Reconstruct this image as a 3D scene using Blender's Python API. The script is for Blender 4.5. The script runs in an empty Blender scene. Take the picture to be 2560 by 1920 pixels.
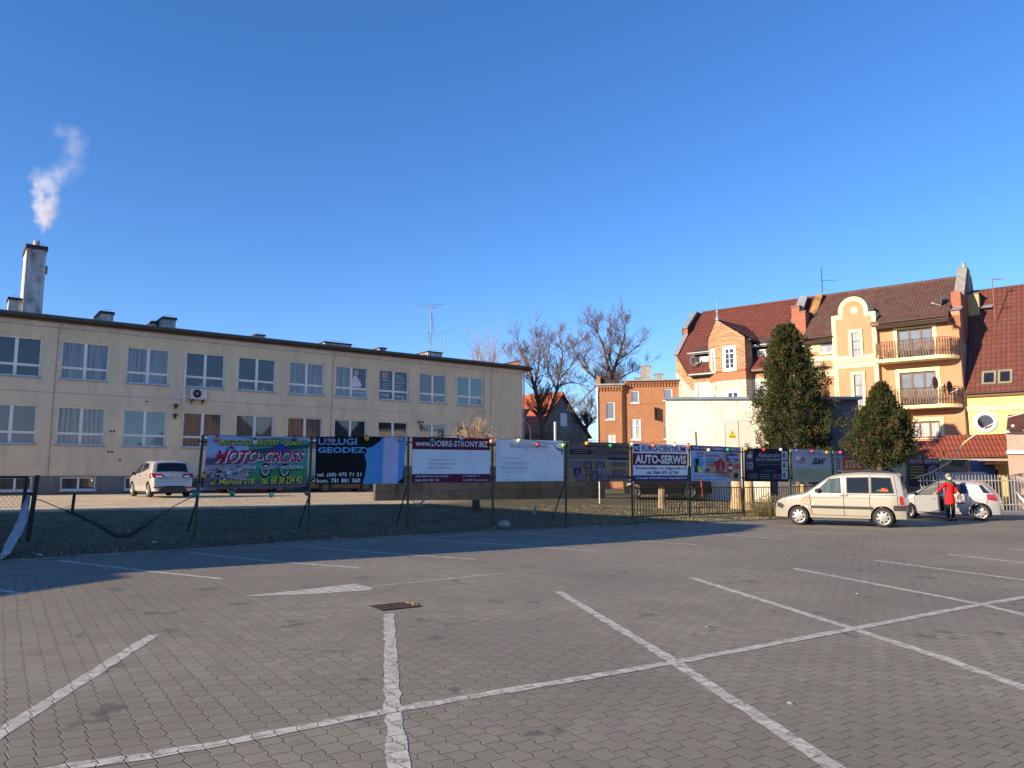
import bpy, bmesh, math, random
from mathutils import Vector, Matrix, noise
random.seed(7)
R = math.radians
sc = bpy.context.scene
col = sc.collection
# ---------------------------------------------------------------- camera, light, sky
F = 1923.0; PT = math.atan(230 / F); CH = 1.65
cd = bpy.data.cameras.new('camera'); cam = bpy.data.objects.new('camera', cd); col.objects.link(cam)
cam.location = (0, 0, CH); cam.rotation_euler = (R(90) + PT, 0, 0)
cd.sensor_width = 36; cd.lens = 36 * F / 2560; cd.clip_end = 5000; cd.clip_start = 0.05
sc.camera = cam
SUN_EL = R(17.5); SUN = Vector((-.8434 * math.cos(SUN_EL), -.5373 * math.cos(SUN_EL), math.sin(SUN_EL)))
w = bpy.data.worlds.new('World'); sc.world = w; w.use_nodes = True
nt = w.node_tree; bg = nt.nodes['Background']; sky = nt.nodes.new('ShaderNodeTexSky')
sky.sky_type = 'NISHITA'; sky.sun_disc = False; sky.sun_elevation = SUN_EL
sky.sun_rotation = math.atan2(SUN.x, SUN.y)
sky.air_density = 1.0; sky.dust_density = 0.1; sky.ozone_density = 5.0; sky.altitude = 0
hs = nt.nodes.new('ShaderNodeHueSaturation'); hs.inputs['Saturation'].default_value = 1.12; hs.inputs['Hue'].default_value = .500
nt.links.new(sky.outputs[0], hs.inputs['Color']); tn = nt.nodes.new('ShaderNodeMix'); tn.data_type = 'RGBA'; tn.blend_type = 'MULTIPLY'; tn.inputs[0].default_value = 1; tn.inputs[7].default_value = (1.0, .93, 1.05, 1)
nt.links.new(hs.outputs[0], tn.inputs[6]); nt.links.new(tn.outputs[2], bg.inputs[0]); bg.inputs[1].default_value = 0.12
ld = bpy.data.lights.new('sun', 'SUN'); ld.energy = 5.0; ld.angle = R(.5); ld.color = (1, .80, .56)
lo = bpy.data.objects.new('sun', ld); col.objects.link(lo); lo.rotation_euler = SUN.to_track_quat('Z', 'Y').to_euler()
sc.view_settings.view_transform = 'Standard'; sc.view_settings.look = 'None'; sc.view_settings.exposure = 0.9
sc.cycles.use_denoising = True
sc.cycles.max_bounces = 5; sc.cycles.volume_bounces = 2
# ---------------------------------------------------------------- projection helpers (photo pixel -> place on a plane)
_c, _s = math.cos(PT), math.sin(PT)
def ray(x, y):
    u = (x - 1280) / F; v = (960 - y) / F
    return u, _c - v * _s, _s + v * _c
def grd(x, y, z=0):
    r = ray(x, y); k = (z - CH) / r[2]; return Vector((r[0] * k, r[1] * k, z))
def at(x, y, Y):
    r = ray(x, y); k = Y / r[1]; return Vector((r[0] * k, Y, CH + r[2] * k))
class Fr:
    "vertical plane through P, running to the right along D; local x = along, -y = outward, z = up"
    def __init__(s, P, D):
        d = Vector((D[0], D[1])).normalized(); s.P = Vector(P[:2]); s.D = d
        s.N = Vector((d.y, -d.x)); s.rz = math.atan2(d.y, d.x)
    def px(s, x, y, off=0.0):
        r = ray(x, y); P = s.P + s.N * off; D = s.D
        det = -r[0] * D.y + D.x * r[1]
        k = (-P.x * D.y + D.x * P.y) / det; t = (r[0] * P.y - r[1] * P.x) / det
        return Vector((t, -off, CH + r[2] * k))
    def rect(s, x0, y0, x1, y1, off=0.0):
        ym = (y0 + y1) / 2
        a = s.px(x0, ym, off); b = s.px(x1, ym, off); m = (x0 + x1) / 2
        return a.x, b.x, s.px(m, y1, off).z, s.px(m, y0, off).z
    def w(s, x, y=0.0, z=0.0):
        p = s.P + s.D * x - s.N * y; return Vector((p.x, p.y, z))
# ---------------------------------------------------------------- objects
def tag(o, label=None, cat=None, group=None, kind=None):
    if label: o['label'] = label
    if cat: o['category'] = cat
    if group: o['group'] = group
    if kind: o['kind'] = kind
    return o
def empty(name, loc=(0, 0, 0), rz=0.0, label=None, cat=None, group=None):
    o = bpy.data.objects.new(name, None); col.objects.link(o); o.location = loc; o.rotation_euler = (0, 0, rz)
    o.empty_display_size = .2
    return tag(o, label, cat, group)
class MB:
    def __init__(s): s.v = []; s.f = []; s.mi = []; s.ms = []; s.sm = []
    def m(s, mat):
        if mat not in s.ms: s.ms.append(mat)
        return s.ms.index(mat)
    def face(s, pts, mat, sm=False):
        n = len(s.v); s.v += [tuple(p) for p in pts]; s.f.append(tuple(range(n, n + len(pts)))); s.mi.append(s.m(mat)); s.sm.append(sm)
    def grid(s, rows, mat, sm=True, closed=False):
        n = len(s.v); k = len(rows[0]); mi = s.m(mat)
        for r in rows: s.v += [tuple(p) for p in r]
        for i in range(len(rows) - 1):
            for j in range(k if closed else k - 1):
                a = n + i * k + j; b = n + i * k + (j + 1) % k
                s.f.append((a, b, b + k, a + k)); s.mi.append(mi); s.sm.append(sm)
    def box(s, x0, y0, z0, x1, y1, z1, mat):
        if x0 > x1: x0, x1 = x1, x0
        if y0 > y1: y0, y1 = y1, y0
        if z0 > z1: z0, z1 = z1, z0
        n = len(s.v); mi = s.m(mat)
        s.v += [(x0, y0, z0), (x1, y0, z0), (x1, y1, z0), (x0, y1, z0), (x0, y0, z1), (x1, y0, z1), (x1, y1, z1), (x0, y1, z1)]
        for q in ((0, 3, 2, 1), (4, 5, 6, 7), (0, 1, 5, 4), (1, 2, 6, 5), (2, 3, 7, 6), (3, 0, 4, 7)):
            s.f.append(tuple(n + i for i in q)); s.mi.append(mi); s.sm.append(False)
    def prism(s, poly, y0, y1, mat):
        "poly in (x,z), extruded from y0 to y1"
        n = len(poly)
        a = [(p[0], y0, p[1]) for p in poly]; b = [(p[0], y1, p[1]) for p in poly]
        s.face(a, mat); s.face(b[::-1], mat)
        for i in range(n):
            j = (i + 1) % n; s.face([a[j], a[i], b[i], b[j]], mat)
    def tube(s, pts, rad, n, mat, sm=True, cap=True):
        pts = [Vector(p) for p in pts]; rows = []
        if not isinstance(rad, (list, tuple)): rad = [rad] * len(pts)
        up = None
        for i, p in enumerate(pts):
            d = (pts[min(i + 1, len(pts) - 1)] - pts[max(i - 1, 0)]).normalized()
            if up is None: up = Vector((0, 0, 1)) if abs(d.z) < .9 else Vector((1, 0, 0))
            a = d.cross(up).normalized(); b = a.cross(d); up = b
            rows.append([p + (a * math.cos(2 * math.pi * k / n) + b * math.sin(2 * math.pi * k / n)) * rad[i] for k in range(n)])
        s.grid(rows, mat, sm, True)
        if cap and n > 3:
            s.face(rows[0][::-1], mat); s.face(rows[-1], mat)
    def lathe(s, prof, n, mat, cx=0, cy=0, cz=0, axis='z', sm=True):
        rows = []
        for r, h in prof:
            row = []
            for k in range(n):
                a = 2 * math.pi * k / n; c, t = r * math.cos(a), r * math.sin(a)
                row.append((cx + c, cy + t, cz + h) if axis == 'z' else (cx + c, cy + h, cz + t))
            rows.append(row)
        s.grid(rows, mat, sm, True)
    def ball(s, c, r, mat, n=10, sz=1.0):
        s.lathe([(max(1e-4, r * math.sin(math.pi * i / n)), -r * sz * math.cos(math.pi * i / n)) for i in range(n + 1)], n + 4, mat, *c)
    def build(s, name, parent=None, label=None, cat=None, group=None, kind=None, loc=None, rz=0.0):
        me = bpy.data.meshes.new(name); me.from_pydata(s.v, [], s.f)
        for m in s.ms: me.materials.append(m)
        me.polygons.foreach_set('material_index', s.mi); me.polygons.foreach_set('use_smooth', s.sm)
        me.update()
        o = bpy.data.objects.new(name, me); col.objects.link(o)
        if parent: o.parent = parent
        if loc is not None: o.location = loc
        o.rotation_euler = (0, 0, rz)
        return tag(o, label, cat, group, kind)
def clean(o):
    bm = bmesh.new(); bm.from_mesh(o.data); bmesh.ops.remove_doubles(bm, verts=bm.verts, dist=1e-4)
    bmesh.ops.recalc_face_normals(bm, faces=bm.faces); bm.to_mesh(o.data); bm.free(); return o
def wall_holes(mb, x0, x1, z0, z1, holes, dep, mat, y=0.0, rm=None):
    xs = sorted({x0, x1} | {v for h in holes for v in h[:2]}); zs = sorted({z0, z1} | {v for h in holes for v in h[2:]})
    xs = [v for v in xs if x0 <= v <= x1]; zs = [v for v in zs if z0 <= v <= z1]
    for i in range(len(xs) - 1):
        for j in range(len(zs) - 1):
            cx, cz = (xs[i] + xs[i + 1]) / 2, (zs[j] + zs[j + 1]) / 2
            if any(h[0] < cx < h[1] and h[2] < cz < h[3] for h in holes): continue
            mb.face([(xs[i], y, zs[j]), (xs[i + 1], y, zs[j]), (xs[i + 1], y, zs[j + 1]), (xs[i], y, zs[j + 1])], mat)
    rm = rm or mat
    for a, b, c, d in holes:
        b2 = y + dep
        mb.face([(a, y, c), (a, b2, c), (b, b2, c), (b, y, c)], rm); mb.face([(a, y, d), (b, y, d), (b, b2, d), (a, b2, d)], rm)
        mb.face([(a, y, c), (a, y, d), (a, b2, d), (a, b2, c)], rm); mb.face([(b, y, c), (b, b2, c), (b, b2, d), (b, y, d)], rm)
# ---------------------------------------------------------------- materials
class NG:
    def __init__(s, mat): s.nt = mat.node_tree; s.n = s.nt.nodes; s.L = s.nt.links
    def put(s, sock, v):
        if v is None: return
        if isinstance(v, (int, float)): sock.default_value = v
        elif isinstance(v, (tuple, list)): sock.default_value = tuple(v) + ((1,) if len(v) == 3 and len(sock.default_value) == 4 else ())
        else: s.L.new(v, sock)
    def m(s, op, a=None, b=None, c=None):
        n = s.n.new('ShaderNodeMath'); n.operation = op
        for i, v in enumerate((a, b, c)): s.put(n.inputs[i], v)
        return n.outputs[0]
    def obj(s): return s.n.new('ShaderNodeTexCoord').outputs['Object']
    def sep(s, v):
        n = s.n.new('ShaderNodeSeparateXYZ'); s.L.new(v, n.inputs[0]); return n.outputs
    def comb(s, x=0, y=0, z=0):
        n = s.n.new('ShaderNodeCombineXYZ')
        for i, v in enumerate((x, y, z)): s.put(n.inputs[i], v)
        return n.outputs[0]
    def noise(s, vec, scale, det=4, rough=.55, out=0):
        n = s.n.new('ShaderNodeTexNoise'); s.L.new(vec, n.inputs['Vector']); n.inputs['Scale'].default_value = scale
        n.inputs['Detail'].default_value = det; n.inputs['Roughness'].default_value = rough; return n.outputs[out]
    def mr(s, v, a, b, c=0.0, d=1.0):
        n = s.n.new('ShaderNodeMapRange'); s.put(n.inputs[0], v)
        for i, k in enumerate((a, b, c, d)): n.inputs[i + 1].default_value = k
        return n.outputs[0]
    def mix(s, f, a, b, mode='MIX'):
        n = s.n.new('ShaderNodeMix'); n.data_type = 'RGBA'; n.blend_type = mode
        s.put(n.inputs[0], f); s.put(n.inputs[6], a); s.put(n.inputs[7], b); return n.outputs[2]
    def bump(s, h, st, dist=.01):
        n = s.n.new('ShaderNodeBump'); s.put(n.inputs['Height'], h); n.inputs['Strength'].default_value = st; n.inputs['Distance'].default_value = dist
        return n.outputs[0]
    def out(s, colr, rough=.8, metal=0.0, nrm=None, **kw):
        p = s.n['Principled BSDF']; s.put(p.inputs['Base Color'], colr); s.put(p.inputs['Roughness'], rough); s.put(p.inputs['Metallic'], metal)
        if nrm is not None: s.L.new(nrm, p.inputs['Normal'])
        for k, v in kw.items(): s.put(p.inputs[k.replace('_', ' ')], v)
def newmat(name):
    m = bpy.data.materials.new(name); m.use_nodes = True; return m, NG(m)
_mc = {}
def M(name, c=(.5, .5, .5), rough=.8, metal=0.0, var=.12, vs=3.0, bump=0.0, bs=60.0, **kw):
    if name in _mc: return _mc[name]
    m, g = newmat(name); o = g.obj(); lo = tuple(x * (1 - var) for x in c); hi = tuple(min(1, x * (1 + var)) for x in c)
    f = g.mr(g.noise(o, vs, 5), .3, .7)
    nr = g.bump(g.noise(o, bs, 3), bump, .01) if bump else None
    g.out(g.mix(f, lo, hi), rough, metal, nr, **kw); m.diffuse_color = (*c, 1); _mc[name] = m; return m
def plaster(name, c, stain=(.3, .27, .22), amt=.35, var=.08, thr=.47):
    m, g = newmat(name); o = g.obj(); x = g.sep(o)
    base = g.mix(g.mr(g.noise(o, .6, 6), .3, .7), tuple(v * (1 - var) for v in c), tuple(min(1, v * (1 + var)) for v in c))
    st = g.noise(g.comb(g.m('MULTIPLY', x[0], 1.6), x[1], g.m('MULTIPLY', x[2], .28)), 1.0, 7, .65)
    blot = g.noise(o, 2.2, 7, .7)
    f = g.m('MULTIPLY', g.mr(g.m('ADD', g.m('MULTIPLY', st, .6), g.m('MULTIPLY', blot, .4)), thr, thr + .16), amt)
    g.out(g.mix(f, base, stain), .9, 0, g.bump(g.noise(o, 45, 5), .35, .01)); return m
def brickmat(name, c1, c2, mortar, bw=.25, bh=.077, ms=.012, blot=0.25):
    m, g = newmat(name); o = g.obj(); x = g.sep(o)
    v = g.comb(g.m('ADD', x[0], x[1]), x[2], 0)
    b = g.n.new('ShaderNodeTexBrick'); g.L.new(v, b.inputs['Vector'])
    g.put(b.inputs['Color1'], c1); g.put(b.inputs['Color2'], c2); g.put(b.inputs['Mortar'], mortar)
    b.inputs['Scale'].default_value = 1; b.inputs['Mortar Size'].default_value = ms; b.inputs['Brick Width'].default_value = bw; b.inputs['Row Height'].default_value = bh
    b.inputs['Mortar Smooth'].default_value = .3; b.inputs['Bias'].default_value = 0.0
    cc = g.mix(g.m('MULTIPLY', g.mr(g.noise(o, 1.3, 7, .7), .35, .75), blot), b.outputs[0], tuple(v * .45 for v in c1))
    g.out(cc, .9, 0, g.bump(g.m('SUBTRACT', g.m('MULTIPLY', g.noise(o, 30), .5), b.outputs[1]), .6, .012)); return m
def tilemat(name, c1, c2, tw=.24, th=.33, moss=0.0):
    m, g = newmat(name); o = g.obj(); x = g.sep(o)
    u = g.m('DIVIDE', x[0], tw); r = g.m('DIVIDE', x[2], th)
    fu = g.m('FRACT', u); fr = g.m('FRACT', r)
    wn = g.n.new('ShaderNodeTexWhiteNoise'); wn.noise_dimensions = '2D'
    g.L.new(g.comb(g.m('FLOOR', u), g.m('FLOOR', r), 0), wn.inputs['Vector'])
    base = g.mix(wn.outputs[0], c1, c2)
    wave = g.m('ABSOLUTE', g.m('SINE', g.m('MULTIPLY', u, math.pi)))
    hgt = g.m('ADD', g.m('MULTIPLY', wave, .7), g.m('MULTIPLY', g.m('SUBTRACT', 1.0, fr), .8))
    dk = g.m('MULTIPLY', g.mr(fr, .05, .26, 1, 0), g.mr(g.noise(o, 2.5, 4), .3, .7, .55, 1.0))
    dk2 = g.m('MULTIPLY', g.mr(wave, .25, 0, 0, 1), .55)
    cc = g.mix(g.m('MAXIMUM', dk, dk2), base, tuple(v * .35 for v in c1))
    if moss: cc = g.mix(g.m('MULTIPLY', g.mr(g.noise(o, 1.1, 8, .7), .42, .68), moss), cc, (.10, .085, .06))
    g.out(cc, .75, 0, g.bump(hgt, .9, .05)); return m
def glassmat(name, c=(.02, .03, .04), stripes=None, sc_=14.0, rough=.03, refl=.5, coat=1.0):
    "window pane: what stands close behind the glass under a glossy coat"
    m, g = newmat(name); o = g.obj(); x = g.sep(o)
    if stripes:
        n = g.noise(g.comb(g.m('MULTIPLY', x[0], sc_), 0, g.m('MULTIPLY', x[2], .25)), 1.0, 3, .6)
        cc = g.mix(g.mr(n, .35, .62), c, stripes)
    else: cc = g.mix(g.noise(o, .9, 3), tuple(v * .7 for v in c), tuple(v * 1.3 for v in c))
    g.out(cc, rough, 0, g.bump(g.noise(o, 1.6, 2), .04, .05), Specular_IOR_Level=refl, Coat_Weight=coat, Coat_Roughness=.02); return m
# ---------------------------------------------------------------- paving
def pavmat(name, paint=None):
    m, g = newmat(name); o = g.obj(); x = g.sep(o)
    wob = g.m('MULTIPLY', g.m('SUBTRACT', g.noise(o, .7, 2), .5), .05)
    u = g.m('ADD', g.m('ADD', g.m('MULTIPLY', x[0], .834), g.m('MULTIPLY', x[1], .551)), wob)
    v = g.m('ADD', g.m('SUBTRACT', g.m('MULTIPLY', x[1], .834), g.m('MULTIPLY', x[0], .551)), wob)
    P_, S_ = .18, .145
    ph = g.m('FRACT', g.m('DIVIDE', v, P_))
    zz = g.m('MINIMUM', g.m('DIVIDE', ph, .76), g.m('DIVIDE', g.m('SUBTRACT', 1.0, ph), .24))
    zz = g.m('MULTIPLY', g.m('SUBTRACT', zz, .5), .022)
    q = g.m('DIVIDE', g.m('ADD', u, zz), S_); ci = g.m('FLOOR', q); fu = g.m('FRACT', q)
    du = g.m('MULTIPLY', g.m('MINIMUM', fu, g.m('SUBTRACT', 1.0, fu)), S_ * .8)
    r = g.m('ADD', g.m('ADD', g.m('DIVIDE', v, P_), .34), g.m('MULTIPLY', g.m('FLOORED_MODULO', ci, 2.0), .5))
    ri = g.m('FLOOR', r); fr = g.m('FRACT', r); dv = g.m('MULTIPLY', g.m('MINIMUM', fr, g.m('SUBTRACT', 1.0, fr)), P_)
    d = g.m('MINIMUM', du, dv)
    d = g.m('SUBTRACT', d, g.m('MULTIPLY', g.m('SUBTRACT', g.noise(o, 24, 3), .5), .006))
    joint = g.mr(d, .0012, .0050, 1, 0); hgt = g.mr(d, .0005, .0048, 0, 1)
    wn = g.n.new('ShaderNodeTexWhiteNoise'); wn.noise_dimensions = '2D'; g.L.new(g.comb(ci, ri, 0), wn.inputs['Vector'])
    big = g.noise(o, .22, 6, .65); fine = g.noise(o, 190, 3, .7); mid = g.noise(o, 2.6, 6, .7)
    base = g.mix(wn.outputs[0], (.246, .219, .155), (.320, .286, .207))
    base = g.mix(g.mr(big, .38, .64), base, (.195, .170, .125))
    tint = g.n.new('ShaderNodeTexWhiteNoise'); tint.noise_dimensions = '2D'; g.L.new(g.comb(ri, ci, 0), tint.inputs['Vector'])
    base = g.mix(g.m('MULTIPLY', g.m('GREATER_THAN', tint.outputs[0], .93), .5), base, (.26, .195, .165))
    base = g.mix(g.mr(fine, .3, .75, .0, .55), base, (.12, .108, .09))
    base = g.mix(g.mr(mid, .60, .70, 0, .30), base, (.36, .33, .27))
    base = g.mix(g.mr(g.noise(o, 1.5, 5, .62), .615, .66, 0, .5), base, (.045, .042, .04))
    if paint:
        wear = g.m('ADD', g.m('MULTIPLY', g.noise(o, 9, 6, .75), .7), g.m('MULTIPLY', g.noise(o, 60, 3), .3))
        wear2 = g.m('MAXIMUM', g.mr(wear, .47, .60, .05, .88), g.m('MULTIPLY', g.m('GREATER_THAN', wn.outputs[0], .86), .35))
        base = g.mix(wear2, g.mix(fine, tuple(.85 * c for c in paint), paint), base)
    cc = g.mix(g.m('MULTIPLY', joint, g.mr(g.noise(o, 3.1, 4), .35, .65, .5, .95)), base, (.06, .05, .038))
    h = g.m('ADD', g.m('MULTIPLY', hgt, 1.0), g.m('ADD', g.m('MULTIPLY', fine, .36), g.m('MULTIPLY', g.m('ADD', wn.outputs[0], g.m('MULTIPLY', mid, .5)), .25)))
    g.out(cc, .82, 0, g.bump(h, .9, .0065)); return m
PAV = pavmat('concrete_pavers'); PAINT = pavmat('worn_white_paint', (.60, .575, .49))
# ---------------------------------------------------------------- terrain
FENCE = Fr((0, 25.65), (1, .63))
KERB = [(-60, -19), (-16, 9.6), (-9.94, 15.1), (-7.66, 17.0), (-5.74, 18.9), (-3.29, 21.1), (-.04, 23.3), (2.83, 25.2), (4.3, 26.2), (7.4, 28.1), (10.72, 30.1), (14.5, 32.4), (19.9, 35.2), (30, 38.2), (70, 47)]
def lerpt(tab, x):
    if x <= tab[0][0]: return tab[0][1]
    for (a, b), (c, d) in zip(tab, tab[1:]):
        if x <= c: return b + (d - b) * (x - a) / (c - a)
    return tab[-1][1]
def gz(X, Y):
    d = -.533 * X + .846 * (Y - 25.65)
    z = lerpt([(-.6, .03), (0, .06), (2.5, .16), (6, .33), (8.5, .46), (11, .56), (14.5, .70), (24, .70), (60, .8)], d)
    k = lerpt([(9, 1), (17, .55), (24, .35)], X)
    return z * k + (.05 * noise.noise(Vector((X * .35, Y * .35, 0))) if 1 < d < 9 else 0)
GROUND = M('packed_dirt', (.16, .135, .10), .95, var=.3, vs=.4, bump=.3, bs=8)
mb = MB(); S = 3000
mb.face([(-S, -S, -.06), (S, -S, -.06), (S, S, -.06), (-S, S, -.06)], GROUND)
mb.build('ground', kind='structure')
mb = MB(); rows = [[(x, -40 + i * 0, 0) for x, y in KERB] for i in (0,)]
for (xa, ya), (xb, yb) in zip(KERB, KERB[1:]):
    mb.face([(xa, -60, 0), (xb, -60, 0), (xb, yb, 0), (xa, ya, 0)], PAV)
mb.build('car_park_paving', kind='structure')
KM = M('kerb_concrete', (.20, .19, .17), .9, var=.3, vs=4, bump=.4)
mb = MB()
for (xa, ya), (xb, yb) in zip(KERB[1:-1], KERB[2:-1]):
    a, b = Vector((xa, ya, 0)), Vector((xb, yb, 0)); n = int((b - a).length); t = (b - a).normalized(); nn = Vector((-t.y, t.x, 0)) * .10
    for i in range(n):
        p = a.lerp(b, i / n); q = a.lerp(b, (i + 1) / n) - t * .012; h = .045 + random.uniform(-.012, .012)
        P0 = [p, q, q + nn, p + nn]; T0 = [v + Vector((0, 0, h)) for v in P0]
        mb.face(T0, KM)
        for k in range(4): mb.face([P0[k], P0[(k + 1) % 4], T0[(k + 1) % 4], T0[k]], KM)
mb.build('kerb', kind='structure')
def soilmat():
    m, g = newmat('grass_and_dirt'); o = g.obj(); x = g.sep(o)
    d = g.m('ADD', g.m('MULTIPLY', x[0], -.533), g.m('MULTIPLY', g.m('SUBTRACT', x[1], 25.65), .846))
    gr = g.mix(g.mr(g.noise(o, 1.4, 8, .7), .35, .65), (.038, .042, .018), (.15, .125, .06))
    gr = g.mix(g.mr(g.noise(o, 9, 6, .7), .5, .75), gr, (.21, .175, .10))
    yd = g.mix(g.mr(g.noise(o, 1.2, 8, .7), .35, .7), (.66, .53, .34), (.46, .36, .23))
    # wheel ruts along the yard
    rut = g.m('ABSOLUTE', g.m('SINE', g.m('MULTIPLY', g.m('ADD', d, g.m('MULTIPLY', g.noise(o, .25, 3), 2.0)), 2.1)))
    rut = g.m('MULTIPLY', g.mr(rut, .22, 0), g.mr(g.noise(o, .35, 3), .45, .55))
    yd = g.mix(g.m('MULTIPLY', rut, .7), yd, (.07, .055, .045))
    e = g.m('ADD', d, g.m('MULTIPLY', g.m('SUBTRACT', g.noise(o, .8, 5), .5), 1.6))
    f = g.mr(e, 8.3, 9.0); f = g.m('MULTIPLY', f, g.mr(x[0], -1.5, -4.5, 0, 1))
    litter = g.mr(e, -.2, -1.1)
    cc = g.mix(f, g.mix(g.m('MULTIPLY', litter, .8), gr, (.05, .042, .03)), yd)
    g.out(cc, .95, 0, g.bump(g.m('ADD', g.noise(o, 14, 8, .75), g.m('MULTIPLY', rut, -.8)), .9, .06)); return m
SOIL = soilmat()
def kerby(x): return lerpt(KERB, x)
mb = MB(); rows = []
NX = 150
for j in range(60):
    row = []
    for i in range(NX + 1):
        X = -45 + i * 90 / NX; y0 = kerby(X) + .1; tt = (j / 59) ** 1.6; Y = y0 + tt * 42
        row.append((X, Y, gz(X, Y) if j else .02))
    rows.append(row)
mb.grid(rows, SOIL); mb.build('grass_bank', kind='structure')
# grass blades, one mass
random.seed(3)
GB = M('dry_grass_blades', (.07, .075, .032), .9, var=.45, vs=2.5); GB2 = M('straw_blades', (.38, .31, .15), .9, var=.3, vs=3)
mb = MB()
for i in range(34000):
    X = random.uniform(-14, 15); d = random.random() ** 1.2 * 9.5
    Y = kerby(X) + .25 + d
    if noise.noise(Vector((X * .8, Y * .8, 3))) < -.25: continue
    k = noise.noise(Vector((X * .5, Y * .5, 9)))
    h = random.uniform(.02, .065) * (1 + .7 * max(0, k)) * (2.2 if random.random() < .02 else 1); a = random.uniform(0, 6.28); z = gz(X, Y) - .01
    dx, dy = math.cos(a) * .009, math.sin(a) * .009; lx, ly = random.uniform(-.05, .05), random.uniform(-.05, .05)
    mb.face([(X - dx, Y - dy, z), (X + dx, Y + dy, z), (X + lx, Y + ly, z + h)], GB if random.random() < (.66 if X < 2 else .35) else GB2)  # more straw to the right, brightening the sunlit grass by colour
mb.build('grass', kind='stuff', label='short patchy winter grass on the bank behind the kerb', cat='grass')
random.seed(31); mb = MB(); LM = [M('brown_leaf', (.17, .11, .055), .9, var=.4), M('grey_leaf', (.10, .085, .065), .9, var=.4), M('pale_grit', (.34, .31, .26), .9)]
for i in range(1500):
    X = random.uniform(-13, 18); Y = kerby(X) + random.gauss(.05, .22) - abs(random.gauss(0, .15)); a = random.uniform(0, 6.28); l = random.uniform(.012, .04) * (.6 if Y < kerby(X) - .3 else 1); z = .006 + (gz(X, Y) + .02 if Y > kerby(X) + .12 else 0)
    c, s_ = math.cos(a) * l, math.sin(a) * l; mb.face([(X - c, Y - s_, z), (X + s_ * .5, Y - c * .5, z + .006), (X + c, Y + s_, z + l * .4), (X - s_ * .5, Y + c * .5, z + .004)], LM[i % 3])
mb.build('fallen_leaves', kind='stuff', label='scatter of dead leaves and grit along the kerb', cat='leaves')
# ---------------------------------------------------------------- painted lines
def line(pts, wd=.12, z=.0025, jag=.012):
    P = [grd(x, y) for x, y in pts]; mb = MB(); L = []; Rr = []
    Q = []
    for a, b in zip(P, P[1:]):
        n = max(1, int((b - a).length / .12))
        Q += [a.lerp(b, i / n) for i in range(n)]
    Q.append(P[-1])
    for i, p in enumerate(Q):
        t = (Q[min(i + 1, len(Q) - 1)] - Q[max(i - 1, 0)]).normalized(); n = Vector((-t.y, t.x, 0))
        L.append(p + n * (wd / 2 + random.uniform(-jag, jag)) + Vector((0, 0, z))); Rr.append(p - n * (wd / 2 + random.uniform(-jag, jag)) + Vector((0, 0, z)))
    mb.grid([L, Rr], PAINT, sm=False); return mb.build('parking_line_marking', kind='structure')
LINES = [
 [(385, 1588), (200, 1705), (0, 1833), (-90, 1890)], [(972, 1535), (978, 1655), (982, 1760), (994, 1899), (1003, 1970)],
 [(80, 1938), (179, 1916), (376, 1890), (579, 1855), (781, 1815), (984, 1775), (1280, 1726), (1691, 1656), (2136, 1572), (2455, 1511), (2560, 1494), (2760, 1459)],
 [(1396, 1479), (1679, 1650), (1801, 1731), (1934, 1815), (2079, 1916), (2150, 1964)], [(1728, 1444), (2131, 1572), (2345, 1641), (2560, 1719), (2760, 1795)],
 [(1983, 1421), (2449, 1510), (2560, 1537), (2760, 1580)], [(2188, 1401), (2560, 1450), (2760, 1478)], [(2371, 1386), (2560, 1407), (2760, 1430)], [(2524, 1372), (2600, 1380), (2760, 1395)],
 [(145, 1401), (324, 1423), (553, 1447)], [(472, 1382), (677, 1403), (897, 1419.5)], [(732, 1364.6), (955, 1382), (1192, 1398.7)],
 [(1047, 1347), (1280, 1363), (1488, 1378)], [(1315, 1333.5), (1535, 1349), (1743, 1362)], [(1640, 1327), (1963, 1347)], [(1850, 1320), (2139, 1336.5)], [(1960, 1313), (2280, 1325)],
 [(-40, 1470), (48, 1483)]]
for i, l in enumerate(LINES): line(l, .12 if i < 9 else .11, z=.0025 if i != 2 else .0045)
line([(930, 1466), (1253, 1434)], .05)
mb = MB(); mb.face([grd(x, y, .004) for x, y in [(602, 1491), (760, 1474), (888, 1459), (915, 1466), (934, 1470), (928, 1475), (780, 1485)]], PAINT)
mb.build('painted_arrow_marking', kind='structure')
# storm drain grate
IR = M('rusty_cast_iron', (.06, .045, .035), .7, .5, var=.4, vs=12, bump=.3)
CO = M('old_concrete', (.27, .25, .22), .95, var=.25, vs=3, bump=.4)
gc = grd(988, 1517); g0 = empty('storm_drain', (gc.x, gc.y, 0), math.atan2(.551, .834), 'rusty slotted storm drain grate in the pavers at the end of a bay line', 'drain grate')
mb = MB(); hw, hd = .27, .20
mb.face([(-hw, -hd, .004), (hw, -hd, .004), (hw, hd, .004), (-hw, hd, .004)], M('drain_void', (.008, .008, .008), 1)); mb.build('drain_opening', g0)
mb = MB()
for a in ((-hw, -hd, hw, -hd + .035), (-hw, hd - .035, hw, hd), (-hw, -hd + .035, -hw + .03, hd - .035), (hw - .03, -hd + .035, hw, hd - .035)): mb.box(a[0], a[1], .005, a[2], a[3], .013, IR)
mb.build('grate_frame', g0); mb = MB()
for i in range(11):
    x = -hw + .05 + i * .042; mb.box(x, -hd + .036, .005, x + .015, -.01, .011, IR); mb.box(x, .01, .005, x + .015, hd - .036, .011, IR)
mb.box(-hw + .03, -.01, .005, hw - .03, .01, .012, IR); mb.build('grate_bars', g0)
mb = MB()
for i in range(9):
    a = random.uniform(0, 6); c = Vector((hw + random.uniform(-.03, .05), random.uniform(-.18, .18), .012))
    mb.ball(c, random.uniform(.015, .035), M('fallen_leaf', (.26, .17, .07), .9), 4, .3)
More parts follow.
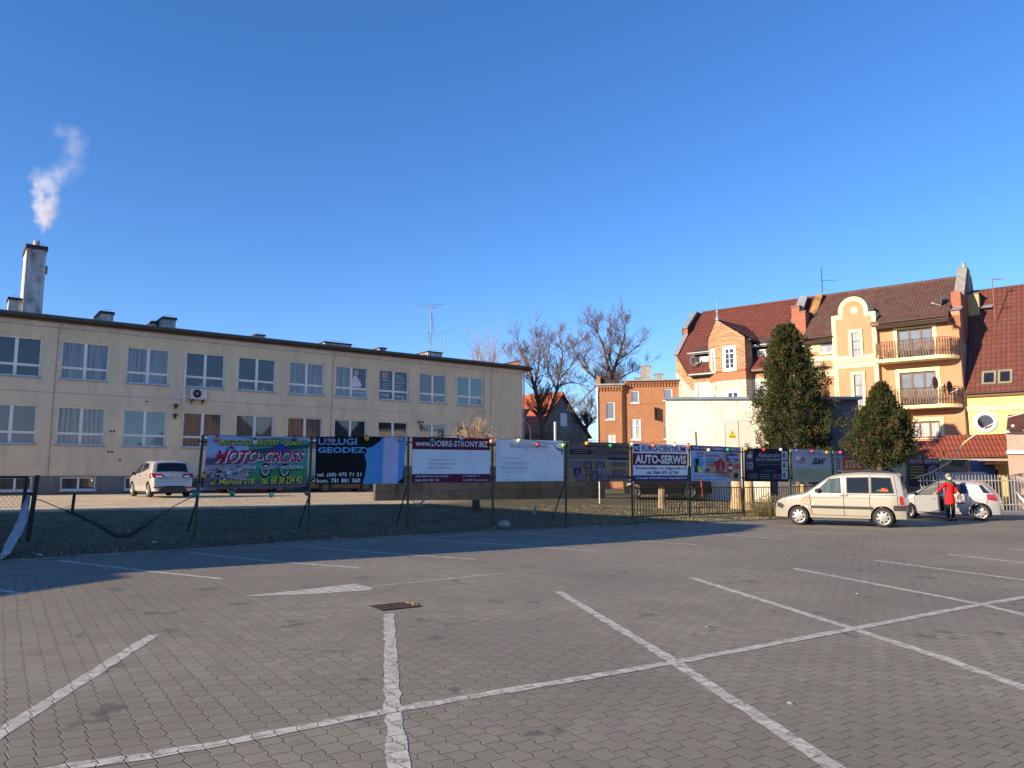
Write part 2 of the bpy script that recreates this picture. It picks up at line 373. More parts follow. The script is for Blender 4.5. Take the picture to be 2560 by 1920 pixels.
mb.build('leaf_litter', kind='stuff', label='small drift of yellow leaves at the right corner of the drain grate', cat='leaves', loc=(gc.x, gc.y, 0), rz=math.atan2(.551, .834))
# litter on the paving
LW = M('paper_scrap', (.50, .48, .43), .8)
def scrap(px, py, s, lab, mat=LW, z0=None):
    p = grd(px, py); z = gz(p.x, p.y) if p.y > kerby(p.x) + .12 else 0
    mb = MB(); n = 7
    ring = [(math.cos(k * 6.283 / n) * s * random.uniform(.6, 1.2), math.sin(k * 6.283 / n) * s * random.uniform(.5, 1), random.uniform(.004, s * .45)) for k in range(n)]
    for k in range(n): mb.face([(0, 0, s * .55), ring[k], ring[(k + 1) % n]], mat)
    mb.face([(a, b, .003) for a, b, c in ring][::-1], mat)
    mb.build('litter', None, lab, 'litter', 'scraps of litter', loc=(p.x, p.y, z), rz=random.uniform(0, 3))
scrap(1975, 1760, .03, 'crumpled pale scrap on the pavers at the lower right, the nearest of the litter')
scrap(1767, 1568, .03, 'white scrap on the pavers between the two right bay lines')
scrap(2142, 1486, .03, 'white scrap in the far right bay between the second and third lines')
scrap(1327, 1529, .02, 'tiny white scrap left of the top end of the crossing bay line')
scrap(386, 1361, .09, 'white paper scrap lying in the dark grass below the leaning green post', z0=0)
scrap(733, 1337, .08, 'pale torn scrap in the grass left of the second hoarding post')
scrap(840, 1347, .05, 'small white scrap beside the kerb under the black and blue hoarding')
scrap(97, 1393, .08, 'white scrap by the kerb right of the draped cloth')
scrap(1554, 1312, .06, 'pale scrap at the foot of the grass under the brown hoarding')
# boulder
rk = M('granite_boulder', (.30, .28, .22), .9, var=.3, vs=5, bump=.6, bs=14)
mb = MB(); mb.ball((0, 0, 0), .2, rk, 14, .72); o = mb.build('boulder', None, 'round grey boulder at the kerb below the white hoarding', 'rock')
for v in o.data.vertices: v.co *= 1 + .16 * noise.noise(v.co * 6)
p = grd(1261, 1322); o.location = (p.x, p.y + .1, .12)
# ---------------------------------------------------------------- common materials
WHITE = M('white_upvc', (.72, .72, .72), .35, var=.04); WOOD = M('brown_wood', (.13, .065, .035), .6, var=.25, vs=10)
SILL = M('sill_metal', (.30, .31, .32), .5, var=.15); DARK = M('black_metal', (.012, .012, .014), .5, var=.2); GREEN = M('green_painted_steel', (.012, .055, .028), .45, var=.35, vs=6, bump=.15)
ZINC = M('zinc_sheet', (.30, .33, .35), .45, .3, var=.2, vs=2, bump=.1); CREAM = plaster('cream_trim', (.80, .70, .42), amt=.15)
STEEL = M('steel_wire', (.20, .20, .20), .5, .6, var=.2); GALV = M('galvanised_steel', (.45, .46, .46), .45, .5, var=.15)
BARK = M('bark', (.13, .10, .075), .95, var=.35, vs=6, bump=.5); TWIG = M('twig', (.15, .10, .075), .95, var=.3, vs=2)
SOOT = M('bitumen_felt', (.03, .032, .035), .85, var=.3, vs=1)
# ---------------------------------------------------------------- long two-storey office building
OF = Fr((-23.621, 39.0), (.80192, .59743))
BEIGE = plaster('beige_render', (.67, .575, .40), (.45, .385, .28), .5, thr=.47)
PLINTH = plaster('plinth_render', (.17, .175, .175), (.07, .07, .065), .7)
BAND = plaster('white_cornice_band', (.62, .60, .60), amt=.4)
GP = dict(dark=glassmat('pane_dark', (.030, .036, .045)), cur=glassmat('pane_curtain', (.05, .06, .07), (.24, .26, .28), 9),
          teal=glassmat('pane_teal_blind', (.13, .25, .26)), cur2=glassmat('pane_slats', (.04, .035, .03), (.20, .17, .13), 22), grey=glassmat('pane_grey', (.12, .12, .14)),
          film=glassmat('pane_blue_film', (.045, .075, .12), rough=.3, refl=.2))
off = empty('office_building', (OF.P.x, OF.P.y, 0), OF.rz, 'long two storey beige office building with rows of white windows and dark flat roof', 'building')
X0, X1, ZT = -7.2, 30.45, 9.24
up = [(-5.62, -3.44), (-2.62, -.43), (.44, 2.66), (3.52, 5.68), (6.54, 8.69), (9.46, 11.69), (12.53, 14.77), (15.55, 17.76), (18.59, 20.79), (21.62, 23.77), (24.66, 26.84)]
upk = ['dark', 'dark', 'cur', 'cur', 'dark', 'dark', 'cur', 'cur', 'film', 'grey', 'teal']
lowk = ['dark', 'grey', 'cur', 'teal', 'cur2', 'cur2', 'cur2', 'dark', 'dark', 'cur', 'cur2']
base = [(-1.9, -.45, .93, 1.60), (.79, 2.39, .93, 1.60), (3.75, 5.3, .93, 1.60), (6.8, 8.4, .93, 1.6)]
holes = [(a, b, 6.63, 8.64) for a, b in up] + [(a, b, 3.23, 5.22) for a, b in up]
mb = MB(); wall_holes(mb, X0, X1, 1.65, 9.24, holes, .20, BEIGE); DEP = 11.5
mb.face([(X1, 0, .3), (X1, DEP, .3), (X1, DEP, ZT), (X1, 0, ZT)], BEIGE); mb.face([(X0, 0, .3), (X0, 0, ZT), (X0, DEP, ZT), (X0, DEP, .3)], BEIGE); mb.face([(X0, DEP, .3), (X0, DEP, ZT), (X1, DEP, ZT), (X1, DEP, .3)], BEIGE)
mb.build('wall', off)
mb = MB(); wall_holes(mb, X0, X1 + .02, .2, 1.648, base, .2, PLINTH, y=-.03); mb.build('plinth', off)
mb = MB(); mb.box(X0, -.03, 9.24, X1 + .03, .05, 9.60, BAND); mb.box(X1 + .003, .05, 9.24, X1 + .03, DEP, 9.60, BAND); mb.build('cornice_band', off)
# joint lines in the render, lightning cable
mb = MB(); mb.box(X0, -.006, 5.885, 20.8, .0, 5.90, M('render_joint', (.16, .14, .11), .9)); mb.box(X0, -.042, 9.24, X1, -.03, 9.255, M('render_joint')); mb.build('render_joint', off)
mb = MB()
BR = M('brown_gutter', (.05, .025, .02), .6)
mb.box(X0, -.48, 9.52, X1 + .6, DEP + .4, 9.602, BR); mb.box(X0, -.50, 9.602, X1 + .62, DEP + .42, 9.70, SOOT)
mb.tube([(X0, -.60, 9.69), (X1 + .3, -.60, 9.66)], .10, 8, M('green_grey_gutter', (.035, .05, .048), .5))

mb.face([(X0, -.5, 9.70), (X1 + .62, -.5, 9.70), (X1 + .62, DEP * .5, 9.95), (X0, DEP * .5, 9.95)], SOOT); mb.face([(X0, DEP * .5, 9.95), (X1 + .62, DEP * .5, 9.95), (X1 + .62, DEP + .4, 9.7), (X0, DEP + .4, 9.7)], SOOT)
mb.face([(X1 + .62, -.5, 9.7), (X1 + .62, DEP + .4, 9.7), (X1 + .62, DEP * .5, 9.95)], SOOT)
mb.build('roof', off)
def win_up(a, b, z0, z1, kind, film=None):
    mb = MB(); y0, y1 = .11, .18; fr = .075; mid = (a + b) / 2; zt = z0 + (z1 - z0) * .30
    mb.box(a, y0, z0, a + fr, y1, z1, WHITE); mb.box(b - fr, y0, z0, b, y1, z1, WHITE)
    mb.box(a + fr, y0, z1 - fr, b - fr, y1, z1, WHITE); mb.box(a + fr, y0, z0, b - fr, y1, z0 + fr, WHITE)
    mb.box(mid - .075, y0 - .01, z0 + fr, mid + .075, y1, z1 - fr, WHITE)
    mb.box(a + fr, y0 - .004, zt - .06, mid - .075, y1, zt + .06, WHITE); mb.box(mid + .075, y0 - .004, zt - .06, b - fr, y1, zt + .06, WHITE)
    w = mb.build('window', off)
    for (xa, xb, za, zb) in ((a + fr, mid - .075, zt + .06, z1 - fr), (mid + .075, b - fr, zt + .06, z1 - fr), (a + fr, mid - .075, z0 + fr, zt - .06), (mid + .075, b - fr, z0 + fr, zt - .06)):
        mb = MB(); mb.face([(xa, .15, za), (xb, .15, za), (xb, .15, zb), (xa, .15, zb)], GP[kind]); mb.build('pane', w)
    mb = MB(); mb.box(a - .06, -.08, z0 - .055, b + .06, .0, z0 - .004, SILL); mb.box(a, .0, z0 - .03, b, .11, z0 - .004, SILL); mb.build('sill', w)
    # things standing on the inner sill
    for k in range(random.choice([0, 2, 3, 4])):
        x = random.uniform(a + .2, b - .3); h = random.uniform(.08, .2); mb = MB(); mb.box(x, .137, z0 + fr, x + random.uniform(.08, .25), .149, z0 + fr + h, M('sill_pot', (.32, .34, .34), .7)); mb.build('sill_pot', w)
    return w
WN = {}
for i, (a, b) in enumerate(up):
    WN[i] = win_up(a, b, 6.63, 8.64, upk[i]); win_up(a, b, 3.23, 5.22, lowk[i])
for a, b, c, d in base:
    mb = MB(); fr = .07; m_ = (a + b) / 2
    mb.box(a, .05, c, a + fr, .12, d, WHITE); mb.box(b - fr, .05, c, b, .12, d, WHITE); mb.box(a + fr, .05, c, b - fr, .12, c + fr, WHITE); mb.box(a + fr, .05, d - fr, b - fr, .12, d, WHITE); mb.box(m_ - .05, .05, c + fr, m_ + .05, .12, d - fr, WHITE)
    w_ = mb.build('basement_window', off); mb = MB(); mb.face([(a, .1, c), (b, .1, c), (b, .1, d), (a, .1, d)], GP['dark']); mb.build('pane', w_)
    mb = MB(); mb.box(a - .05, -.12, c - .06, b + .05, .05, c - .003, WHITE); mb.build('sill', w_)
# ---- lettering helper
_tc = {}
def text_mesh(s, bold=0.0, shear=0.0, space=1.0):
    k = (s, bold, shear, space)
    if k not in _tc:
        cu = bpy.data.curves.new('t', 'FONT'); cu.body = s; cu.offset = bold; cu.shear = shear; cu.space_character = space; cu.resolution_u = 2
        ob = bpy.data.objects.new('t', cu); col.objects.link(ob); bpy.context.view_layer.update()
        me = bpy.data.meshes.new_from_object(ob.evaluated_get(bpy.context.evaluated_depsgraph_get()))
        vs = [v.co.copy() for v in me.vertices]; fs = [tuple(p.vertices) for p in me.polygons]
        bpy.data.objects.remove(ob); bpy.data.curves.remove(cu); bpy.data.meshes.remove(me)
        x0 = min(v.x for v in vs); x1 = max(v.x for v in vs); y0 = min(v.y for v in vs); y1 = max(v.y for v in vs)
        _tc[k] = ([((v.x - x0) / (x1 - x0), (v.y - y0) / (y1 - y0)) for v in vs], fs)
    return _tc[k]
def text(mb, s, mapf, x0, z0, x1, z1, mat, bold=0.0, shear=0.0, space=1.0):
    "fits s into the rectangle; mapf(x,z)->3d point"
    vs, fs = text_mesh(s, bold, shear, space); n = len(mb.v); mi = mb.m(mat)
    mb.v += [tuple(mapf(x0 + (x1 - x0) * a, z0 + (z1 - z0) * b)) for a, b in vs]
    for f in fs: mb.f.append(tuple(n + i for i in f)); mb.mi.append(mi); mb.sm.append(False)
# clinic poster in the 8th and 9th windows
PW = M('print_white', (.70, .72, .75), .5, var=.03); PSK = M('print_skin', (.50, .33, .26), .5); PCO = M('print_coat', (.62, .62, .72), .5); PHA = M('print_blond', (.42, .34, .22), .5)
a, b = up[7]; mb = MB(); y = .143
mid = (a + b) / 2
def poly(mb, pts, y, mat): mb.face([(p[0], y, p[1]) for p in pts], mat)
def sp(u, v): return (mid + .10 + u * .92, 7.35 + v * 1.2)
mb.face([(*[q for q in (sp(0, 0)[0],)], y + .003, 7.31), (b - .08, y + .003, 7.31), (b - .08, y + .003, 8.55), (mid + .08, y + .003, 8.55)], GP['film'])
poly(mb, [sp(0, 0), (sp(.55, 0)), sp(.72, .1), sp(.55, .35), sp(.35, .55), sp(.15, .62), sp(.02, .5)], y, PCO)
poly(mb, [(sp(.27, .78)[0] + .17 * math.cos(t * .5236), sp(0, .78)[1] + .2 * math.sin(t * .5236)) for t in range(12)], y - .002, PHA)
poly(mb, [(sp(.28, .72)[0] + .13 * math.cos(t * .5236), sp(0, .73)[1] + .18 * math.sin(t * .5236)) for t in range(12)], y - .004, PSK)
mb.build('window_poster', WN[7], 'poster of a smiling person in a white coat')
a, b = up[8]; mid = (a + b) / 2; mb = MB(); mp = lambda x, z: (x, .136, z)
mb.box(a + .32, .143, 8.12, a + .62, .146, 8.44, PW); mb.box(a + .35, .139, 8.15, a + .59, .142, 8.41, M('print_orange', (.65, .14, .03), .5))
for s, x0, z0, x1, z1 in (('BADANIA', a + .3, 7.98, a + .68, 8.04), ('LABORATORYJNE', a + .15, 7.87, a + .88, 7.94), ('I piętro', a + .33, 7.70, a + .68, 7.77), ('gabinet 123', a + .24, 7.58, a + .78, 7.66), ('czynne', a + .38, 7.46, a + .66, 7.51), ('pn-pt 7:00-11:30', a + .22, 7.37, a + .82, 7.43),
   ('Badania', mid + .2, 8.28, mid + .55, 8.35), ('podstawowe', mid + .2, 8.18, mid + .72, 8.25), ('i specjalistyczne', mid + .2, 8.07, mid + .85, 8.14), ('Badania szybkie', mid + .2, 7.9, mid + .8, 7.97), ('bez skierowania', mid + .2, 7.8, mid + .85, 7.87), ('Wyniki przez', mid + .2, 7.62, mid + .7, 7.69), ('Internet', mid + .2, 7.52, mid + .55, 7.59), ('www.laboratorium', mid + .2, 7.38, mid + .85, 7.43),
   ('PUNKT', a + .22, 6.85, a + .82, 7.03), ('POBRAŃ', mid + .16, 6.82, mid + .8, 7.05)): text(mb, s, mp, x0, z0, x1, z1, PW, .012)
mb.build('window_lettering', WN[8])
mb = MB(); text(mb, 'LABORATORIUM', mp, up[7][0] + 1.32, 6.95, up[7][1] - .18, 7.03, PW, .01); mb.build('window_lettering', WN[7])
# lightning conductors, brackets, small marks on the facade
mb = MB()
for px, top, bot in ((135, 780, 1190), (830, 860, 1180)):
    x = OF.px(px, 1000).x; mb.tube([(x + .1, -.62, 9.66), (x + .04, -.1, 9.3), (x, -.03, 8.6), (x - .03, -.03, 5), (x - .03, -.03, 1.4)], .012, 4, STEEL)
    for k in range(6): mb.box(x - .05, -.05, 8.4 - k * 1.2, x + .03, -.0, 8.44 - k * 1.2, STEEL)
xr = 27.6; mb.tube([(xr, -.6, 9.68), (xr - .05, -.03, 9.2), (xr - .1, -.03, 4.8), (xr - .35, -.03, 3)], .012, 4, STEEL); mb.tube([(xr - .75, -.6, 9.68), (xr - .72, -.03, 9.1), (xr - .65, -.03, 3)], .01, 4, STEEL)
mb.tube([(X1 + .06, -.3, 9.5), (X1 + .08, -.06, 9.2), (X1 + .06, -.06, .8)], .05, 8, SILL)
mb.build('lightning_conductor', off)
mb = MB(); rz = lambda zx, zy: OF.px(zx / 3.456, 960 + zy / 3.456)
for zx, zy in ((1515, 192), (1508, 275)):
    p = rz(zx, zy); mb.box(p.x - .12, -.28, p.z + .02, p.x + .14, -.02, p.z + .07, DARK); mb.box(p.x - .03, -.24, p.z - .16, p.x + .04, -.02, p.z + .12, DARK)
for zx, zy in ((955, 408), (983, 408), (938, 585), (968, 585), (1035, 658), (1265, 152)):
    p = rz(zx, zy); mb.box(p.x - .045, -.02, p.z - .05, p.x + .05, -.002, p.z + .04, DARK)
mb.build('wall_bracket', off)
p = OF.px(1048, 1059); mb = MB(); mb.box(p.x - .18, -.35, p.z + .05, p.x + .18, -.12, p.z + .13, DARK); mb.box(p.x - .14, -.30, p.z + .03, p.x + .14, -.15, p.z + .05, WHITE); mb.box(p.x - .02, -.12, p.z - .02, p.x + .02, 0, p.z + .1, DARK); mb.build('floodlight', off)
# air conditioner
a0 = OF.px(492, 984); ac = empty('air_conditioner', (OF.w(a0.x, 0, 0).x, OF.w(a0.x, 0, 0).y, 5.93), OF.rz, 'white outdoor air conditioning unit under an upper window of the beige building', 'air conditioner')
ACW = M('ac_casing', (.60, .59, .56), .5)
mb = MB(); mb.box(-.41, -.48, 0, .41, -.17, .58, ACW); mb.build('casing', ac)
mb = MB(); mb.lathe([(.235, -.485), (.235, -.50), (.20, -.505), (.01, -.49)], 24, M('fan_black', (.015, .015, .018), .6), -.10, 0, .30, 'y'); mb.lathe([(.045, -.51), (.001, -.512)], 12, ACW, -.10, 0, .30, 'y')
for k in range(5): mb.lathe([(.06 + k * .035, -.508), (.065 + k * .035, -.509)], 24, M('fan_guard', (.08, .08, .08), .5), -.10, 0, .30, 'y')
mb.build('fan', ac); mb = MB()
for x in (-.32, .28): mb.box(x, -.5, -.06, x + .04, 0, -.005, DARK); mb.face([(x + .02, -.42, -.06), (x + .02, 0, -.06), (x + .02, 0, -.3)], DARK)
mb.build('bracket', ac)
mb = MB(); mb.box(-.72, -.06, -.15, -.63, 0, 2.05, WHITE); mb.box(-.63, -.06, .12, -.41, 0, .2, WHITE); mb.build('pipe_duct', ac)
# roof chimneys: part of the building
CHW = plaster('chimney_plaster', (.58, .57, .55), (.09, .09, .07), .85, thr=.43)
def roofchim(x0, x1, y0, y1, zt, cap=.14, mat=CHW, slots=True, name='chimney'):
    mb = MB(); mb.box(x0, y0, 9.6, x1, y1, zt, mat); mb.box(x0 - .06, y0 - .06, zt, x1 + .06, y1 + .06, zt + cap, M('rust_cap', (.06, .026, .022), .8))
    if slots:
        n = int((y1 - y0) / .28)
        for k in range(n): mb.box(x0 - .008, y0 + .1 + k * .28, zt - .38, x0, y0 + .26 + k * .28, zt - .08, DARK)
    ch = mb.build(name, off); mb = MB(); zc = zt + cap
    mb.tube([(x0 + .1, y0 + .1, zc), (x0 + .1, y0 + .1, zc + .12), (x1 - .1, y0 + .1, zc + .12), (x1 - .1, y0 + .1, zc)], .008, 4, STEEL); mb.build('cable', ch); return ch
OY = 2.5
def cx(px, py, oy=OY): return OF.px(px, py, -oy)
a = cx(57, 760); b = cx(107, 760); t = cx(85, 622)
bigch = roofchim(a.x, b.x, OY, OY + 2.1, t.z, .22, slots=False, name='tall_chimney')
mb = MB(); mb.lathe([(.17, 0), (.17, .38), (.14, .38), (.14, .0)], 14, GALV, (a.x + b.x) / 2, OY + .55, t.z + .22); mb.build('flue', bigch)
mb = MB(); mb.box(b.x + .003, OY + .6, t.z - 1.15, b.x + .16, OY + .75, t.z - .7, CO); mb.build('soot_door', bigch)
s0 = cx(22, 760); roofchim(s0.x, a.x - .003, OY + .2, OY + 1.2, cx(40, 748).z, .12, slots=False)
for (pa, pb, pt, ln) in ((252, 284, 783, 2.2), (408, 440, 797, 2.2), (392, 404, 800, 3.2)):
    a_ = cx(pa, pt); b_ = cx(pb, pt); roofchim(a_.x, b_.x, OY + (1.2 if pa == 392 else 0), OY + ln, a_.z)
for (pa, pb, pt, ln) in ((640, 662, 838, 1.6), (812, 878, 856, 1.2), (1070, 1105, 880, 6.5), (950, 965, 871, 1)):
    a_ = cx(pa, pt); b_ = cx(pb, pt); roofchim(a_.x, b_.x, OY, OY + ln, max(9.75, a_.z), .08)
mb = MB(); a_ = cx(1296, 905, 1); mb.box(a_.x, 1.0, 9.7, X1 + .4, 9, 10.35, brickmat('red_parapet_brick', (.28, .08, .045), (.22, .06, .04), (.2, .15, .1))); mb.box(a_.x - .05, .95, 10.35, X1 + .46, 9.05, 10.42, DARK); mb.build('parapet', off)
# snow/cable line on the roof edge
mb = MB(); mb.tube([(X0, -.45, 9.82), (X1 + .5, -.45, 9.80)], .008, 4, STEEL)
for k in range(38): mb.box(X0 + k, -.47, 9.7, X0 + k + .02, -.45, 9.82, STEEL)
mb.build('roof_cable', off)
# aerials
def aerial(base, top, mat, label, elems, parent=None, r=.03, name='tv_aerial'):
    e = empty(name, base, 0, label, 'aerial'); mb = MB(); h = top - base[2]
    mb.tube([(0, 0, -.3), (0, 0, h)], r, 6, mat); mb.build('mast', e); mb = MB()
    for z, (dx, dy), n, ln in elems:
        d = Vector((dx, dy, 0)); nn = Vector((-dy, dx, 0)).normalized()
        mb.tube([(0, 0, h + z), Vector((0, 0, h + z)) + d], .014, 4, mat)
        for k in range(n):
            c = Vector((0, 0, h + z)) + d * ((k + .6) / n); mb.tube([c - nn * ln * (1 - .05 * k), c + nn * ln * (1 - .05 * k)], .009, 4, mat)
    mb.build('antenna_elements', e); return e
q = OF.px(1077, 868, -4); wq = OF.w(q.x, 4, q.z); tz = OF.px(1077, 760, -4).z
ae = aerial(wq, tz, STEEL, 'tall tv aerial on a rusty pole on the roof of the beige building', [(-.08, (1.0, -.3), 5, .25), (-.08, (-1.0, .25), 3, .35), (-.3, (.25, -.3), 2, .2)], r=.035)
mb = MB(); mb.tube([(0, 0, tz - wq.z - .4), (.12, 0, tz - wq.z - 1.6), (.22, 0, tz - wq.z - 2.0), (.03, -.02, tz - wq.z - 2.4), (-.2, 0, 1.2), (0, 0, .1)], .018, 5, DARK); mb.tube([(0, 0, tz - wq.z - 2.5), (1.4, 1.2, 1.6), (3.4, 2.9, .0)], .008, 4, STEEL); mb.build('aerial_cable', ae)
q = OF.px(1102, 885, -2.5); wq = OF.w(q.x, 2.5, 9.8); mb = MB(); mb.tube([(0, 0, -.2), (0, 0, OF.px(1102, 828, -2.5).z - 9.8)], .03, 6, STEEL)
mb.build('vent_pole', None, 'thin grey pole beside the tall aerial on the beige building roof', 'pole', loc=wq)
# ---------------------------------------------------------------- the town houses on the right (one frame, x to the right along the fronts)
HF = Fr((26.4, 46.0), (.788, -.616))
BRK = brickmat('red_brick', (.42, .155, .055), (.34, .11, .04), (.36, .26, .17), .26, .085)
BRKY = brickmat('mottled_brick', (.46, .25, .12), (.29, .105, .05), (.42, .33, .22), .42, .15, .02, .15)
BRKC = brickmat('chimney_brick', (.38, .10, .05), (.30, .08, .04), (.32, .22, .15), .26, .085)
BLK = brickmat('white_block', (.58, .54, .43), (.52, .48, .38), (.28, .24, .18), .62, .26, .02, .1)
TILE = tilemat('brown_red_tiles', (.155, .042, .026), (.115, .032, .022), .24, .30)
TILE2 = tilemat('old_mossy_tiles', (.145, .055, .035), (.09, .036, .025), .22, .26, .85)
TILE3 = tilemat('red_pantiles', (.16, .045, .03), (.115, .035, .026), .26, .31, .2)
ORW = plaster('orange_render', (.55, .25, .14), (.42, .20, .09), .35, .05); TRIM = plaster('cream_render', (.82, .70, .38), (.6, .5, .3), .2, .04)
YEL = plaster('yellow_render', (.74, .56, .22), (.5, .4, .2), .2, .04); STONE = plaster('stone_surround', (.66, .62, .50), (.4, .36, .28), .4)
PSKY = glassmat('pane_bright', (.20, .22, .24), (.36, .38, .40), 3, refl=.6); PDK = glassmat('pane_deep', (.015, .015, .02)); PNET = glassmat('pane_net_curtain', (.30, .31, .32), (.55, .55, .54), 12); PBL = glassmat('pane_blueish', (.16, .19, .23))
def house_root(name, label): return empty(name, (HF.P.x, HF.P.y, 0), HF.rz, label, 'building')
def hwin(root, r, frm, pane, cols=2, rows=1, y=.10, surround=None, sw=.18, fr=.06, sill=True, name='window', bar=.03, so=.04):
    x0, x1, z0, z1 = r; mb = MB()
    mb.box(x0, y - .05, z0, x0 + fr, y + .04, z1, frm); mb.box(x1 - fr, y - .05, z0, x1, y + .04, z1, frm)
    mb.box(x0 + fr, y - .05, z0, x1 - fr, y + .04, z0 + fr, frm); mb.box(x0 + fr, y - .05, z1 - fr, x1 - fr, y + .04, z1, frm)
    for k in range(1, cols):
        c = x0 + (x1 - x0) * k / cols; mb.box(c - fr * .6, y - .045, z0 + fr, c + fr * .6, y + .03, z1 - fr, frm)
    for k in range(1, rows):
        c = z0 + (z1 - z0) * k / rows; mb.box(x0 + fr, y - .035, c - bar / 2, x1 - fr, y + .03, c + bar / 2, frm)
    w_ = mb.build(name, root); mb = MB(); mb.face([(x0, y, z0), (x1, y, z0), (x1, y, z1), (x0, y, z1)], pane); mb.build('pane', w_)
    if surround:
        mb = MB(); mb.box(x0 - sw, -so, z0 - sw * .2, x0, .02, z1 + sw, surround); mb.box(x1, -so, z0 - sw * .2, x1 + sw, .02, z1 + sw, surround); mb.box(x0, -so, z1, x1, .02, z1 + sw, surround); mb.build('surround', w_)
    if sill:
        mb = MB(); mb.box(x0 - .08, -.10, z0 - .07, x1 + .08, y - .05, z0 - .003, surround or frm); mb.build('sill', w_)
    return w_
Z7 = lambda zx, zy: (1480 + zx / 4.254, 760 + zy / 4.254)
Z8 = lambda zx, zy: (1660 + zx / 4.254, 640 + zy / 4.254)
Z1 = lambda zx, zy: (2040 + zx / 4.254, 640 + zy / 4.254)
def hp(Z, zx, zy, off_=0): return HF.px(*Z(zx, zy), off_)
def hr(Z, a, b, c, d, off_=0):
    p = Z(a, b); q = Z(c, d); return HF.rect(p[0], p[1], q[0], q[1], off_)
# --- brick and block house with the oriel
bh = house_root('brick_house', 'tall brick house with pale stone blocks, pointed oriel and steep brown red roof')
XL, XM, XR = -16.75, -7.0, .72; BX, BY = -18.65, 1.5
ZG, ZRIDGE, RD = 8.9, 14.75, 5.2      # gutter height, ridge height, ridge depth
gw = [hr(Z7, 1128, 868, 1240, 1040), hr(Z7, 1750, 825, 1880, 1040)]
holes = [(g[0], g[1], 6.6, g[3]) for g in gw]
mb = MB(); wall_holes(mb, XL, XM, .4, ZG, holes, .2, BRKY); mb.build('front_wall', bh)
mb = MB()
for x0, x1, z0, z1 in ((XL - .012, XL + .35, 3, 7.9), (holes[0][1] + .3, holes[0][1] + .9, 5, 8.0), (holes[1][0] - .9, holes[1][0] - .3, 5.5, 8.1)): mb.box(x0, -.015, z0, x1, .0, z1, BLK)
mb.build('block_quoins', bh)
# left gable wall (slanted plane seen at the far left) with its parapet
mb = MB(); GD = 10.4
zB = 10.95
mb.face([(BX, BY, .4), (XL, 0, .4), (XL, 0, 8.0), (BX, BY, 9.6)], BLK); mb.face([(BX, BY, 9.6), (XL, 0, 8.0), (XL, 0, ZG + .05), (BX, BY, zB)], BRKY)
mb.face([(BX, BY, .4), (BX, BY, zB), (-17.95, RD, ZRIDGE + .1), (-17.95, GD, 9.2), (-17.95, GD, .4)], BRKY); mb.build('gable_wall', bh)
mb = MB(); k = .45
def coping(x, y0, z0, y1, z1, wd=.6, th=.14, mat=ZINC, dx=0):
    a = Vector((0, y0, z0)); b = Vector((0, y1, z1)); n = Vector((0, -(z1 - z0), y1 - y0)).normalized() * th
    P4 = [a, b, b + n, a + n]
    for s in (0,):
        mb.face([(x, p.y, p.z) for p in P4], mat); mb.face([(x + wd, p.y, p.z) for p in P4][::-1], mat)
        for i in range(4):
            p, q = P4[i], P4[(i + 1) % 4]; mb.face([(x, p.y, p.z), (x, q.y, q.z), (x + wd, q.y, q.z), (x + wd, p.y, p.z)], mat)
PX = -18.75
coping(PX, 1.35, 10.85, 3.3, 12.75, .42, .14)
mb.prism([(PX + .02, 12.5), (PX + .42, 12.5), (PX + .42, 13.25), (PX + .02, 13.25)], 3.1, 3.7, BRKC)
coping(PX, 3.0, 13.2, 4.9, 14.75, .46, .14)
XP = PX + .45
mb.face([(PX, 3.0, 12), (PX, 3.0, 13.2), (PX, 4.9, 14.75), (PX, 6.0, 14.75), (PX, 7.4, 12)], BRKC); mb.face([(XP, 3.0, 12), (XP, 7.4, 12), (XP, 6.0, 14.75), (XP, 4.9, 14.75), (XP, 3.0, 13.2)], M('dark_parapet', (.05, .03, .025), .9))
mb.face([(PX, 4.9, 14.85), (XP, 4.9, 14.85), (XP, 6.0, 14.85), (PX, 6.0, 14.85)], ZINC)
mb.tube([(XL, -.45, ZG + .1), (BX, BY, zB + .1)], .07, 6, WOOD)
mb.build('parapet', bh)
# roof: left part full down to gutter
def roofz(y): return ZG + .12 + (ZRIDGE - ZG - .12) * (y + .45) / (RD + .45)
mb = MB()
def slope(x0, x1, y0, y1, mat, th=.16, zf=roofz):
    mb.face([(x0, y0, zf(y0)), (x1, y0, zf(y0)), (x1, y1, zf(y1)), (x0, y1, zf(y1))], mat)
    mb.face([(x0, y0, zf(y0) - th), (x0, y1, zf(y1) - th), (x1, y1, zf(y1) - th), (x1, y0, zf(y0) - th)], WOOD)
    mb.face([(x0, y0, zf(y0) - th), (x1, y0, zf(y0) - th), (x1, y0, zf(y0)), (x0, y0, zf(y0))], WOOD)
    mb.face([(x0, y0, zf(y0) - th), (x0, y0, zf(y0)), (x0, y1, zf(y1)), (x0, y1, zf(y1) - th)], WOOD)
slope(XL, XM - 1.5, -.45, RD, TILE); mb.face([(XL, -.45, roofz(-.45)), (XL, RD, roofz(RD)), (-18.0, RD, roofz(RD)), (BX, BY, roofz(BY))], TILE)
mb.face([(-18, RD, ZRIDGE), (XM - 1.5, RD, ZRIDGE), (XM - 1.5, GD + .4, ZG), (-18, GD + .4, ZG)], TILE)
mb.tube([(-18.0, RD, ZRIDGE + .03), (XM - 1.5, RD, ZRIDGE + .03)], .11, 6, TILE)
mb.build('roof', bh)
mb = MB(); mb.tube([(XL + .1, -.55, ZG + .08), (XL + 2.6, -.55, ZG + .08)], .08, 6, ZINC); mb.build('gutter', bh); mb = MB(); mb.tube([(XL + 5.6, -.55, ZG + .05), (XM, -.55, ZG + .05)], .08, 6, ZINC); mb.build('gutter', bh); mb = MB()
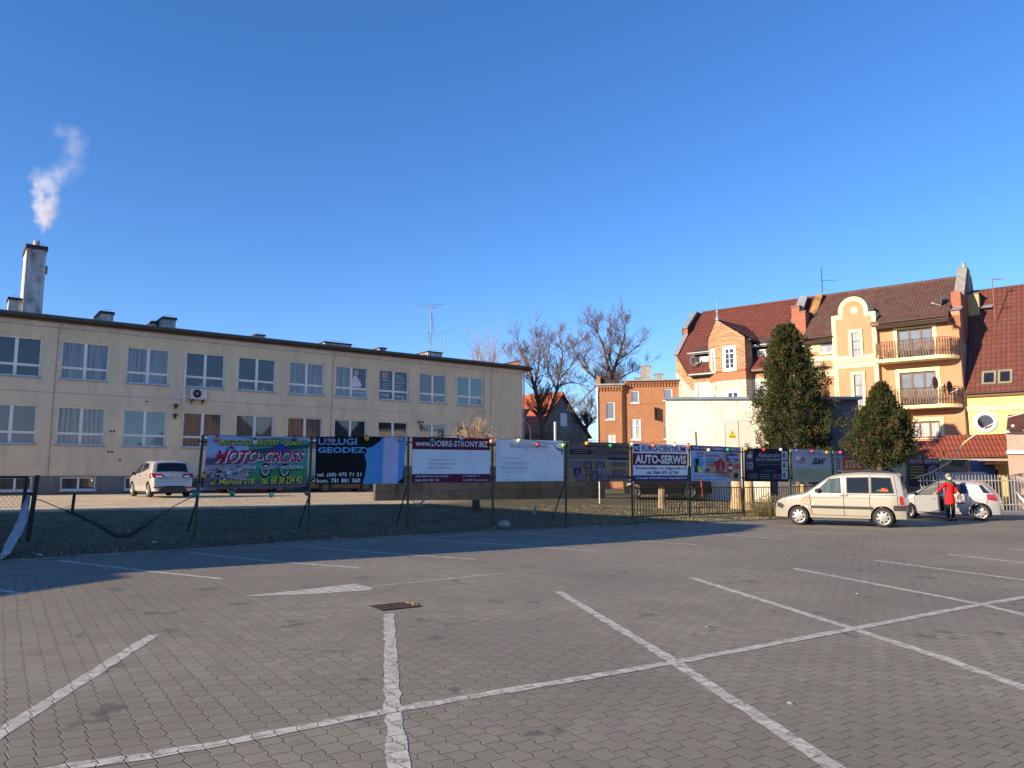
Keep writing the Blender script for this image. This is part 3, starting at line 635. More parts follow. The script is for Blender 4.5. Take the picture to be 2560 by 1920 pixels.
mb.tube([(XL + 5.75, -.5, ZG), (XL + 5.75, -.12, ZG - .5), (XL + 5.75, -.12, 3)], .05, 6, ZINC); mb.build('downpipe', bh)
for g, r in zip(gw, holes): hwin(bh, r, WHITE, PNET, 2, 2, surround=STONE, sw=.24)
# oriel: two faces meeting at an edge
oa = hp(Z7, 1245, 700).x; ob_ = hp(Z7, 1650, 700).x
P0 = (oa, 0.0); 
e1 = hp(Z7, 1335, 500, .8); e2 = hp(Z7, 1630, 500, .9)
C1 = (e1.x, -.85); C2 = (e2.x, -.95); P3_ = (e2.x + .15, 0.0)
ztop1 = hp(Z7, 1245, 380).z; zpk = hp(Z7, 1330, 165, .85).z; zr = hp(Z7, 1620, 345, .95).z
def vquad(mb, A, B, z0, z1a, z1b, mat): mb.face([(A[0], A[1], z0), (B[0], B[1], z0), (B[0], B[1], z1b), (A[0], A[1], z1a)], mat)
mb = MB(); zc = hp(Z7, 1450, 720, .9).z
vquad(mb, P0, C1, zc, ztop1, zpk, BRKY); vquad(mb, C1, C2, zc, zpk, zr, BRKY); vquad(mb, C2, P3_, zc, zr, zr, BRKY)
zb2 = hp(Z7, 1450, 810, .9).z
vquad(mb, P0, C1, zb2, zc, zc, BRK); vquad(mb, C1, C2, zb2, zc, zc, BRK); vquad(mb, C2, P3_, zb2, zc, zc, BRK)
vquad(mb, P0, C1, 3, zb2, zb2, BLK); vquad(mb, C1, C2, 3, zb2, zb2, BLK); vquad(mb, C2, P3_, 3, zb2, zb2, BLK)
mb.build('oriel_wall', bh)
mb = MB()
for A, B in ((P0, C1), (C1, C2), (C2, P3_)):
    d = Vector((B[0] - A[0], B[1] - A[1], 0)).normalized(); n = Vector((d.y, -d.x, 0)) * .06
    a = Vector((A[0], A[1], zc)) + n; b = Vector((B[0], B[1], zc)) + n
    mb.face([a, b, b + Vector((0, 0, .10)), a + Vector((0, 0, .10))], BRKC); mb.face([a + Vector((0, 0, .1)), b + Vector((0, 0, .1)), Vector((B[0], B[1], zc + .14)), Vector((A[0], A[1], zc + .14))], BRKC)
mb.build('oriel_string_course', bh)
ym = RD * .55
mb = MB(); apex = (C1[0], C1[1], zpk + .05)
back = (C1[0] + .6, 3.6, zpk + .1)
mb.face([apex, (C2[0] + .35, C2[1] - .05, zr - .12), (C2[0] + .35, 1.2, zr - .12), back], TILE); mb.face([apex, back, (P0[0] - .1, .9, ztop1 + .1), (P0[0] - .12, 0, ztop1 - .1)], TILE)
mb.box(C2[0] + .2, -.9, zr - .30, C2[0] + .42, 1.0, zr - .16, SOOT); mb.build('oriel_roof', bh)
mb = MB(); fx, fy = C1[0] + .05, C1[1] + .1; mb.lathe([(.16, 0), (.13, .25), (.06, .3), (.05, .55), (.14, .62), (.05, .72), (.02, .8), (.008, 1.5)], 8, ZINC, fx, fy, zpk - .05); mb.build('finial', bh)
# oriel windows on the angled faces
def face_window(A, B, u0, u1, z0, z1, cols, rows, pane, name='oriel_window', sw=.16):
    d = Vector((B[0] - A[0], B[1] - A[1], 0)); L = d.length; d.normalize(); n = Vector((d.y, -d.x, 0))
    f = lambda u, z, o: Vector((A[0], A[1], 0)) + d * (u * L) + n * o + Vector((0, 0, z))
    def bar(mb, a, b, c, e, o0, o1, mat):
        p = [f(a, c, o0), f(b, c, o0), f(b, e, o0), f(a, e, o0)]; q = [f(a, c, o1), f(b, c, o1), f(b, e, o1), f(a, e, o1)]
        mb.face(q, mat)
        for i in range(4): mb.face([p[i], p[(i + 1) % 4], q[(i + 1) % 4], q[i]], mat)
    s = sw / L; t = .07 / L
    mb = MB(); bar(mb, u0, u0 + t, z0, z1, .0, .03, WHITE); bar(mb, u1 - t, u1, z0, z1, 0, .03, WHITE); bar(mb, u0 + t, u1 - t, z0, z0 + .07, 0, .03, WHITE); bar(mb, u0 + t, u1 - t, z1 - .07, z1, 0, .03, WHITE)
    for k in range(1, cols): c = u0 + (u1 - u0) * k / cols; bar(mb, c - t * .5, c + t * .5, z0 + .07, z1 - .07, 0, .028, WHITE)
    for k in range(1, rows): c = z0 + (z1 - z0) * k / rows; h = .055 if k == rows - 1 else .02; bar(mb, u0 + t, u1 - t, c - h / 2, c + h / 2, 0, .026, WHITE)
    w_ = mb.build(name, bh); mb = MB(); mb.face([f(u0, z0, .012), f(u1, z0, .012), f(u1, z1, .012), f(u0, z1, .012)], pane); mb.build('pane', w_)
    mb = MB(); bar(mb, u0 - s, u0, z0 - .05, z1 + sw, 0, .05, STONE); bar(mb, u1, u1 + s, z0 - .05, z1 + sw, 0, .05, STONE); bar(mb, u0, u1, z1, z1 + sw, 0, .05, STONE); bar(mb, u0 - s, u1 + s, z0 - .18, z0 - .05, 0, .08, STONE); mb.build('surround', w_)
zA0 = hp(Z7, 1460, 700, .9).z; zA1 = hp(Z7, 1460, 470, .9).z
face_window(C1, C2, .27, .62, zA0 + .05, zA1, 2, 4, PDK); face_window(P0, C1, .36, .68, zA0 + .05, zA1, 1, 4, PSKY)
zB1 = hp(Z7, 1480, 935, .9).z
face_window(C1, C2, .32, .72, zB1 - 1.6, zB1, 2, 1, PDK); face_window(P0, C1, .4, .8, zB1 - 1.6, zB1, 1, 1, PSKY)
# shed dormers either side of the oriel
def dormer(r, cols, rows, nm, shade=False):
    x0, x1, z0, z1 = r; y = .55
    mb = MB(); mb.box(x0 - .45, y, z0 - .4, x1 + .35, y + 2.6, z1 + .28, SOOT); d = mb.build('dormer', bh)
    mb = MB(); mb.box(x0, y - .06, z0, x0 + .07, y, z1, WHITE); mb.box(x1 - .07, y - .06, z0, x1, y, z1, WHITE); mb.box(x0 + .07, y - .06, z0, x1 - .07, y, z0 + .08, WHITE); mb.box(x0 + .07, y - .06, z1 - .08, x1 - .07, y, z1, WHITE)
    for k in range(1, cols): c = x0 + (x1 - x0) * k / cols; mb.box(c - .05, y - .055, z0 + .08, c + .05, y, z1 - .08, WHITE)
    mb.box(x0 + .07, y - .045, (z0 + z1) / 2 - .015, x1 - .07, y - .02, (z0 + z1) / 2 + .015, WHITE)
    mb.box(x0 - .12, y - .05, z0 - .16, x1 + .12, y, z0 - .01, WHITE); mb.build('dormer_window', d)
    mb = MB(); mb.face([(x0, y - .015, z0), (x1, y - .015, z0), (x1, y - .015, z1), (x0, y - .015, z1)], PNET); mb.build('pane', d)
    mb = MB(); zt = z1 + .28; mb.face([(x0 - .7, y - .45, zt + .05), (x1 + .5, y - .45, zt + .05), (x1 + .3, y + 2.6, zt + 1.3), (x0 - .2, y + 2.6, zt + 1.3)], TILE2); mb.box(x0 - .7, y - .4, zt - .10, x1 + .5, y - .3, zt + .04, WHITE)
    mb.tube([(x0 - .8, y - .5, zt + .0), (x1 + .5, y - .5, zt + .0)], .06, 6, ZINC); mb.build('dormer_roof', d)
r1 = hr(Z7, 1150, 560, 1250, 685, -.5); r2 = hr(Z7, 1760, 480, 1960, 625, -.5)
dormer((r1[0], oa - .02, r1[2], r1[3]), 1, 2, 'l'); dormer((r2[0], XM - .5, r2[2], r2[3]), 3, 2, 'r')
def dish(base, r, lab, name='satellite_dish', rz=0, mat=None):
    mb = MB(); mat = mat or M('dish_grey', (.34, .33, .31), .5); n = 14
    mb.lathe([(.001, .06), (r * .5, .05), (r * .85, .015), (r, -.02), (r * .98, -.035), (r * .5, .03), (.001, .04)], n, mat, 0, 0, 0, 'y')
    mb.tube([(0, .05, 0), (0, .25, -.1), (0, .25, -.5)], .025, 5, DARK); mb.tube([(0, 0, -r * .9), (0, -r * 1.1, -r * .5)], .015, 4, WHITE); mb.box(-.05, -r * 1.25, -r * .55, .05, -r * 1.05, -r * .42, WHITE)
    return mb.build(name, None, lab, 'satellite dish', loc=base, rz=rz)
q = hp(Z7, 1090, 610, .1); dish(HF.w(q.x, -.2, q.z), .38, 'grey satellite dish beside the small dormer left of the oriel', rz=HF.rz + 1.1)
# two-stack chimney between the roofs and brick chimney in front
mb = MB()
xa, xb = hp(Z8, 1475, 500, -RD).x, hp(Z8, 1700, 500, -RD).x
mb.prism([(0, 0)] * 0 or [(xa, 9)] * 0 or [(xa, 10), (xa + .6, 10), (xa + .6, 14.3), (xa, 14.3)], 4.2, 6.5, BRKC)
coping(xa - .05, 2.5, 12.55, 4.7, 14.75, .62, .15)
coping(xa + 1.1, 2.0, 12.0, 4.8, 14.75, .52, .14, M('rusty_sheet', (.30, .16, .06), .7, var=.4, vs=2))
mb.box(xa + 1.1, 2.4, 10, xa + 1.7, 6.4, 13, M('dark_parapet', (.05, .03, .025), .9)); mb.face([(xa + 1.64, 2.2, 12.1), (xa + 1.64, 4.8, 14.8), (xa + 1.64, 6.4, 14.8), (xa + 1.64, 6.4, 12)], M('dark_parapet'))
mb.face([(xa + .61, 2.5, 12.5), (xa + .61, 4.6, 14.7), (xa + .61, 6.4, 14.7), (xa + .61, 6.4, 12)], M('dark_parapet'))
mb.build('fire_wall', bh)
ca = hp(Z8, 1365, 700, -1.5).x; cb = hp(Z8, 1510, 700, -1.5).x; ct = hp(Z8, 1430, 560, -1.5).z
mb = MB(); mb.box(ca, 1.4, 9, cb, 4.2, ct - .3, BRKC); mb.box(ca, 1.4, ct - .3, ca + .55, 2.2, ct + .15, BRKC); mb.box(ca - .05, 1.35, ct + .15, ca + .6, 2.25, ct + .22, DARK); mb.box(ca + .6, 1.38, ct - .29, cb + .05, 4.25, ct - .2, DARK); mb.build('chimney', bh)
# --- orange and cream house with the round-topped tower and balconies
oh = house_root('orange_house', 'orange rendered house with cream trim, a round topped gable tower and two wooden balconies')
ZE = 11.3
tw0, tw1 = hp(Z1, 190, 900).x, hp(Z1, 660, 900).x
TW = -.35
w_top = hr(Z1, 862, 770, 1240, 905, -.0); w_mid = hr(Z1, 890, 1230, 1280, 1410); w_low = HF.rect(2275, 1053, 2351, 1095)
wl = hr(Z1, 52, 885, 190, 1035)
holes = [(w_top[0], w_top[1], w_top[2] - 1.1, w_top[3]), (w_mid[0], w_mid[1], w_mid[2] - 1.0, w_mid[3]), w_low]
mb = MB(); wall_holes(mb, tw1, XR, .3, ZE, holes, .22, ORW); wall_holes(mb, XM - 1.5, tw0, .3, 10.6, [wl], .2, ORW)
mb.face([(XR, 0, .3), (XR, 9.5, .3), (XR, 9.5, ZE), (XR, 5.3, ZRIDGE), (XR, 0, ZE)], plaster('grey_gable_render', (.30, .29, .30)))
mb.build('wall', oh)
mb = MB(); mb.box(XM - 1.5, -.02, 9.25, tw0, .0, 9.55, TRIM); mb.box(XM - 1.5, -.05, 8.2, tw0, -.0, 8.6, TRIM); mb.box(XM - 1.5, -.04, wl[3] + .05, tw0, 0, 10.6, TRIM); mb.box(XM - 1.5, -.04, 9.9, wl[0], 0, wl[3] + .05, TRIM); mb.build('trim_band', oh)
hwin(oh, wl, WHITE, PSKY, 1, 1, surround=TRIM, sw=.12)
# tower: outline with arched head
zs = hp(Z1, 180, 640, .35).z; za = hp(Z1, 400, 430, .35).z; zs2 = zs
cxx = (tw0 + tw1) / 2; rad = (tw1 - tw0) * .335
def tower_outline(inset):
    P = [(tw0 + inset, .3), (tw0 + inset, zs - inset)]
    P += [(cxx - rad + inset * .9, zs - inset)]
    cz = za - rad
    for k in range(0, 17):
        a = math.pi - math.pi * k / 16; P.append((cxx + (rad - inset) * math.cos(a), cz + (rad - inset) * math.sin(a)))
    P += [(cxx + rad - inset * .9, zs - inset), (tw1 - inset, zs - inset), (tw1 - inset, .3)]
    return P
s1 = hr(Z1, 388, 815, 470, 1090, .35); s2 = hr(Z1, 415, 1262, 500, 1600, .35)
# front as strips with slit windows cut out
mb = MB()
O1 = tower_outline(0); 
mb.prism(O1[::-1], TW, 1.6, TRIM); mb.build('tower', oh)
mb = MB(); TI = .26; O2 = tower_outline(TI); zc1 = hp(Z1, 430, 1110, .35).z
top = [p for p in O2[1:-1]]; poly_ = [(tw0 + TI, zc1 + .35)] + top + [(tw1 - TI, zc1 + .35)]
mb.face([(p[0], TW - .012, p[1]) for p in poly_][::-1], ORW); mb.face([(tw0 + TI, TW - .012, .3), (tw1 - TI, TW - .012, .3), (tw1 - TI, TW - .012, zc1 - .45), (tw0 + TI, TW - .012, zc1 - .45)], ORW)
mb.build('tower_panel', oh)
mb = MB(); mb.box(tw0 - .1, TW - .14, zc1 + .08, tw1 + .08, TW - .0, zc1 + .2, TRIM); mb.box(tw0 - .06, TW - .09, zc1 - .10, tw1 + .05, TW, zc1 + .08, TRIM); mb.build('cornice', oh)
for s in (s1, s2):
    x0, x1, z0, z1 = s; y = TW; mb = MB(); fr = .05
    mb.box(x0, y - .035, z0, x0 + fr, y - .013, z1, WOOD); mb.box(x1 - fr, y - .035, z0, x1, y - .013, z1, WOOD)
    for k in range(4):
        c = z0 + (z1 - z0) * k / 3; mb.box(x0 + fr, y - .033, c - .025, x1 - fr, y - .013, c + .025, WOOD)
    w_ = mb.build('stair_window', oh); mb = MB(); mb.face([(x0, y - .02, z0), (x1, y - .02, z0), (x1, y - .02, z1), (x0, y - .02, z1)], PSKY); mb.build('pane', w_)
    mb = MB(); mb.box(x0 - .2, y - .11, z0 - .05, x0 - .02, y - .013, z1 + .2, TRIM); mb.box(x1 + .0, y - .11, z0 - .05, x1 + .18, y - .013, z1 + .2, TRIM); mb.box(x0 - .02, y - .11, z1, x1, y - .013, z1 + .2, TRIM)
    mb.box(x0 - .02, y - .10, z0, x0, y - .0131, z1, DARK); mb.build('surround', w_)
mb = MB(); q = hp(Z1, 408, 580, .35); mb.lathe([(.24, -.035), (.24, -.0), ], 20, TRIM, q.x, TW, q.z, 'y'); mb.lathe([(.001, -.036), (.24, -.035)], 20, TRIM, q.x, TW - .012, q.z, 'y')
text(mb, '1990', lambda x, z: (x, TW - .056, z), q.x - .13, q.z - .05, q.x + .13, q.z + .05, SILL); mb.build('date_plaque', oh)
# windows behind balconies
def bwin(r, h):
    x0, x1, z0, z1 = r; hwin(oh, (x0, x1, h[2], z1), WOOD, PBL, 3, 1, y=.14, surround=TRIM, sw=.22, fr=.10, sill=False)
bwin(w_top, holes[0]); bwin(w_mid, holes[1]); hwin(oh, w_low, WOOD, PNET, 3, 1, y=.14, surround=TRIM, sw=.22, fr=.09)
def balcony(zslab, x0, x1, ztop, seedv):
    random.seed(seedv); mb = MB(); n = 24; dp = 1.15; outl = []
    for k in range(n + 1):
        x = x0 + (x1 - x0) * k / n; u = 2 * (k / n) - 1; y = -dp * (1 - max(0, (u - .55) / .45) ** 2.2 * .85 if u > 0 else 1.0); outl.append((x, y))
    pts = outl + [(x1, 0), (x0, 0)]
    mb.face([(p[0], p[1], zslab) for p in pts], TRIM); mb.face([(p[0], p[1], zslab - .20) for p in pts][::-1], TRIM)
    for i in range(len(pts)):
        a, b = pts[i], pts[(i + 1) % len(pts)]; mb.face([(a[0], a[1], zslab - .2), (b[0], b[1], zslab - .2), (b[0], b[1], zslab), (a[0], a[1], zslab)], TRIM)
    bal = mb.build('balcony', oh)
    path = outl + [(x1, outl[-1][1] * .5)]; L = [0]
    for a, b in zip(path, path[1:]): L.append(L[-1] + math.dist(a, b))
    def P(s):
        for i in range(len(path) - 1):
            if s <= L[i + 1]:
                t = (s - L[i]) / (L[i + 1] - L[i]); return Vector((path[i][0] + (path[i + 1][0] - path[i][0]) * t, path[i][1] + (path[i + 1][1] - path[i][1]) * t, 0))
        return Vector((*path[-1], 0))
    mb = MB(); SL = M('weathered_board', (.14, .085, .055), .85, var=.5, vs=5); s = .06
    while s < L[-1] - .05:
        a = P(s); b = P(s + .095); h = random.uniform(-.015, .02)
        d = (b - a).normalized(); nn = Vector((d.y, -d.x, 0)) * .02; zlo, zhi = zslab + .07, ztop - .06 + h
        q = [a, b, b + nn, a + nn]
        mb.face([Vector((p.x, p.y, zlo)) for p in q][::-1], SL); mb.face([Vector((p.x, p.y, zhi)) for p in q], SL)
        for i in range(4):
            p1, p2 = q[i], q[(i + 1) % 4]; mb.face([(p1.x, p1.y, zlo), (p2.x, p2.y, zlo), (p2.x, p2.y, zhi), (p1.x, p1.y, zhi)], SL)
        s += .152
    mb.build('balustrade_boards', bal); mb = MB()
    for zz, r in ((ztop, .022), (zslab + .25, .014), (ztop - .25, .014)): mb.tube([P(L[-1] * k / 30) + Vector((0, .02, zz)) for k in range(31)], r, 5, DARK)
    for k in range(8): p = P(L[-1] * k / 7) + Vector((0, .025, 0)); mb.tube([p + Vector((0, 0, zslab)), p + Vector((0, 0, ztop))], .016, 5, DARK)
    mb.build('handrail', bal)
bz1 = hp(Z1, 1100, 1065, 1.15).z; bt1 = hp(Z1, 1100, 880, 1.15).z
bz2 = hp(Z1, 1240, 1575, 1.15).z; bt2 = hp(Z1, 1240, 1395, 1.15).z
balcony(bz1, tw1 + .02, XR - .12, bt1, 1); balcony(bz2, tw1 + .02, XR - .12, bt2, 2)
# main roof with timber eaves, ridge, satellite dish
def rz2(y): return ZE + (ZRIDGE - ZE) * (y + .55) / (RD + .55)
mb = MB(); slope(tw1 - .3, XR - .5, -.55, RD, TILE2, .2, rz2); slope(XM - 1.5, tw0 - .01, -.4, RD, TILE2, .2, lambda y: 10.85 + (ZRIDGE - 10.85) * (y + .4) / (RD + .4)); slope(tw0 - .01, tw1 - .3, .3, RD, TILE2, .2, lambda y: 10.85 + (ZRIDGE - 10.85) * (y + .4) / (RD + .4))
mb.face([(XM - 1.5, RD, ZRIDGE), (XR, RD, ZRIDGE), (XR, 10.3, ZE), (XM - 1.5, 10.3, ZE)], TILE2); mb.tube([(XM - 1.5, RD, ZRIDGE + .03), (XR - .5, RD, ZRIDGE + .03)], .11, 6, TILE2)
mb.build('roof', oh)
mb = MB(); mb.box(tw1, -.5, ZE - .42, XR - .4, -.05, ZE - .22, M('dark_eaves_timber', (.035, .022, .016), .9)); mb.box(XM - 1.5, -.35, 10.4, tw0, -.05, 10.62, M('dark_eaves_timber'))
mb.build('eaves_board', oh); mb = MB(); mb.tube([(tw1 + .2, -.62, ZE - .08), (XR - .5, -.62, ZE - .06)], .08, 6, M('brown_gutter')); mb.build('gutter', oh); mb = MB(); mb.tube([(XM - 1.5, -.5, 10.75), (tw0, -.5, 10.78)], .07, 6, M('brown_gutter')); mb.build('gutter', oh); mb = MB()
mb.tube([(XR - .55, -.62, ZE - .1), (XR - .5, -.6, ZE - .5), (XR + .0, -.12, ZE - .8), (XR + .0, -.12, 6), (XR + .02, -.12, .8)], .06, 7, M('brown_gutter')); mb.build('downpipe', oh)
# right-hand fire wall and chimney
mb = MB(); mb.box(XR - .45, .0, ZE - .9, XR + .02, .9, ZE + .28, ORW); mb.face([(XR - .55, -.1, ZE + .3), (XR + .12, -.1, ZE + .3), (XR + .12, 1.1, ZE + .75), (XR - .55, 1.1, ZE + .75)], ZINC)
mb.box(XR - .5, .9, ZE - 1.5, XR + .02, 2.2, ZE + 1.65, BRKC); mb.face([(XR + .03, 2.2, ZE - 1.6), (XR + .03, RD * 2, ZE - 1.6), (XR + .03, 6.4, 15.0), (XR + .03, 4.9, 15.0), (XR + .03, 2.2, ZE + 1.65)], BRKC)
coping(XR - .5, 2.25, ZE + 1.55, 4.6, 15.15, .56, .18, M('grey_render_coping', (.24, .235, .21), .8, var=.3)); mb.box(XR - .5, 4.5, 13, XR + .06, 5.6, 15.25, M('grey_render_coping')); mb.lathe([(.12, 0), (.12, .45), (.09, .45)], 10, GALV, XR - .2, 5.0, 15.25)
mb.build('fire_wall', oh)
q = hp(Z1, 1345, 480, -1.6); dish(HF.w(q.x, 1.0, q.z), .42, 'satellite dish on the mossy roof left of the brick chimney', rz=HF.rz - 1.25, mat=M('dish_dark', (.10, .10, .10), .5))
for px_, lab in ((2337, 'dark satellite dish on the lower balcony in front of the window'), (2373, 'dark satellite dish at the right end of the lower balcony')):
    q = HF.px(px_, 957 if px_ < 2350 else 968, 1.0); dish(HF.w(q.x, -1.0, q.z), .38, lab, rz=HF.rz + 1.3, mat=M('dish_maroon', (.09, .05, .045), .5))
# --- yellow house at the right
yh = house_root('yellow_house', 'pale yellow house with a large steep mossy red roof and a round window')
mb = MB(); wall_holes(mb, XR + .05, 12, .3, 6.3, [], .2, YEL); mb.build('wall', yh)
mb = MB(); mb.box(XR + .06, -.14, 6.3, 12, .0, 6.5, TRIM); mb.box(XR + .06, -.08, 5.45, 12, 0, 5.62, TRIM); mb.box(XR + .06, -.12, 5.62, 12, 0, 5.72, TRIM); mb.build('cornice', yh)
def rz3(y): return 6.45 + (13.6 - 6.45) * (y + .25) / 5.25
mb = MB(); slope(XR + .04, 12, -.25, 5.0, TILE3, .15, rz3); mb.face([(XR + .04, 5, 13.6), (12, 5, 13.6), (12, 10.5, 6.5), (XR + .04, 10.5, 6.5)], TILE3); mb.tube([(XR + .1, 5, 13.63), (12, 5, 13.63)], .1, 6, TILE3)
mb.tube([(XR + .1, -.32, 6.48), (12, -.32, 6.48)], .07, 6, M('brown_gutter')); mb.build('roof', yh)
for a in ((1775, 1235, 1930, 1385), (1945, 1220, 2100, 1375)):
    r = hr(Z1, *a, -.9); ya = (r[2] - 6.45) / (13.6 - 6.45) * 5.25 - .25; yb = (r[3] - 6.45) / (13.6 - 6.45) * 5.25 - .25
    ys, zs_ = (ya, yb), (r[2], r[3]); n = Vector((0, -(zs_[1] - zs_[0]), ys[1] - ys[0])).normalized(); fm = M('skylight_frame', (.22, .20, .14), .6)
    def sq(x0, x1, t0, t1, o): return [Vector((x, ys[0] + (ys[1] - ys[0]) * t, zs_[0] + (zs_[1] - zs_[0]) * t)) + n * o for x, t in ((x0, t0), (x1, t0), (x1, t1), (x0, t1))]
    mb = MB()
    for x0, x1, t0, t1 in ((r[0], r[0] + .12, 0, 1), (r[1] - .12, r[1], 0, 1), (r[0] + .12, r[1] - .12, 0, .12), (r[0] + .12, r[1] - .12, .88, 1)):
        p = sq(x0, x1, t0, t1, 0); q = sq(x0, x1, t0, t1, .1); mb.face(q, fm)
        for i in range(4): mb.face([p[i], p[(i + 1) % 4], q[(i + 1) % 4], q[i]], fm)
    w_ = mb.build('skylight', yh); mb = MB(); mb.face(sq(r[0], r[1], 0, 1, .04), PDK); mb.build('pane', w_)
q = HF.px(2464, 1055); mb = MB(); mb.lathe([(.62, -.0), (.62, -.06), (.40, -.07), (.40, -.01)], 28, PW, q.x, 0, q.z, 'y'); w_ = mb.build('round_window', yh)
mb = MB(); mb.lathe([(.41, -.02), (.001, -.02)], 24, PDK, q.x, 0, q.z, 'y'); mb.build('pane', w_)
a = hp(Z1, 1615, 500, -3.7).x; b = hp(Z1, 1735, 500, -3.7).x; t = hp(Z1, 1690, 400, -3.7).z
mb = MB(); mb.box(a, 3.7, 8, b, 4.7, t, brickmat('yellow_brick', (.55, .42, .18), (.48, .35, .14), (.35, .3, .2))); mb.box(a - .06, 3.65, t, b + .08, 4.8, t + .08, DARK); mb.face([(b + .01, 3.7, t - 1.0), (b + .7, 3.7, t - 1.0), (b + .7, 4.7, t - .45), (b + .01, 4.7, t - .45)], ZINC); mb.build('chimney', yh)
q = hp(Z1, 1900, 620, -3); wq = HF.w(q.x, 3, q.z); tz = hp(Z1, 1880, 235, -3).z
aerial((wq.x, wq.y, wq.z), tz, M('rust_pole', (.25, .12, .08), .8), 'tv aerial on a reddish pole on the yellow house roof', [(-.05, (.7, .1), 6, .22), (-1.6, (.9, .1), 6, .12)], name='tv_aerial')
q = hp(Z1, 68, 380, -5); wq = HF.w(q.x, 5, 15.3); tz = hp(Z1, 68, 130, -5).z
aerial((wq.x, wq.y, wq.z), tz, DARK, 'thin tv aerial on the ridge between the two big roofs', [(-.9, (1.1, -.1), 8, .12)], name='tv_aerial')
# tiled lean-to roof in front of the two houses
AF = Fr(at(2353, 1115, 41.5)[:2], (1, -.10)); ar = empty('lean_to_shop', (AF.P.x, AF.P.y, 0), AF.rz, 'low shop annex with a steep red tiled pent roof below the balconies', 'building')
p1, p2, p3, p4 = (AF.px(2353, 1089, -.9), AF.px(2532, 1083.5, -.9), AF.px(2534, 1141, 0), AF.px(2330, 1146, 0))
TILE4 = tilemat('red_metal_tiles', (.26, .065, .035), (.22, .055, .03), .215, .30)
mb = MB(); mb.face([p4, p3, p2, p1], TILE4)
l0 = AF.px(2262, 1146, -.3); l1 = AF.px(2264, 1104, -.95); l2 = AF.px(2345, 1100, -.95)
mb.face([l0, AF.px(2330, 1146.2, -.02), AF.px(2350, 1100, -.92), l1], TILE4); mb.face([p3, (p3.x + .02, 3, p3.z), (p2.x, 3, p2.z), p2], M('brown_gutter'))
mb.face([p1, p2, (p2.x, 3, p2.z + .05), (p1.x, 3, p1.z + .05)], SOOT)
mb.box(p4.x - .02, -.06, p4.z - .14, p3.x + .02, .0, p4.z - .02, M('eaves_grey', (.42, .38, .33), .6)); mb.box(p3.x - 1.4, .1, p3.z - .42, p3.x + .9, 1.2, p3.z - .3, M('brown_gutter')); mb.build('roof', ar)
mb = MB(); mb.box(p4.x + .3, 1.4, 0, p3.x + .3, 1.6, p4.z - .05, YEL); mb.box(p3.x - .15, 1.37, 0, p3.x - .15 - 1.3, 1.39, 2.0, DARK); mb.build('wall', ar)
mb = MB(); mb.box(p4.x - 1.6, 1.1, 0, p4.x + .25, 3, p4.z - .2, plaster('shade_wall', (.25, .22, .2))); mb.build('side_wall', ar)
pf = at(2520, 1110, 38.5); pk = empty('pink_building', (pf.x, pf.y, 0), R(-4), 'pink building at the right edge with white cornice and small brown roof', 'building')
PINK = plaster('pink_render', (.62, .40, .32), (.4, .3, .25), .2); s_ = 38.5 / 1937
zc_ = lambda y: at(2540, y, 38.5).z
mb = MB(); mb.face([(0, .1, 0), (5, .1, 0), (5, .1, zc_(1080)), (0, .1, zc_(1080))], PINK); mb.face([(0, .1, 0), (0, .1, zc_(1080)), (5, 6, zc_(1080)), (5, 6, 0)], PINK); mb.box(.35, .08, zc_(1122), .9, .1, zc_(1092), plaster('pink_panel', (.5, .42, .34))); mb.build('wall', pk)
mb = MB(); mb.box(-.1, -.05, zc_(1082), 5, .1, zc_(1077), PW); mb.box(-.05, .0, zc_(1135), 5, .1, zc_(1126), PW); mb.build('cornice', pk)
mb = MB(); mb.face([(-.2, -.3, zc_(1076)), (5, -.3, zc_(1076)), (5, 2, zc_(1010)), (1.2, 2, zc_(1030))], TILE3); mb.face([(-.2, -.3, zc_(1076)), (1.2, 2, zc_(1030)), (2.6, 3, zc_(1074))], TILE3); mb.build('roof', pk)
# --- flat roofed red brick building further left
MF = Fr((12.75, 58.3), (6.2, -1.1)); mh = empty('brick_annex', (MF.P.x, MF.P.y, 0), MF.rz, 'two storey red brick building with a toothed cornice and flat roof', 'building')
ma = MF.px(1494, 1000).x; mm = MF.px(1563, 1000).x; zt = MF.px(1630, 953).z; ztl = MF.px(1527, 965).z
def mr(a, b, c, d): p = Z7(a, b); q = Z7(c, d); return MF.rect(p[0], p[1], q[0], q[1])
mw = [mr(415, 925, 498, 1050), mr(762, 900, 853, 1022), mr(415, 1222, 518, 1440), mr(768, 1205, 840, 1435)]
ml = [mr(153, 1048, 242, 1230), mr(160, 1390, 250, 1480)]
mb = MB(); wall_holes(mb, mm, .1, .5, zt, [tuple(w_) for w_ in mw], .12, BRK); wall_holes(mb, ma, mm - .25, .5, ztl, [tuple(w_) for w_ in ml], .12, BRK, y=-.35)
mb.face([(mm - .25, -.35, .5), (mm, 0, .5), (mm, 0, zt), (mm - .25, -.35, zt)], BRK); mb.face([(ma, -.35, .5), (ma, -.35, ztl), (ma, 8, ztl), (ma, 8, .5)], BRK)
mb.build('wall', mh)
mb = MB()
x = ma + .05
while x < .1:
    y = -.35 if x < mm - .25 else 0.0; zz = ztl if x < mm - .25 else zt
    mb.box(x, y - .09, zz - .42, x + .10, y, zz - .12, BRK); mb.box(x - .02, y - .13, zz - .2, x + .12, y - .09, zz - .12, BRK); x += .22
mb.box(ma, -.5, ztl - .12, mm - .2, 0, ztl - .02, BRK); mb.box(mm - .2, -.16, zt - .12, .1, 0, zt - .02, BRK); mb.build('toothed_cornice', mh)
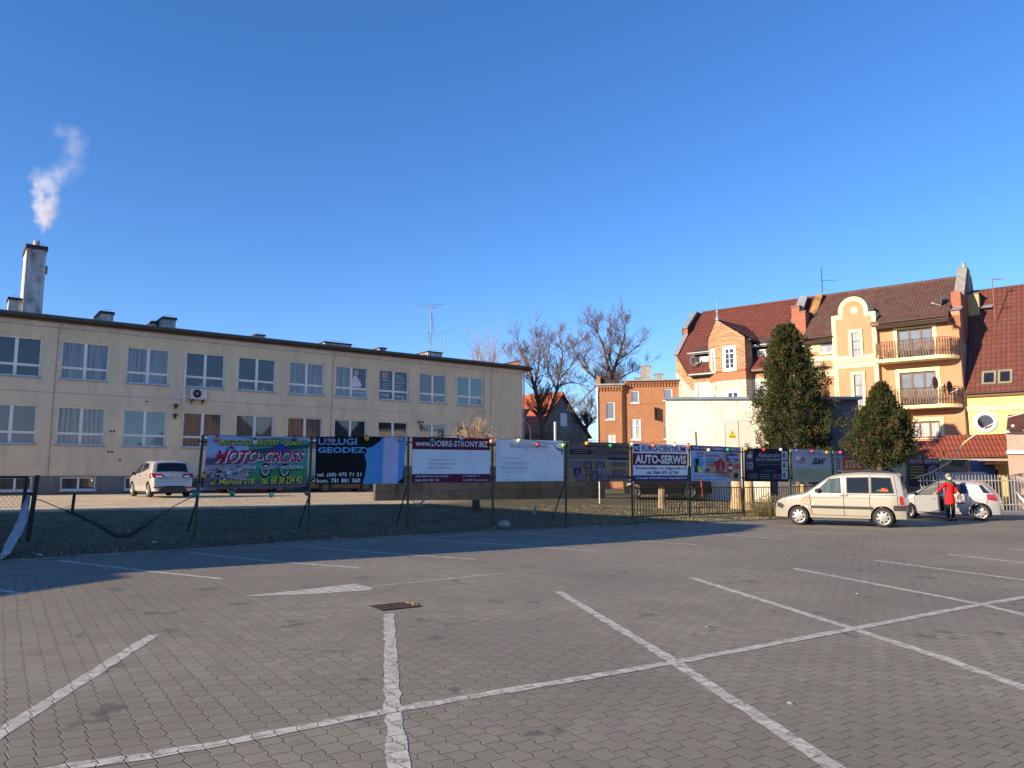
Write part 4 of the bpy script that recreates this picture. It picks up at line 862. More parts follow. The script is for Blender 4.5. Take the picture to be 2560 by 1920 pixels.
mb = MB(); mb.box(ma - .1, -.6, ztl, mm - .003, 8, ztl + .12, ZINC); mb.box(mm + .0, -.35, zt + .002, .1, 8, zt + .10, ZINC); mb.face([(mm, .3, zt + .1), (.1, .3, zt + .1), (.1, 4, zt + .5), (mm, 4, zt + .5)], ZINC); mb.prism([(ma - .05, ztl + .12), (ma + .25, ztl + .12), (ma + .25, ztl + .7), (ma - .05, ztl + .7)], -.3, .2, BRK)
mb.face([(ma + .25, 0, ztl + .12), (mm, 0, ztl + .12), (ma + .25, 0, ztl + .7)], SOOT)
mb.build('roof', mh)
for r in mw[:2] + ml[:1]:
    w_ = None; x0, x1, z0, z1 = r; y = -.35 if r in ml else 0.0; mb = MB()
    for q in ((x0, x0 + .06, z0, z1), (x1 - .06, x1, z0, z1), (x0 + .06, x1 - .06, z0, z0 + .06), (x0 + .06, x1 - .06, z1 - .06, z1)): mb.box(q[0], y + .05, q[2], q[1], y + .12, q[3], WHITE)
    mb.box(x0 - .06, y - .07, z0 - .09, x1 + .06, y + .05, z0 - .003, WHITE); w_ = mb.build('window', mh); mb = MB(); mb.face([(x0, y + .1, z0), (x1, y + .1, z0), (x1, y + .1, z1), (x0, y + .1, z1)], PBL); mb.build('pane', w_)
for r in mw[2:] + ml[1:]:
    x0, x1, z0, z1 = r; y = -.35 if r in ml else 0.0; mb = MB()
    for q in ((x0, x0 + .06, z0, z1), (x1 - .06, x1, z0, z1), (x0 + .06, x1 - .06, z0, z0 + .06), (x0 + .06, x1 - .06, z1 - .06, z1), ((x0 + x1) / 2 - .03, (x0 + x1) / 2 + .03, z0 + .06, z1 - .06), (x0 + .06, x1 - .06, z0 + (z1 - z0) * .65, z0 + (z1 - z0) * .65 + .05)): mb.box(q[0], y + .05, q[2], q[1], y + .12, q[3], WHITE)
    mb.box(x0 - .06, y - .07, z0 - .09, x1 + .06, y + .05, z0 - .003, WHITE); w_ = mb.build('window', mh); mb = MB(); mb.face([(x0, y + .1, z0), (x1, y + .1, z0), (x1, y + .1, z1), (x0, y + .1, z1)], PNET); mb.build('pane', w_)
mb = MB(); a = MF.px(*Z7(680, 1160)); mb.box(a.x - .12, -.25, a.z - .5, a.x - .06, -.0, a.z + .45, DARK); mb.box(a.x + .1, -.3, a.z - .55, a.x + .2, -.0, a.z + .4, DARK)
mb.box(mm, -.02, MF.px(1620, 1010).z, .1, 0, MF.px(1620, 1010).z + .06, BRKC); mb.box(mm, -.06, 3.0, .1, 0, 3.12, BRKC); mb.build('wall_fixings', mh)
mb = MB(); mb.tube([(ma + .02, -.42, ztl), (ma + .02, -.42, .8)], .05, 6, WHITE); mb.build('downpipe', mh)
for (a, b, t_, hh) in ((1601, 1626, 915, 1.8), (1587, 1602, 945, .8), (1637, 1656, 935, 1.1)):
    A = MF.px(a, t_, -2.5); B = MF.px(b, t_, -2.5); mb = MB(); mb.box(A.x, 2.5, zt, B.x, 3.6, A.z, CO); mb.box(A.x - .05, 2.45, A.z, B.x + .05, 3.65, A.z + .06, ZINC); mb.build('chimney', mh)
# --- white transformer building in front
TF = Fr(at(1668, 1190, 40.9)[:2], (1, -.02)); tb = empty('transformer_building', (TF.P.x, TF.P.y, 0), TF.rz, 'windowless white rendered transformer building with tall double metal doors', 'building')
TW_ = plaster('white_stained_render', (.80, .76, .66), (.46, .39, .28), .8, .05, .5)
txr = TF.px(1921, 1100).x; tzt = TF.px(1790, 999).z
d0, d1, dz0, dz1 = TF.rect(1814, 1052, 1884, 1220)
mb = MB(); wall_holes(mb, 0, txr, .3, tzt, [(d0, d1, .62, dz1)], .06, TW_); mb.face([(txr, 0, .3), (txr, 6, .3), (txr, 6, tzt), (txr, 0, tzt)], TW_); mb.face([(0, 0, .3), (0, 0, tzt), (1.7, 6, tzt), (1.7, 6, .3)], TW_)
tx2 = TF.px(2152, 1000).x; mb.box(txr, .35, .3, tx2, 6, tzt - .02, plaster('shaded_side_render', (.13, .13, .15)))  # set-back wall painted dark, the conifer's shade put into its colour
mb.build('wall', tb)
mb = MB(); mb.face([(-.1, -.12, tzt), (tx2 + .06, -.12, tzt), (tx2 + .06, -.12, tzt + .14), (-.1, -.12, tzt + .14)], M('blue_grey_flashing', (.22, .27, .32), .5)); mb.face([(-.1, -.12, tzt + .14), (tx2 + .06, -.12, tzt + .14), (tx2 + .06, 6.1, tzt + .14), (1.65, 6.1, tzt + .14)], M('blue_grey_flashing')); mb.face([(tx2 + .06, -.12, tzt), (tx2 + .06, 6.1, tzt), (tx2 + .06, 6.1, tzt + .14), (tx2 + .06, -.12, tzt + .14)], M('blue_grey_flashing')); mb.face([(-.1, -.12, tzt), (-.1, -.12, tzt + .14), (1.65, 6.1, tzt + .14), (1.65, 6.1, tzt)], M('blue_grey_flashing')); mb.face([(-.1, -.12, tzt), (1.65, 6.1, tzt), (tx2 + .06, 6.1, tzt), (tx2 + .06, -.12, tzt)], M('blue_grey_flashing')); mb.build('roof', tb)
DM = M('door_pale_grey', (.64, .63, .56), .6, var=.05); dm = (d0 + d1) / 2
for a, b in ((d0, dm - .008), (dm + .008, d1)):
    mb = MB(); mb.box(a + .01, .02, .63, b - .01, .06, dz1 - .01, DM); dd = mb.build('door', tb)
mb = MB(); mb.box(dm + .1, .005, 2.1, dm + .16, .02, 2.2, DARK); mb.build('door_handle', tb)
YS = M('sign_yellow', (.80, .50, .03), .5, var=.03); q = TF.px(1831, 1083)
mb = MB(); mb.face([(q.x - .16, .014, q.z - .12), (q.x + .16, .014, q.z - .12), (q.x, .014, q.z + .2)], YS); mb.face([(q.x - .19, .012, q.z - .25), (q.x + .19, .012, q.z - .25), (q.x + .19, .012, q.z - .11), (q.x - .19, .012, q.z - .11)], YS)
text(mb, 'UWAGA', lambda x, z: (x, .008, z), q.x - .16, q.z - .22, q.x + .16, q.z - .14, DARK, .02); mb.face([(q.x - .015, .009, q.z + .10), (q.x - .04, .009, q.z + .01), (q.x + .0, .009, q.z + .01), (q.x - .01, .009, q.z - .08), (q.x + .035, .009, q.z + .03), (q.x + .005, .009, q.z + .03)], DARK); mb.build('warning_sign', tb)
# --- red roofed gable house far behind
ga = at(1401, 985.6, 72); GF = Fr((ga.x, ga.y), (.788, -.616)); gh = empty('gable_house', (GF.P.x, GF.P.y, 0), GF.rz, 'distant house with bright orange red roof and grey brown gable behind bare trees', 'building')
TO = tilemat('orange_tiles', (.50, .13, .05), (.38, .09, .04), .4, .45); GZ = ga.z; hw_ = 4.7; ez = 5.6
mb = MB(); GW = plaster('brown_gable', (.26, .23, .21), (.1, .08, .07), .6)
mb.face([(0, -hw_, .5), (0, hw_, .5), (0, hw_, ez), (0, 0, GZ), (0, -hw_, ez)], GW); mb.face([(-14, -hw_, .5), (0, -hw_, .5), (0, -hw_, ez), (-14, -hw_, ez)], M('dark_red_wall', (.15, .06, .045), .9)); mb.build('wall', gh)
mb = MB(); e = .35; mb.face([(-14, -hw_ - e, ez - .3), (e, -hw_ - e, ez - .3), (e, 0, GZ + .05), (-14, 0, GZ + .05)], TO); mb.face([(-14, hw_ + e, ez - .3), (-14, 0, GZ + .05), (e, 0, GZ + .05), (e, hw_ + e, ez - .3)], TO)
mb.tube([(-14, 0, GZ + .08), (e, 0, GZ + .08)], .13, 5, TO); mb.build('roof', gh)
mb = MB(); mb.box(.0, -.1, 6.3, .05, 1.0, 7.5, WHITE); mb.build('window', gh)
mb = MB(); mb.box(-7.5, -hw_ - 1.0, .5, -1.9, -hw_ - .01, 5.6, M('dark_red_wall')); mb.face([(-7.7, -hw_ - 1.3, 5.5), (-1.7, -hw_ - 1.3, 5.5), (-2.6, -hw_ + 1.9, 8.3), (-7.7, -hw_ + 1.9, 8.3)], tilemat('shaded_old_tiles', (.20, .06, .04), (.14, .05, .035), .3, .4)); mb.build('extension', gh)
# --- off-frame neighbours: their shadow lies across the grass and their fronts show in the window panes
nb = empty('neighbour_block', (0, 0, 0), 0, 'flat roofed block left of the car park, outside the photograph', 'building')
NBM = plaster('neighbour_render', (.5, .4, .3)); mb = MB()
V = Vector((.8434, .5373)); H1 = 8.4; Lg = H1 / math.tan(SUN_EL)
def shadow_caster(ptsG, h, mat):
    L = h / math.tan(SUN_EL); base_ = [Vector(p) - V * L for p in ptsG]
    for i in range(len(base_)):
        a, b = base_[i], base_[(i + 1) % len(base_)]; mb.face([(a.x, a.y, -.05), (b.x, b.y, -.05), (b.x, b.y, h), (a.x, a.y, h)], mat)
    mb.face([(p.x, p.y, h) for p in base_], mat)
shadow_caster([(-6.5, 14.3), (-.2, 17.6), (4.0, 20.5), (7.0, 23.4), (8.6, 26.4), (5.0, 30.2), (1.0, 32.4), (-2.5, 34.4), (-6, 32.8), (-14, 28.3), (-22, 23.4)], H1, NBM)
shadow_caster([(-7.15, 10.6), (-6.25, 12.9), (-7.4, 14.2), (-15, 12), (-14, 8.5)], 4.5, NBM)
mb.build('wall', nb)
random.seed(11)
for k, (hx, hy) in enumerate(((31, 7), (41, 15), (51, 23))):
    hh = empty('neighbour_house', (hx, hy, 0), R(75 + 12 * k), ['orange gabled house behind the camera, mirrored in the office windows', 'second orange gabled house farther behind the camera', 'third orange house farthest behind the camera'][k], 'building')
    mb = MB(); mb.prism([(-5, 0), (5, 0), (5, 6), (0, 10.5), (-5, 6)], -6, 6, brickmat('dark_house_brick', (.20, .085, .045), (.14, .06, .035), (.15, .12, .09))); mb.build('wall', hh); mb = MB()
    mb.face([(-5.4, -6.3, 5.7), (-5.4, 6.3, 5.7), (0, 6.3, 10.7), (0, -6.3, 10.7)], TILE3); mb.face([(5.4, -6.3, 5.7), (0, -6.3, 10.7), (0, 6.3, 10.7), (5.4, 6.3, 5.7)], TILE3); mb.build('roof', hh)
# ---------------------------------------------------------------- hoardings on the fence
C_ = lambda n, c=(.5, .5, .5), r=.6: M('print_' + n, c, r, var=.10, vs=1.3, bump=.35, bs=3.5, Specular_IOR_Level=.18)
BLKP, WHT, NAVY, MAR, YELP = C_('black', (.008, .008, .010)), C_('white_vinyl', (.78, .80, .82)), C_('navy', (.02, .02, .17)), C_('maroon', (.13, .018, .045)), C_('lemon', (.74, .70, .08))
CYAN, PALEB, DRED, GRN, TEALP = C_('cyan', (.10, .33, .62)), C_('pale_lilac', (.52, .50, .70)), C_('dark_red', (.48, .018, .045)), C_('grass', (.04, .16, .07)), C_('teal_field', (.07, .33, .28))
BRN, TAN, PUR, SKYB, ORN, DGRN, GREY = C_('brown', (.13, .09, .075)), C_('tan', (.29, .215, .13)), C_('dusty_purple', (.18, .135, .17)), C_('sky', (.34, .50, .70)), C_('stihl_orange', (.62, .14, .03)), C_('dark_green', (.01, .09, .06)), C_('mid_grey', (.22, .22, .24))
PGRN, SAND, BLU, SKIN = C_('pale_green', (.34, .42, .28)), C_('sand', (.42, .34, .22)), C_('logo_blue', (.03, .06, .34)), C_('skin_tone', (.42, .26, .20))
class Board:
    def __init__(s, q, face, label, group='advertising hoardings hung along the fence'):
        TL, BL, TR, BR = [FENCE.px(x, y, .06) for x, y in q]
        s.c = (TL.x + BL.x) / 2; org = FENCE.w(s.c, -.06, 0)
        s.root = empty('advertising_hoarding', (org.x, org.y, (BL.z + BR.z) / 2), FENCE.rz, label, 'billboard', group)
        z0 = (BL.z + BR.z) / 2
        s.TL, s.BL, s.TR, s.BR = [(p.x - s.c, p.z - z0) for p in (TL, BL, TR, BR)]
        s.lay = 0; mb = MB(); s.base = mb
        a = [s.p(0, 0, 0), s.p(1, 0, 0), s.p(1, 1, 0), s.p(0, 1, 0)]; b = [v + Vector((0, .025, 0)) for v in a]
        mb.face(a, face); mb.face(b[::-1], GREY)
        for i in range(4): mb.face([a[i], b[i], b[(i + 1) % 4], a[(i + 1) % 4]], GREY)
        mb.build('board', s.root)
        mb = MB()
        for z in (.12, .88):
            p, q2 = s.p(-.03, z, -.0), s.p(1.03, z, 0); mb.box(p.x, .027, min(p.z, q2.z) - .02, q2.x, .055, min(p.z, q2.z) + .02, GREEN)
        mb.build('mounting_rail', s.root); s.mb = MB()
    def p(s, u, v, o=None):
        o = s.lay * .0022 if o is None else o
        x = (s.BL[0] * (1 - u) + s.BR[0] * u) * (1 - v) + (s.TL[0] * (1 - u) + s.TR[0] * u) * v
        z = (s.BL[1] * (1 - u) + s.BR[1] * u) * (1 - v) + (s.TL[1] * (1 - u) + s.TR[1] * u) * v
        return Vector((x, -o, z))
    def r(s, x0, y0, x1, y1, m): s.lay += 1; s.mb.face([s.p(x0, y0), s.p(x1, y0), s.p(x1, y1), s.p(x0, y1)], m)
    def poly(s, pts, m): s.lay += 1; s.mb.face([s.p(*q) for q in pts], m)
    def el(s, cx, cy, rx, ry, m, n=18): s.poly([(cx + rx * math.cos(6.2832 * k / n), cy + ry * math.sin(6.2832 * k / n)) for k in range(n)], m)
    def ring(s, cx, cy, rx, ry, t, m, n=18):
        s.lay += 1; ta = t * .5
        for k in range(n):
            a, b = 6.2832 * k / n, 6.2832 * (k + 1) / n
            s.mb.face([s.p(cx + rx * math.cos(a), cy + ry * math.sin(a)), s.p(cx + (rx - ta) * math.cos(a), cy + (ry - t) * math.sin(a)), s.p(cx + (rx - ta) * math.cos(b), cy + (ry - t) * math.sin(b)), s.p(cx + rx * math.cos(b), cy + ry * math.sin(b))], m)
    def done(s, name='printed_picture'):
        if s.mb.v: s.mb.build(name, s.root)
        s.mb = MB()
    def t(s, txt, x0, y0, x1, y1, m, bold=.012, shear=0, sh=None, space=1.0):
        mb = MB()
        if sh: s.lay += 1; text(mb, txt, lambda x, z: s.p(x, z), x0 + .004, y0 - .012, x1 + .004, y1 - .012, sh, bold + .035, shear)
        s.lay += 1; text(mb, txt, lambda x, z: s.p(x, z), x0, y0, x1, y1, m, bold, shear, space); mb.build('lettering', s.root)
    def lines(s, x0, x1, y0, y1, n, m, seed=1, h=.5):
        "rows of print too fine to read in the photograph, as worn strokes"
        rr = random.Random(seed); s.lay += 1
        for k in range(n):
            y = y1 - (y1 - y0) * (k + .5) / n; x = x0; hh = (y1 - y0) / n * h / 2; e = x0 + (x1 - x0) * rr.uniform(.75, 1)
            while x < e:
                w_ = rr.uniform(.012, .05); s.mb.face([s.p(x, y - hh), s.p(min(x + w_, e), y - hh), s.p(min(x + w_, e), y + hh), s.p(x, y + hh)], m); x += w_ + .008
Q = [(520, 1088.6, 507, 1223.7, 772.4, 1092.7, 766, 1217), (790.6, 1091.5, 787.7, 1210.7, 1013.4, 1092, 1009, 1209), (1031, 1092, 1030, 1207, 1225, 1096.4, 1225, 1205.7), (1240, 1097, 1240, 1203.5, 1409, 1102, 1409, 1202.4),
     (1420.6, 1103.4, 1421, 1203.5, 1574, 1108, 1574, 1204.3), (1582, 1108, 1583, 1202.2, 1719.8, 1112.4, 1719, 1201.5), (1726.4, 1112.9, 1729, 1202.2, 1851.5, 1118.7, 1853, 1203.4), (1861.4, 1120.4, 1862, 1203.4, 1971.4, 1122.3, 1972, 1204.5),
     (1979.6, 1122.7, 1983, 1204.5, 2077, 1125.3, 2080, 1205.3), (2084.4, 1127.7, 2087, 1206, 2173, 1129.8, 2175, 1207), (2182, 1137, 2183, 1209, 2264, 1144, 2264, 1211), (2270, 1146, 2270, 1216, 2349, 1146, 2349, 1216), (2353, 1148, 2353, 1217, 2422, 1149, 2422, 1217), (2425, 1150.7, 2425, 1218, 2488, 1151, 2488, 1218)]
Q = [((a, b), (c, d), (e, f), (g, h)) for a, b, c, d, e, f, g, h in Q]
# 1 motocross
b = Board(Q[0], SKYB, 'large colourful motorcycle shop hoarding with red slanted letters, leftmost of the row')
b.poly([(.4, 1), (1, 1), (1, .3), (.4, .25)], TEALP); b.poly([(0, .62), (.25, .68), (.42, .64), (.42, .1), (0, .1)], C_('mauve', (.40, .32, .40))); b.poly([(0, 0), (1, 0), (1, .34), (.8, .2), (.45, .12), (.2, .22), (0, .2)], PUR)
b.poly([(0, .58), (.4, .55), (.4, .47), (0, .45)], C_('dull_violet', (.14, .10, .17))); b.poly([(.4, .74), (1, .86), (1, .78), (.4, .64)], C_('dark_teal', (.02, .10, .12))); b.poly([(.4, .30), (1, .40), (1, .16), (.6, .10), (.4, .14)], C_('hill_green', (.07, .24, .10))); b.poly([(.5, 1), (1, 1), (1, .93), (.62, .97), (.5, .93)], C_('pale_cloud', (.42, .42, .48)))
b.poly([(.40, 1), (.5, 1), (.5, .93), (.62, .9), (.40, .86)], C_('pale_cloud', (.42, .42, .48)))
rr = random.Random(4)
for cxx_ in ((.08, .30), (.17, .33), (.12, .22), (.22, .24), (.36, .28), (.30, .34)):
    for k in range(9):
        u, v = cxx_[0] + rr.uniform(-.05, .05), cxx_[1] + rr.uniform(-.09, .09); m = rr.choice([BLKP, NAVY, C_('bike_yellow', (.45, .36, .08)), WHT, PUR, BLKP]); s_ = rr.uniform(.008, .025)
        b.mb.face([b.p(u, v, .02 + k * .0006), b.p(u + s_, v + s_, .02 + k * .0006), b.p(u + s_ * .4, v + s_ * 2.6, .02 + k * .0006), b.p(u - s_ * .7, v + s_, .02 + k * .0006)], m)
b.lay = 11
b.poly([(.62, .78), (.70, .88), (.76, .84), (.80, .76), (.74, .70), (.76, .55), (.70, .50), (.66, .60), (.70, .70)], BLU); b.poly([(.66, .50), (.76, .52), (.74, .40), (.66, .38)], C_('machine_grey', (.20, .20, .30)))
for cx_, cy_ in ((.575, .34), (.765, .33)): b.ring(cx_, cy_, .055, .14, .035, BLKP); b.ring(cx_, cy_, .04, .10, .015, WHT)
for cx_, cy_ in ((.19, .745), (.25, .745)): b.ring(cx_, cy_, .015, .033, .012, BLU)
b.poly([(.20, .76), (.22, .82), (.24, .79), (.25, .75)], DRED)
b.done()
b.t('MOTOCYKLE - SKUTERY - QUADY', .11, .81, .93, .93, YELP, .01, .12, BLKP); b.t('MOTO-CROSS', .08, .49, .96, .73, DRED, .03, .32, WHT)
b.t('SERWIS - CZĘŚCI - AKCESORIA', .33, .34, .95, .45, WHT, .012, .08, BLKP); b.t('ul. Młyńska 31B', .06, .05, .47, .19, YELP, .012, .1, BLKP); b.t('tel. 68 38 234 42', .54, .07, .94, .22, YELP, .012, .1, BLKP)
# 2 geodetic services
b = Board(Q[1], BLKP, 'black hoarding with pale blue serif letters and a light blue and lilac painted patch')
b.t('GEODEZYJNE', .02, .62, .80, .78, C_('light_blue', (.16, .38, .66)), .03)
b.poly([(.52, .0), (.545, .2), (.56, .42), (.53, .62), (.60, .76), (.70, .9), (.74, 1), (1, 1), (1, 0)], CYAN); b.r(.745, .005, .925, .998, PALEB); b.poly([(1, 0), (.92, .02), (.985, .12), (.998, .4), (1, .4)], BLKP); b.done()
b.t('USŁUGI', .02, .82, .44, .97, C_('light_blue', (.16, .38, .66)), .03)
b.t('66-200 Świebodzin', .03, .36, .37, .41, C_('faded_red', (.05, .012, .015)), 0); b.t('Os. Widok 22A/5', .03, .27, .33, .32, C_('faded_red', (.05, .012, .015)), 0)
b.t('tel. (68) 475 71 21', .015, .14, .50, .24, WHT, .015); b.t('kom. 781 881 360', .015, .03, .49, .12, WHT, .015)
# 3 maroon web firm
b = Board(Q[2], WHT, 'maroon and white hoarding with a web address across its top')
b.r(0, .73, 1, 1, MAR); b.r(0, 0, 1, .19, MAR); b.lines(.2, .6, .28, .55, 3, C_('ghost_print', (.52, .54, .60)), 3, .35); b.done()
b.t('www.DOBRE-STRONY.BIZ', .04, .80, .97, .93, WHT, .012); b.t('tylko@dobre-strony.biz', .035, .115, .45, .165, WHT, .008); b.t('068 453 81 30', .035, .03, .33, .08, WHT, .008); b.t('ul. Łużycka 5', .635, .12, .85, .17, WHT, .008); b.t('66-200 Świebodzin', .635, .035, .97, .085, WHT, .008)
# 4 beauty
b = Board(Q[3], WHT, 'plain white hoarding with thin grey handwriting like heading and a few small lines')
GT = C_('fine_grey', (.16, .16, .18))
b.poly([(.82, .93), (.90, .82), (.99, .80), (.99, .68), (.955, .62), (.965, .72), (.90, .76)], GREY); b.poly([(.77, .74), (.79, .70), (.80, .68), (.78, .70)], GREY); b.poly([(.84, .63), (.89, .60), (.88, .62)], GREY)
b.poly([(.055, .36), (.09, .37), (.07, .34)], BLKP); b.poly([(.10, .30), (.11, .37), (.115, .30)], BLKP); b.r(.2, .745, .74, .748, GREY); b.done()
b.t('BeautySecret', .20, .76, .74, .92, GREY, -.012, 0)
b.t('Zapraszamy serdecznie!', .06, .54, .33, .575, GT, .006)
for s, y, x1 in (('zabiegi kosmetyczne twarzy oraz ciała', .44, .50), ('depilacja, masaże, pielęgnacja dłoni i stóp', .405, .53), ('makijaże okolicznościowe', .325, .45), ('stylizacja paznokci, henna, przedłużanie rzęs', .29, .47), ('Nowa siedziba przy rynku', .205, .44), ('Świebodzin', .035, .26)): b.t(s, .13, y, x1, y + .022, GT, .004)
# 5 brown embroidery
b = Board(Q[4], C_('faded_taupe', (.175, .13, .105)), 'weathered brown hoarding with small dark pictures and faded writing')
b.r(.015, .0, .985, .53, TAN); b.r(.02, .68, .36, .81, C_('ink', (.02, .025, .06))); b.r(.36, .69, .98, .80, C_('faded_plum', (.11, .075, .075))); b.r(.62, .56, .98, .62, C_('ink', (.02, .025, .06))); b.r(.015, .535, .985, .55, C_('tape_grey', (.36, .34, .38)))
for x0, y0, x1, y1, m in ((.04, .33, .18, .53, PUR), (.23, .33, .36, .53, C_('slate', (.10, .09, .13))), (.42, .33, .56, .52, C_('slate', (.10, .09, .13))), (.08, .18, .18, .32, NAVY), (.27, .17, .35, .34, C_('rust', (.26, .11, .07))), (.46, .17, .58, .34, GREY), (.12, .03, .26, .20, PUR), (.34, .03, .44, .28, C_('slate', (.10, .09, .13))), (.50, .03, .62, .20, PUR)):
    b.r(x0 + .006, y0 - .012, x1 + .01, y1 - .01, BLKP); b.r(x0, y0, x1, y1, m); b.poly([(x0 + .01, y0 + .03), (x1 - .02, y0 + .05), (x1 - .03, y1 - .04), (x0 + .05, y0 + .10)], C_('photo_grey', (.16, .15, .18)))
b.r(.66, .10, .985, .155, NAVY); b.lines(.05, .33, .70, .80, 2, TAN, 5, .3); b.lines(.40, .68, .70, .80, 2, GREY, 6, .3); b.lines(.68, .97, .17, .32, 3, C_('ink', (.02, .025, .06)), 7, .4); b.lines(.67, .97, .40, .50, 2, C_('ink', (.02, .025, .06)), 8, .45); b.lines(.68, .96, .11, .145, 1, TAN, 9, .5); b.done()
b.t('ANKO', .03, .86, .21, .94, GREY, -.01); b.t('ZAKŁAD WDROŻENIOWO-PRODUKCYJNY', .235, .855, .96, .925, BLKP, .012)
# 6 auto service
b = Board(Q[5], WHT, 'white, maroon and navy hoarding advertising a vehicle inspection station')
b.r(0, .42, 1, .74, MAR); b.r(0, 0, 1, .145, NAVY); b.r(.02, .78, .115, .98, NAVY); b.done()
b.t('ec', .035, .82, .10, .93, WHT, .01); b.t('EURO-CENTRUM', .155, .79, .95, .95, NAVY, .02); b.t('AUTO-SERWIS', .035, .46, .965, .70, WHT, .035); b.t('Świebodzin, ul. Łęgowska 8', .04, .30, .965, .39, NAVY, .015); b.t('tel. 068 475 67 50', .24, .18, .82, .27, NAVY, .015); b.t('STACJA KONTROLI POJAZDÓW', .04, .03, .98, .115, WHT, .02)
# 7 dairy wholesale
b = Board(Q[6], SKYB, 'pale blue and sand hoarding with a navy title strip and many food company marks')
b.poly([(.62, .84), (.7, .88), (1, .86), (1, 0), (.9, .0), (.7, .1), (.45, .2), (.22, .22), (.3, .45), (.5, .58), (.6, .62), (.62, .75)], SAND); b.r(0, .86, 1, 1, NAVY)
for k in range(4): b.r(.11, .69 + k * .035, .25, .705 + k * .035, DRED if k % 2 else NAVY)
b.el(.13, .52, .11, .17, CYAN); b.poly([(.05, .24), (.19, .24), (.17, .45), (.10, .5), (.06, .42)], DGRN); b.poly([(.13, .24), (.19, .24), (.16, .44), (.12, .42)], YELP); b.el(.11, .55, .04, .09, BLKP); b.ring(.38, .54, .10, .10, .02, BLKP)
b.el(.57, .44, .095, .19, DRED); b.poly([(.53, .28), (.61, .28), (.585, .45), (.57, .60), (.555, .45)], GREY); b.poly([(.56, .6), (.58, .6), (.58, .68), (.56, .68)], BLKP)
b.poly([(.69, .76), (.81, .82), (.93, .76), (.93, .60), (.81, .56), (.69, .60)], BLU); b.poly([(.72, .61), (.80, .64), (.90, .62), (.81, .57)], SKYB)
b.ring(.765, .40, .05, .13, .03, DRED); b.el(.765, .40, .038, .095, WHT); b.el(.765, .46, .03, .04, DRED); b.el(.765, .33, .03, .03, DRED); b.poly([(.84, .46), (.90, .50), (.97, .46), (.97, .40), (.90, .36), (.84, .40)], DRED); b.r(.85, .42, .96, .45, SAND); b.ring(.88, .17, .04, .09, .03, BLKP); b.el(.88, .17, .02, .05, BLKP); b.poly([(.27, .28), (.30, .38), (.33, .28)], BLKP); b.poly([(.24, .24), (.34, .28), (.35, .22)], GREY); b.poly([(.5, .17), (.6, .14), (.7, .18), (.6, .155)], DRED); b.done()
b.t('HURTOWNIA NABIAŁU I TŁUSZCZY', .02, .89, .98, .97, WHT, .02); b.t('RICHARD', .27, .69, .55, .77, DRED, .012); b.t('Emil', .31, .51, .45, .58, BLKP, .01, .2); b.t('DANONE', .70, .66, .92, .74, WHT, .02); b.t('Kinga', .42, .19, .72, .29, MAR, .008, .3)
b.t('Zielona Góra, ul. Kożuchowska 42, tel. (68) 32 20 00', .02, .11, .74, .165, NAVY, .008); b.t('Świebodzin, ul. Żagańska, tel. (68) 38 20 43', .02, .02, .66, .075, NAVY, .008)
# 8 jeweller
b = Board(Q[7], C_('near_black_navy', (.012, .012, .035)), 'dark navy jeweller hoarding with grey script and small pictures at both sides')
for x0, y0, x1, y1 in ((.03, .68, .18, .94), (.03, .34, .18, .64)): b.r(x0, y0, x1, y1, GREY); b.r(x0 + .012, y0 + .015, x1 - .012, y1 - .015, BLKP)
b.el(.105, .77, .055, .07, C_('silver', (.48, .49, .55))); b.el(.12, .85, .035, .06, SKIN); b.ring(.075, .49, .03, .09, .02, C_('silver', (.48, .49, .55))); b.ring(.13, .48, .035, .11, .03, C_('silver', (.48, .49, .55)))
for y0, y1 in ((.66, .93), (.35, .63), (.08, .33)): b.r(.82, y0, .965, y1, C_('silver', (.48, .49, .55))); b.el(.88, (y0 + y1) / 2, .03, .08, C_('slate', (.10, .09, .13)))
b.r(.22, .705, .80, .712, GREY); b.r(.22, .575, .80, .582, GREY); b.r(.32, .29, .72, .294, GREY)
for k in range(3): b.lines(.06 + k * .27, .29 + k * .27, .07, .24, 3, GREY, 20 + k, .4)
b.done(); b.t('Aleksandra', .26, .73, .77, .88, C_('silver', (.48, .49, .55)), 0, .35); b.t('SKLEP JUBILERSKI', .23, .61, .80, .69, C_('silver', (.48, .49, .55)), .012); b.t('ul. Kilińskiego 2, tel. 68 382 16 06', .26, .48, .79, .54, GREY, .006); b.t('www.aleksandra.pl', .39, .315, .65, .36, GREY, .006)
# 9 rabbits food wholesaler
b = Board(Q[8], C_('pale_blue_sheet', (.40, .47, .55)), 'pale blue and green hoarding with a short quoted name and a faded flower picture')
b.poly([(0, 0), (1, 0), (1, .42), (.5, .40), (0, .44)], PGRN); b.r(.2, .83, .95, .835, GREY)
for k, (x, y, s_, m) in enumerate(((.14, .72, .05, WHT), (.20, .66, .045, SKIN), (.27, .70, .04, PUR), (.13, .60, .04, C_('faded_pink', (.42, .24, .27))), (.30, .62, .035, SKIN), (.22, .58, .03, GREY), (.12, .80, .015, WHT))): b.el(x, y, s_, s_ * 1.4, m, 8)
b.lines(.12, .8, .12, .34, 5, C_('ghost_green', (.30, .38, .26)), 31, .3); b.done(); b.t('Hurtownia owoców i warzyw', .35, .85, .93, .93, GREY, .01); b.t('„ELRA"', .48, .52, .82, .74, BLKP, .03)
